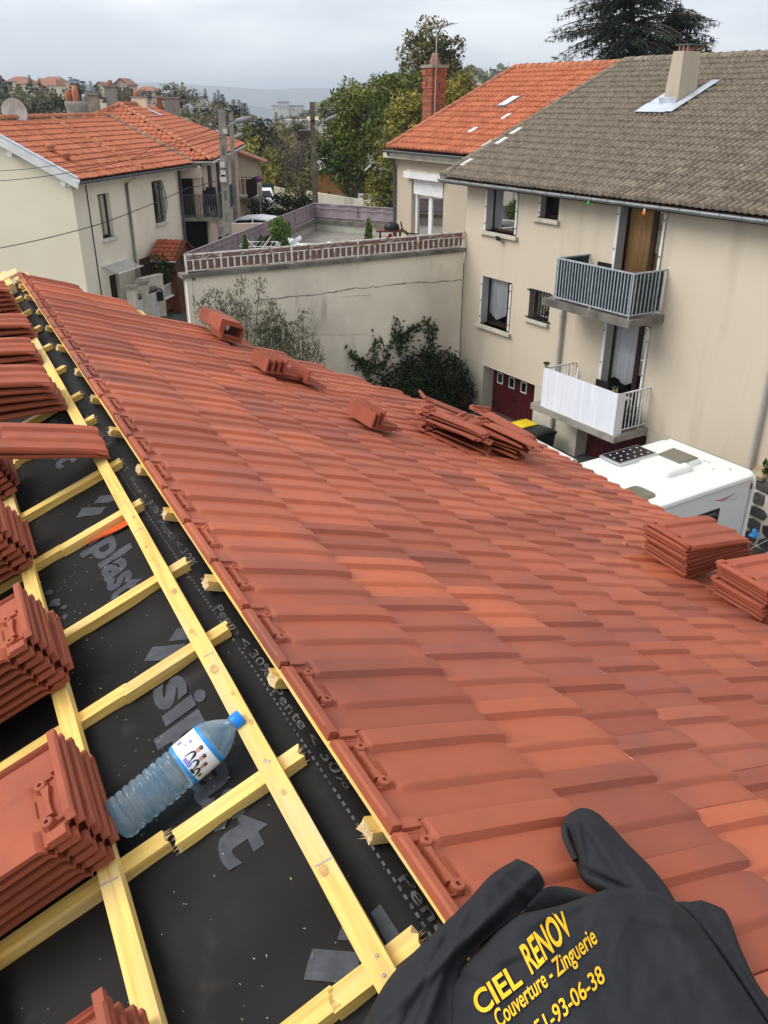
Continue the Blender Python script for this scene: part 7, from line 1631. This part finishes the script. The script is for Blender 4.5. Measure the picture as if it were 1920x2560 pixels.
far_house('small house with orange roof behind the long white building', 405, 247, 300, 24, 6, 6, wins=2)
far_house('long flat white building with grey roof on the hill edge', 432, 262, 320, 130, 12, 5, 'white_dirty', 'zinc', 9, flat=True, group='large buildings beyond the houses'); far_house('lower wing of the long white building', 395, 252, 330, 60, 9, 4, 'white_dirty', 'zinc', 5, flat=True, group='large buildings beyond the houses')
far_house('tall white building far down the valley', 708, 282, 900, 24, 20, 3, 'white_dirty', 'zinc', 5, flat=True, group='large buildings beyond the houses'); far_house('wide lower block of the white building down the valley', 720, 284, 905, 70, 14, 3, 'white_dirty', 'zinc', 8, flat=True, group='large buildings beyond the houses')
far_house('pale building with pinkish roof nearer in the valley', 790, 316, 420, 50, 12, 8, 'white_dirty', 'pink', 6, group='large buildings beyond the houses'); far_house('white factory block showing below the valley trees', 735, 318, 430, 40, 12, 4, 'white_dirty', 'white_dirty', 5, flat=True, group='large buildings beyond the houses')
far_house('white building gleaming through the big green tree', 905, 408, 85, 62, 50, 4, 'white', 'zinc', 3, flat=True, group='large buildings beyond the houses'); far_house('white block between the bare trees in the hollow', 725, 445, 110, 60, 40, 4, 'white_dirty', 'ridge_old', 4, group='large buildings beyond the houses')
far_house('distant pale house on the ridge right of the trees', 1196, 222, 500, 16, 8, 5, 'pink', 'pink', 2, group='houses on the far hillside'); far_house('distant house half hidden right of the yellow tree', 1180, 215, 520, 14, 7, 5, 'cream', 'ridge_old', 2, group='houses on the far hillside')
for i, (x, a_, b_, Y) in enumerate(((1213, 187, 222, 420), (1190, 200, 225, 430), (1172, 205, 228, 440))): fir(x, a_, b_, Y, 2, i, ['nearest the orange roof', 'in the middle', 'nearest the yellow tree'][i] + ', dark tree on the far ridge', 'trees on the right ridge')
# the wooded ridge on the right and the valley woods, seen as one mass
mb = MB(); rr_ = random.Random(12)
for _ in range(2600):
    x = rr_.uniform(-120, 330); y = rr_.uniform(470, 950); q = V((x, y, ground_z(x, y))); s_ = rr_.uniform(2.2, 4.6)
    for j in range(9):
        c = q + V((rr_.gauss(0, s_ * .55), rr_.gauss(0, s_ * .55), rr_.uniform(.5, 1.9) * s_)); a = V((rr_.uniform(-1, 1), rr_.uniform(-1, 1), rr_.uniform(-.4, 1))).normalized(); b = a.cross(V((rr_.uniform(-1, 1), rr_.uniform(-1, 1), 1))).normalized(); l = s_ * .55
        mb.add([c - a * l, c + b * l * .8, c + a * l, c - b * l * .8], [(0, 1, 2, 3)])
mb.build('ridge_woods', M['leaf_o'], kind='stuff', normals=False)
mb = MB()
for _ in range(1500):
    y = rr_.uniform(110, 420); x = rr_.uniform(-.50, .06) * y; q = V((x, y, ground_z(x, y))); s_ = rr_.uniform(1.5, 3.0)
    for j in range(9):
        c = q + V((rr_.gauss(0, s_ * .6), rr_.gauss(0, s_ * .6), rr_.uniform(.3, 1.6) * s_)); a = V((rr_.uniform(-1, 1), rr_.uniform(-1, 1), rr_.uniform(-.4, 1))).normalized(); b = a.cross(V((rr_.uniform(-1, 1), rr_.uniform(-1, 1), 1))).normalized(); l = s_ * .45
        mb.add([c - a * l, c + b * l * .8, c + a * l, c - b * l * .8], [(0, 1, 2, 3)])
mb.build('valley_woods', M['leaf_b'], kind='stuff', normals=False)

# ================================================================== THE WATER BOTTLE
b0, b1 = Lf(1.316, .418, .046), Lf(1.352, .100, .062)
bax = (b1 - b0).normalized(); BLn = (b1 - b0).length; bu = (NL - bax * NL.dot(bax)).normalized(); bv = bax.cross(bu)
bot = thing('water_bottle', 'clear blue plastic water bottle with a blue cap lying on the black underlay', 'bottle', b0 - NL * .044)
K = BLn / .305
prof = [(0.004, .0001), (.004, .022), (.0, .030), (.004, .037), (.012, .0415)]
d = .018
while d < .150:
    prof += [(d, .0425), (d + .004, .0432), (d + .009, .0430), (d + .0115, .0400), (d + .0135, .0400)]; d += .0155
prof += [(.154, .0415), (.160, .0425), (.226, .0425), (.232, .0422), (.243, .0385), (.256, .031), (.268, .0225), (.276, .0155), (.280, .0138), (.296, .0135), (.296, .0001)]
mb = MB(); n = 40
x_, y_ = bu, bv; vs = []
for d_, r_ in prof:
    for k in range(n):
        t_ = 2 * math.pi * k / n; rr = r_ * (1 + .020 * math.cos(4 * t_) * (1 if .02 < d_ < .15 else .3)) + (.0012 * noise.noise(V((d_ * 60, math.cos(t_) * 2, math.sin(t_) * 2))) if r_ > .02 else 0)
        vs.append(b0 + bax * d_ * K + (x_ * math.cos(t_) + y_ * math.sin(t_)) * max(rr, 1e-4) * K)
mb.add(vs, [[i * n + k, i * n + (k + 1) % n, (i + 1) * n + (k + 1) % n, (i + 1) * n + k] for i in range(len(prof) - 1) for k in range(n)], True)
mb.build('body', M['pet'], bot)
cp_ = MB(); prc = [(.281, .0005), (.281, .0155), (.283, .0162), (.300, .0160), (.303, .0145), (.3035, .0001)]; n = 36; vs = []
for d_, r_ in prc:
    for k in range(n):
        t_ = 2 * math.pi * k / n; rr = r_ * (1 + (.02 if k % 2 and .282 < d_ < .301 else 0)); vs.append(b0 + bax * d_ * K + (x_ * math.cos(t_) + y_ * math.sin(t_)) * rr * K)
cp_.add(vs, [[i * n + k, i * n + (k + 1) % n, (i + 1) * n + (k + 1) % n, (i + 1) * n + k] for i in range(len(prc) - 1) for k in range(n)], True); cp_.build('cap', M['cap'], bot, sharp=50)
def lab(name, d0, d1, a0, a1, m, r_=.0432, parent=None, shape=None):
    na = max(3, int(abs(a1 - a0) / .12)); mb = MB()
    if shape:
        pts = [(lerp(d0, d1, x), lerp(a0, a1, y)) for x, y in shape]
        mb.add([b0 + bax * d_ * K + (x_ * math.cos(a_) + y_ * math.sin(a_)) * r_ * K for d_, a_ in pts], [list(range(len(pts)))])
    else: mb.grid(lambda u, v: b0 + bax * lerp(d0, d1, u) * K + (x_ * math.cos(lerp(a0, a1, v)) + y_ * math.sin(lerp(a0, a1, v))) * r_ * K, 1, na)
    return mb.build(name, m, parent or bot)
lb = lab('label', .160, .225, 0, 6.2832, M['lab_white'])
lab('label_band', .218, .2255, 0, 6.2832, M['lab_blue'], .0434, lb); lab('label_band', .1595, .166, 0, 6.2832, M['lab_blue'], .0434, lb)
camd = (EYE - (b0 + b1) / 2).normalized(); ac = math.atan2(camd.dot(bv), camd.dot(bu))     # side of the bottle turned to us
EL = [(.5 + .5 * math.cos(t_), .5 + .5 * math.sin(t_)) for t_ in [i * .5236 for i in range(12)]]
sg = 1
def pr(name, d0, d1, a0, a1, m, shape=None, r_=.04345): lab(name, d0, d1, ac + a0, ac + a1, m, r_, lb, shape)
pr('printed_swoosh', .166, .19, .15, 1.5, M['lab_blue'], [(0, 0), (.9, .0), (.35, .35), (.1, 1), (0, 1)])
for q, (a_, dd) in enumerate(((-.10, .193), (.28, .188), (.62, .180))):
    pr('printed_figure', dd - .018, dd + .004, a_ - .17, a_ + .17, M['lab_dark'], [(0, 0), (.75, .08), (1, .35), (1, .65), (.75, .92), (0, 1)]); pr('printed_head', dd + .003, dd + .017, a_ - .10, a_ + .10, M['skin'], EL, .0435); pr('printed_hair', dd + .012, dd + .020, a_ - .10, a_ + .10, M['lab_dark'], EL, .04355)
pr('printed_panel', .168, .176, -.2, .25, M['lab_violet']); pr('printed_panel', .167, .172, .34, .62, M['lab_dark']); pr('printed_patch', .170, .180, .8, 1.0, M['potgreen'], EL)
pr('printed_mark', .196, .204, -.75, -.56, M['lab_violet'], EL); pr('printed_mark', .186, .191, -.72, -.62, M['lab_violet'], EL); pr('printed_panel', .176, .186, -1.15, -.9, M['lab_violet'])

# ================================================================== THE WORK JACKET
def jp(x, y, n):
    X, Y = 880 + x / 1.595, 2000 + y / 1.595; v = ray(X, Y)
    t1 = (Rf(0, 0, n) - EYE).dot(NR) / v.dot(NR); t2 = (Lf(0, 0, n + .075) - EYE).dot(NL) / v.dot(NL)
    k = .02; t = max(t1, t2) + k * math.log(1 + math.exp(-abs(t1 - t2) / k)) * .5
    return EYE + v * t
jk = thing('work_jacket', 'dark grey softshell work jacket with yellow lettering lying on the tiles', 'jacket', jp(900, 800, .0))
def c2d(pts, t): q = cr2([(a, b, 0) for a, b in pts], t); return q.x, q.y
def fold(x, y, cx, cy, dx, dy, w, a):       # a ridge (a > 0) or valley along a line through (cx, cy)
    l = math.hypot(dx, dy); dx, dy = dx / l, dy / l; s = (x - cx) * -dy + (y - cy) * dx; t = (x - cx) * dx + (y - cy) * dy
    return a * math.exp(-(s / w) ** 2) * math.exp(-(t / (l * 1.0)) ** 2)
def jn(x, y): return .0022 * max(0, 1 - 5 * abs(noise.noise(V((x / 150 + y / 300, y / 210 - x / 260, 9))))) + .005 * noise.noise(V((x / 120, y / 160, 1))) + .0025 * noise.noise(V((x / 50, y / 70, 4)))
jb = MB()
Lb = [(655, 462), (560, 545), (470, 640), (405, 735), (392, 893), (380, 1020), (370, 1250)]; Rb = [(1285, 412), (1355, 452), (1450, 560), (1545, 690), (1660, 850), (1790, 1020), (1980, 1260)]
def body(u, v):
    lx, ly = c2d(Lb, v); rx, ry = c2d(Rb, v); x, y = lerp(lx, rx, u), lerp(ly, ry, u); top = (1 - v) ** 3
    y -= (62 * math.sin(math.pi * u) ** .8 - 26 * math.sin(math.pi * u * 2.0)) * top
    e = min(1, u / .10) if u < .5 else min(1, (1 - u) / .12); et = min(1, v / .07)
    n = .012 + .050 * math.sin(e * math.pi / 2) * math.sin(et * math.pi / 2) ** .7 + .018 * math.sin(math.pi * u) + jn(x, y)
    n += fold(x, y, 520, 640, 200, -60, 34, .016) + fold(x, y, 470, 720, 160, 70, 22, -.010) + fold(x, y, 1320, 560, 150, 230, 40, .012) + fold(x, y, 1250, 700, 150, 260, 45, -.006) + fold(x, y, 1180, 470, 200, 30, 40, .010) + fold(x, y, 760, 470, 160, -60, 26, .008) + fold(x, y, 610, 610, 120, -70, 20, -.008)
    return jp(x, y, n)
jb.grid(body, 90, 90); body_o = jb.build('back_panel', M['cloth'], jk)
BV = BVHTree.FromPolygons([tuple(p) for p in jb.v], jb.f)
Lo = [(660, 238), (560, 300), (470, 398), (385, 482), (260, 600), (150, 715), (45, 893), (-60, 1060), (-200, 1260)]; Li = [(768, 342), (742, 388), (690, 432), (600, 505), (500, 590), (425, 690), (408, 893), (400, 1020), (395, 1260)]
def hood(u, v):
    ax_2, ay = c2d(Lo, v); bx, by = c2d(Li, v); x, y = lerp(ax_2, bx, u), lerp(ay, by, u)
    if v < .12: y -= 0; x += 22 * math.sin(math.pi * u) * (1 - v / .12); y -= 10 * math.sin(math.pi * u) * (1 - v / .12)
    e = math.sin(min(1, u / .16) * math.pi / 2); f_ = 1 - sstep(.48, .98, u)
    n = .008 + .040 * e * (.18 + .82 * f_) + jn(x, y) + fold(x, y, 420, 590, 330, -310, 20, .012) + fold(x, y, 330, 780, 120, -330, 16, .008) + fold(x, y, 250, 800, 130, -260, 14, -.007) + fold(x, y, 640, 330, 70, 60, 18, .010)
    return jp(x, y, n)
mb = MB(); mb.grid(hood, 34, 80); mb.build('front_panel', M['cloth'], jk)
mb = MB()
for off in (.055, .075): mb.tube([hood(off, v) + NR * .0015 for v in [.10 + .88 * k / 40 for k in range(41)]], .0012, 5, False)
mb.build('hem_seam', M['cloth'], jk)
Ro = [(1395, 405), (1450, 425), (1488, 448), (1520, 520), (1545, 590), (1600, 715), (1665, 805), (1790, 960), (1900, 1100)]; Ri = [(1230, 412), (1290, 425), (1345, 470), (1440, 580), (1530, 700), (1640, 860), (1720, 980), (1850, 1120), (1960, 1260)]
def rpan(u, v):
    ax_2, ay = c2d(Ri, v); bx, by = c2d(Ro, v); x, y = lerp(ax_2, bx, u), lerp(ay, by, u)
    n = .014 + .022 * math.sin(math.pi * min(1, u * .9 + .12)) + jn(x, y) + .006 * math.sin(u * 9); return jp(x, y, n)
mb = MB(); mb.grid(rpan, 20, 50); mb.build('side_panel', M['cloth'], jk)
mb = MB(); mb.tube([rpan(.93, v) + NR * .002 for v in [k / 30 for k in range(31)]], .002, 5, False); mb.build('hem_seam', M['cloth'], jk)
# collar lining between hood and back
Co = [(700, 420), (770, 352), (850, 350), (930, 372), (1010, 388), (1080, 392)]; Ci = [(680, 470), (760, 440), (850, 420), (930, 408), (1010, 405), (1090, 405)]
mb = MB(); mb.grid(lambda u, v: jp(*[lerp(c2d(Co, u)[i], c2d(Ci, u)[i], v) for i in (0, 1)], .010 + .018 * math.sin(math.pi * (1 - v) * .5) + .004 * math.sin(12 * u)), 30, 8); mb.build('collar', M['cloth'], jk)
# sleeve
Sl = [(860, 62), (843, 105), (872, 180), (900, 262), (925, 320), (985, 362), (1060, 392), (1090, 405)]; Sr = [(985, 60), (1040, 115), (1090, 170), (1135, 215), (1190, 270), (1250, 345), (1280, 395), (1300, 425)]
def sleeve(u, v):
    ax_2, ay = c2d(Sl, v); bx, by = c2d(Sr, v); x, y = lerp(ax_2, bx, u), lerp(ay, by, u)
    if v < .08: y -= 26 * math.sin(math.pi * u) * (1 - v / .08)
    arch = math.sin(math.pi * u) ** .55; n = .008 + (.046 - .012 * v) * arch * min(1, .35 + v * 6) + jn(x, y) * .7
    n += fold(x, y, 905, 150, 25, 130, 12, .012) + fold(x, y, 985, 200, 60, 90, 12, -.006) + fold(x, y, 1040, 330, 130, 60, 14, -.010) + fold(x, y, 1200, 330, 60, 90, 12, -.010) + fold(x, y, 1130, 300, 70, 110, 14, .008)
    return jp(x, y, n)
mb = MB(); mb.grid(sleeve, 32, 60); sl_ = mb.build('sleeve', M['cloth'], jk)
mb = MB(); mb.tube([jp(846, 110, .03), jp(852, 150, .032), jp(868, 190, .03), jp(893, 240, .025)], .006, 6); mb.build('cuff', M['cloth'], jk)
for nm in ('back_panel', 'front_panel', 'side_panel', 'collar', 'sleeve'):
    for o in jk.children:
        if o.name.startswith(nm): md = o.modifiers.new('thickness', 'SOLIDIFY'); md.thickness = .0035; md.offset = 0
# lettering
def jtext(s, o, xv, yv, bold, wx=None):
    vs, fs = text_mesh(s, bold, res=4); x0, x1 = min(v.x for v in vs), max(v.x for v in vs); b = bmesh.new(); bv_ = [b.verts.new((v.x, v.y, 0)) for v in vs]
    for f in fs:
        try: b.faces.new([bv_[i] for i in f])
        except ValueError: pass
    bmesh.ops.triangulate(b, faces=b.faces); bmesh.ops.subdivide_edges(b, edges=[e for e in b.edges if e.calc_length() > .15], cuts=2); bmesh.ops.triangulate(b, faces=b.faces); bmesh.ops.subdivide_edges(b, edges=[e for e in b.edges if e.calc_length() > .06], cuts=1); bmesh.ops.triangulate(b, faces=b.faces); b.verts.index_update()
    pts = []; ok = []
    for v in b.verts:
        t = (v.co.x - x0) / (x1 - x0); u = v.co.y / .73; x, y = o[0] + xv[0] * t + yv[0] * u, o[1] + xv[1] * t + yv[1] * u
        r_ = ray(880 + x / 1.595, 2000 + y / 1.595); h_ = BV.ray_cast(EYE, r_)
        if h_[0] is None: pts.append(jp(x, y, .09)); ok.append(False)
        else: pts.append(h_[0] - r_ * .007); ok.append(True)
    F_ = [[v.index for v in f.verts] for f in b.faces if all(ok[v.index] for v in f.verts)]; b.free()
    MB().add(pts, F_).build('printed_lettering', M['yellow'], jk)
jtext('CIEL', (512, 862), (170, -132), (-44, -84), .022); jtext('RENOV', (716, 694), (166, -170), (-52, -112), .022)
jtext('Couverture - Zinguerie', (588, 912), (392, -346), (-30, -70), .012)
jtext('51-93-06-38', (748, 952), (264, -232), (-28, -68), .012)

# ================================================================== HAZE
hb_ = MB().box(lambda a, b, c: V((a, b, c)), -9000, 9000, -14500, 14500, -260, CZ + 175)
M['haze'] = bpy.data.materials.new('haze'); M['haze'].use_nodes = True; t_ = M['haze'].node_tree; t_.nodes.clear()
o_ = t_.nodes.new('ShaderNodeOutputMaterial'); p_ = t_.nodes.new('ShaderNodeVolumePrincipled'); p_.inputs['Color'].default_value = (.82, .91, 1.0, 1); p_.inputs['Density'].default_value = .00028; p_.inputs['Anisotropy'].default_value = .2
t_.links.new(p_.outputs[0], o_.inputs['Volume'])
hz = hb_.build('haze', M['haze'], kind='stuff')
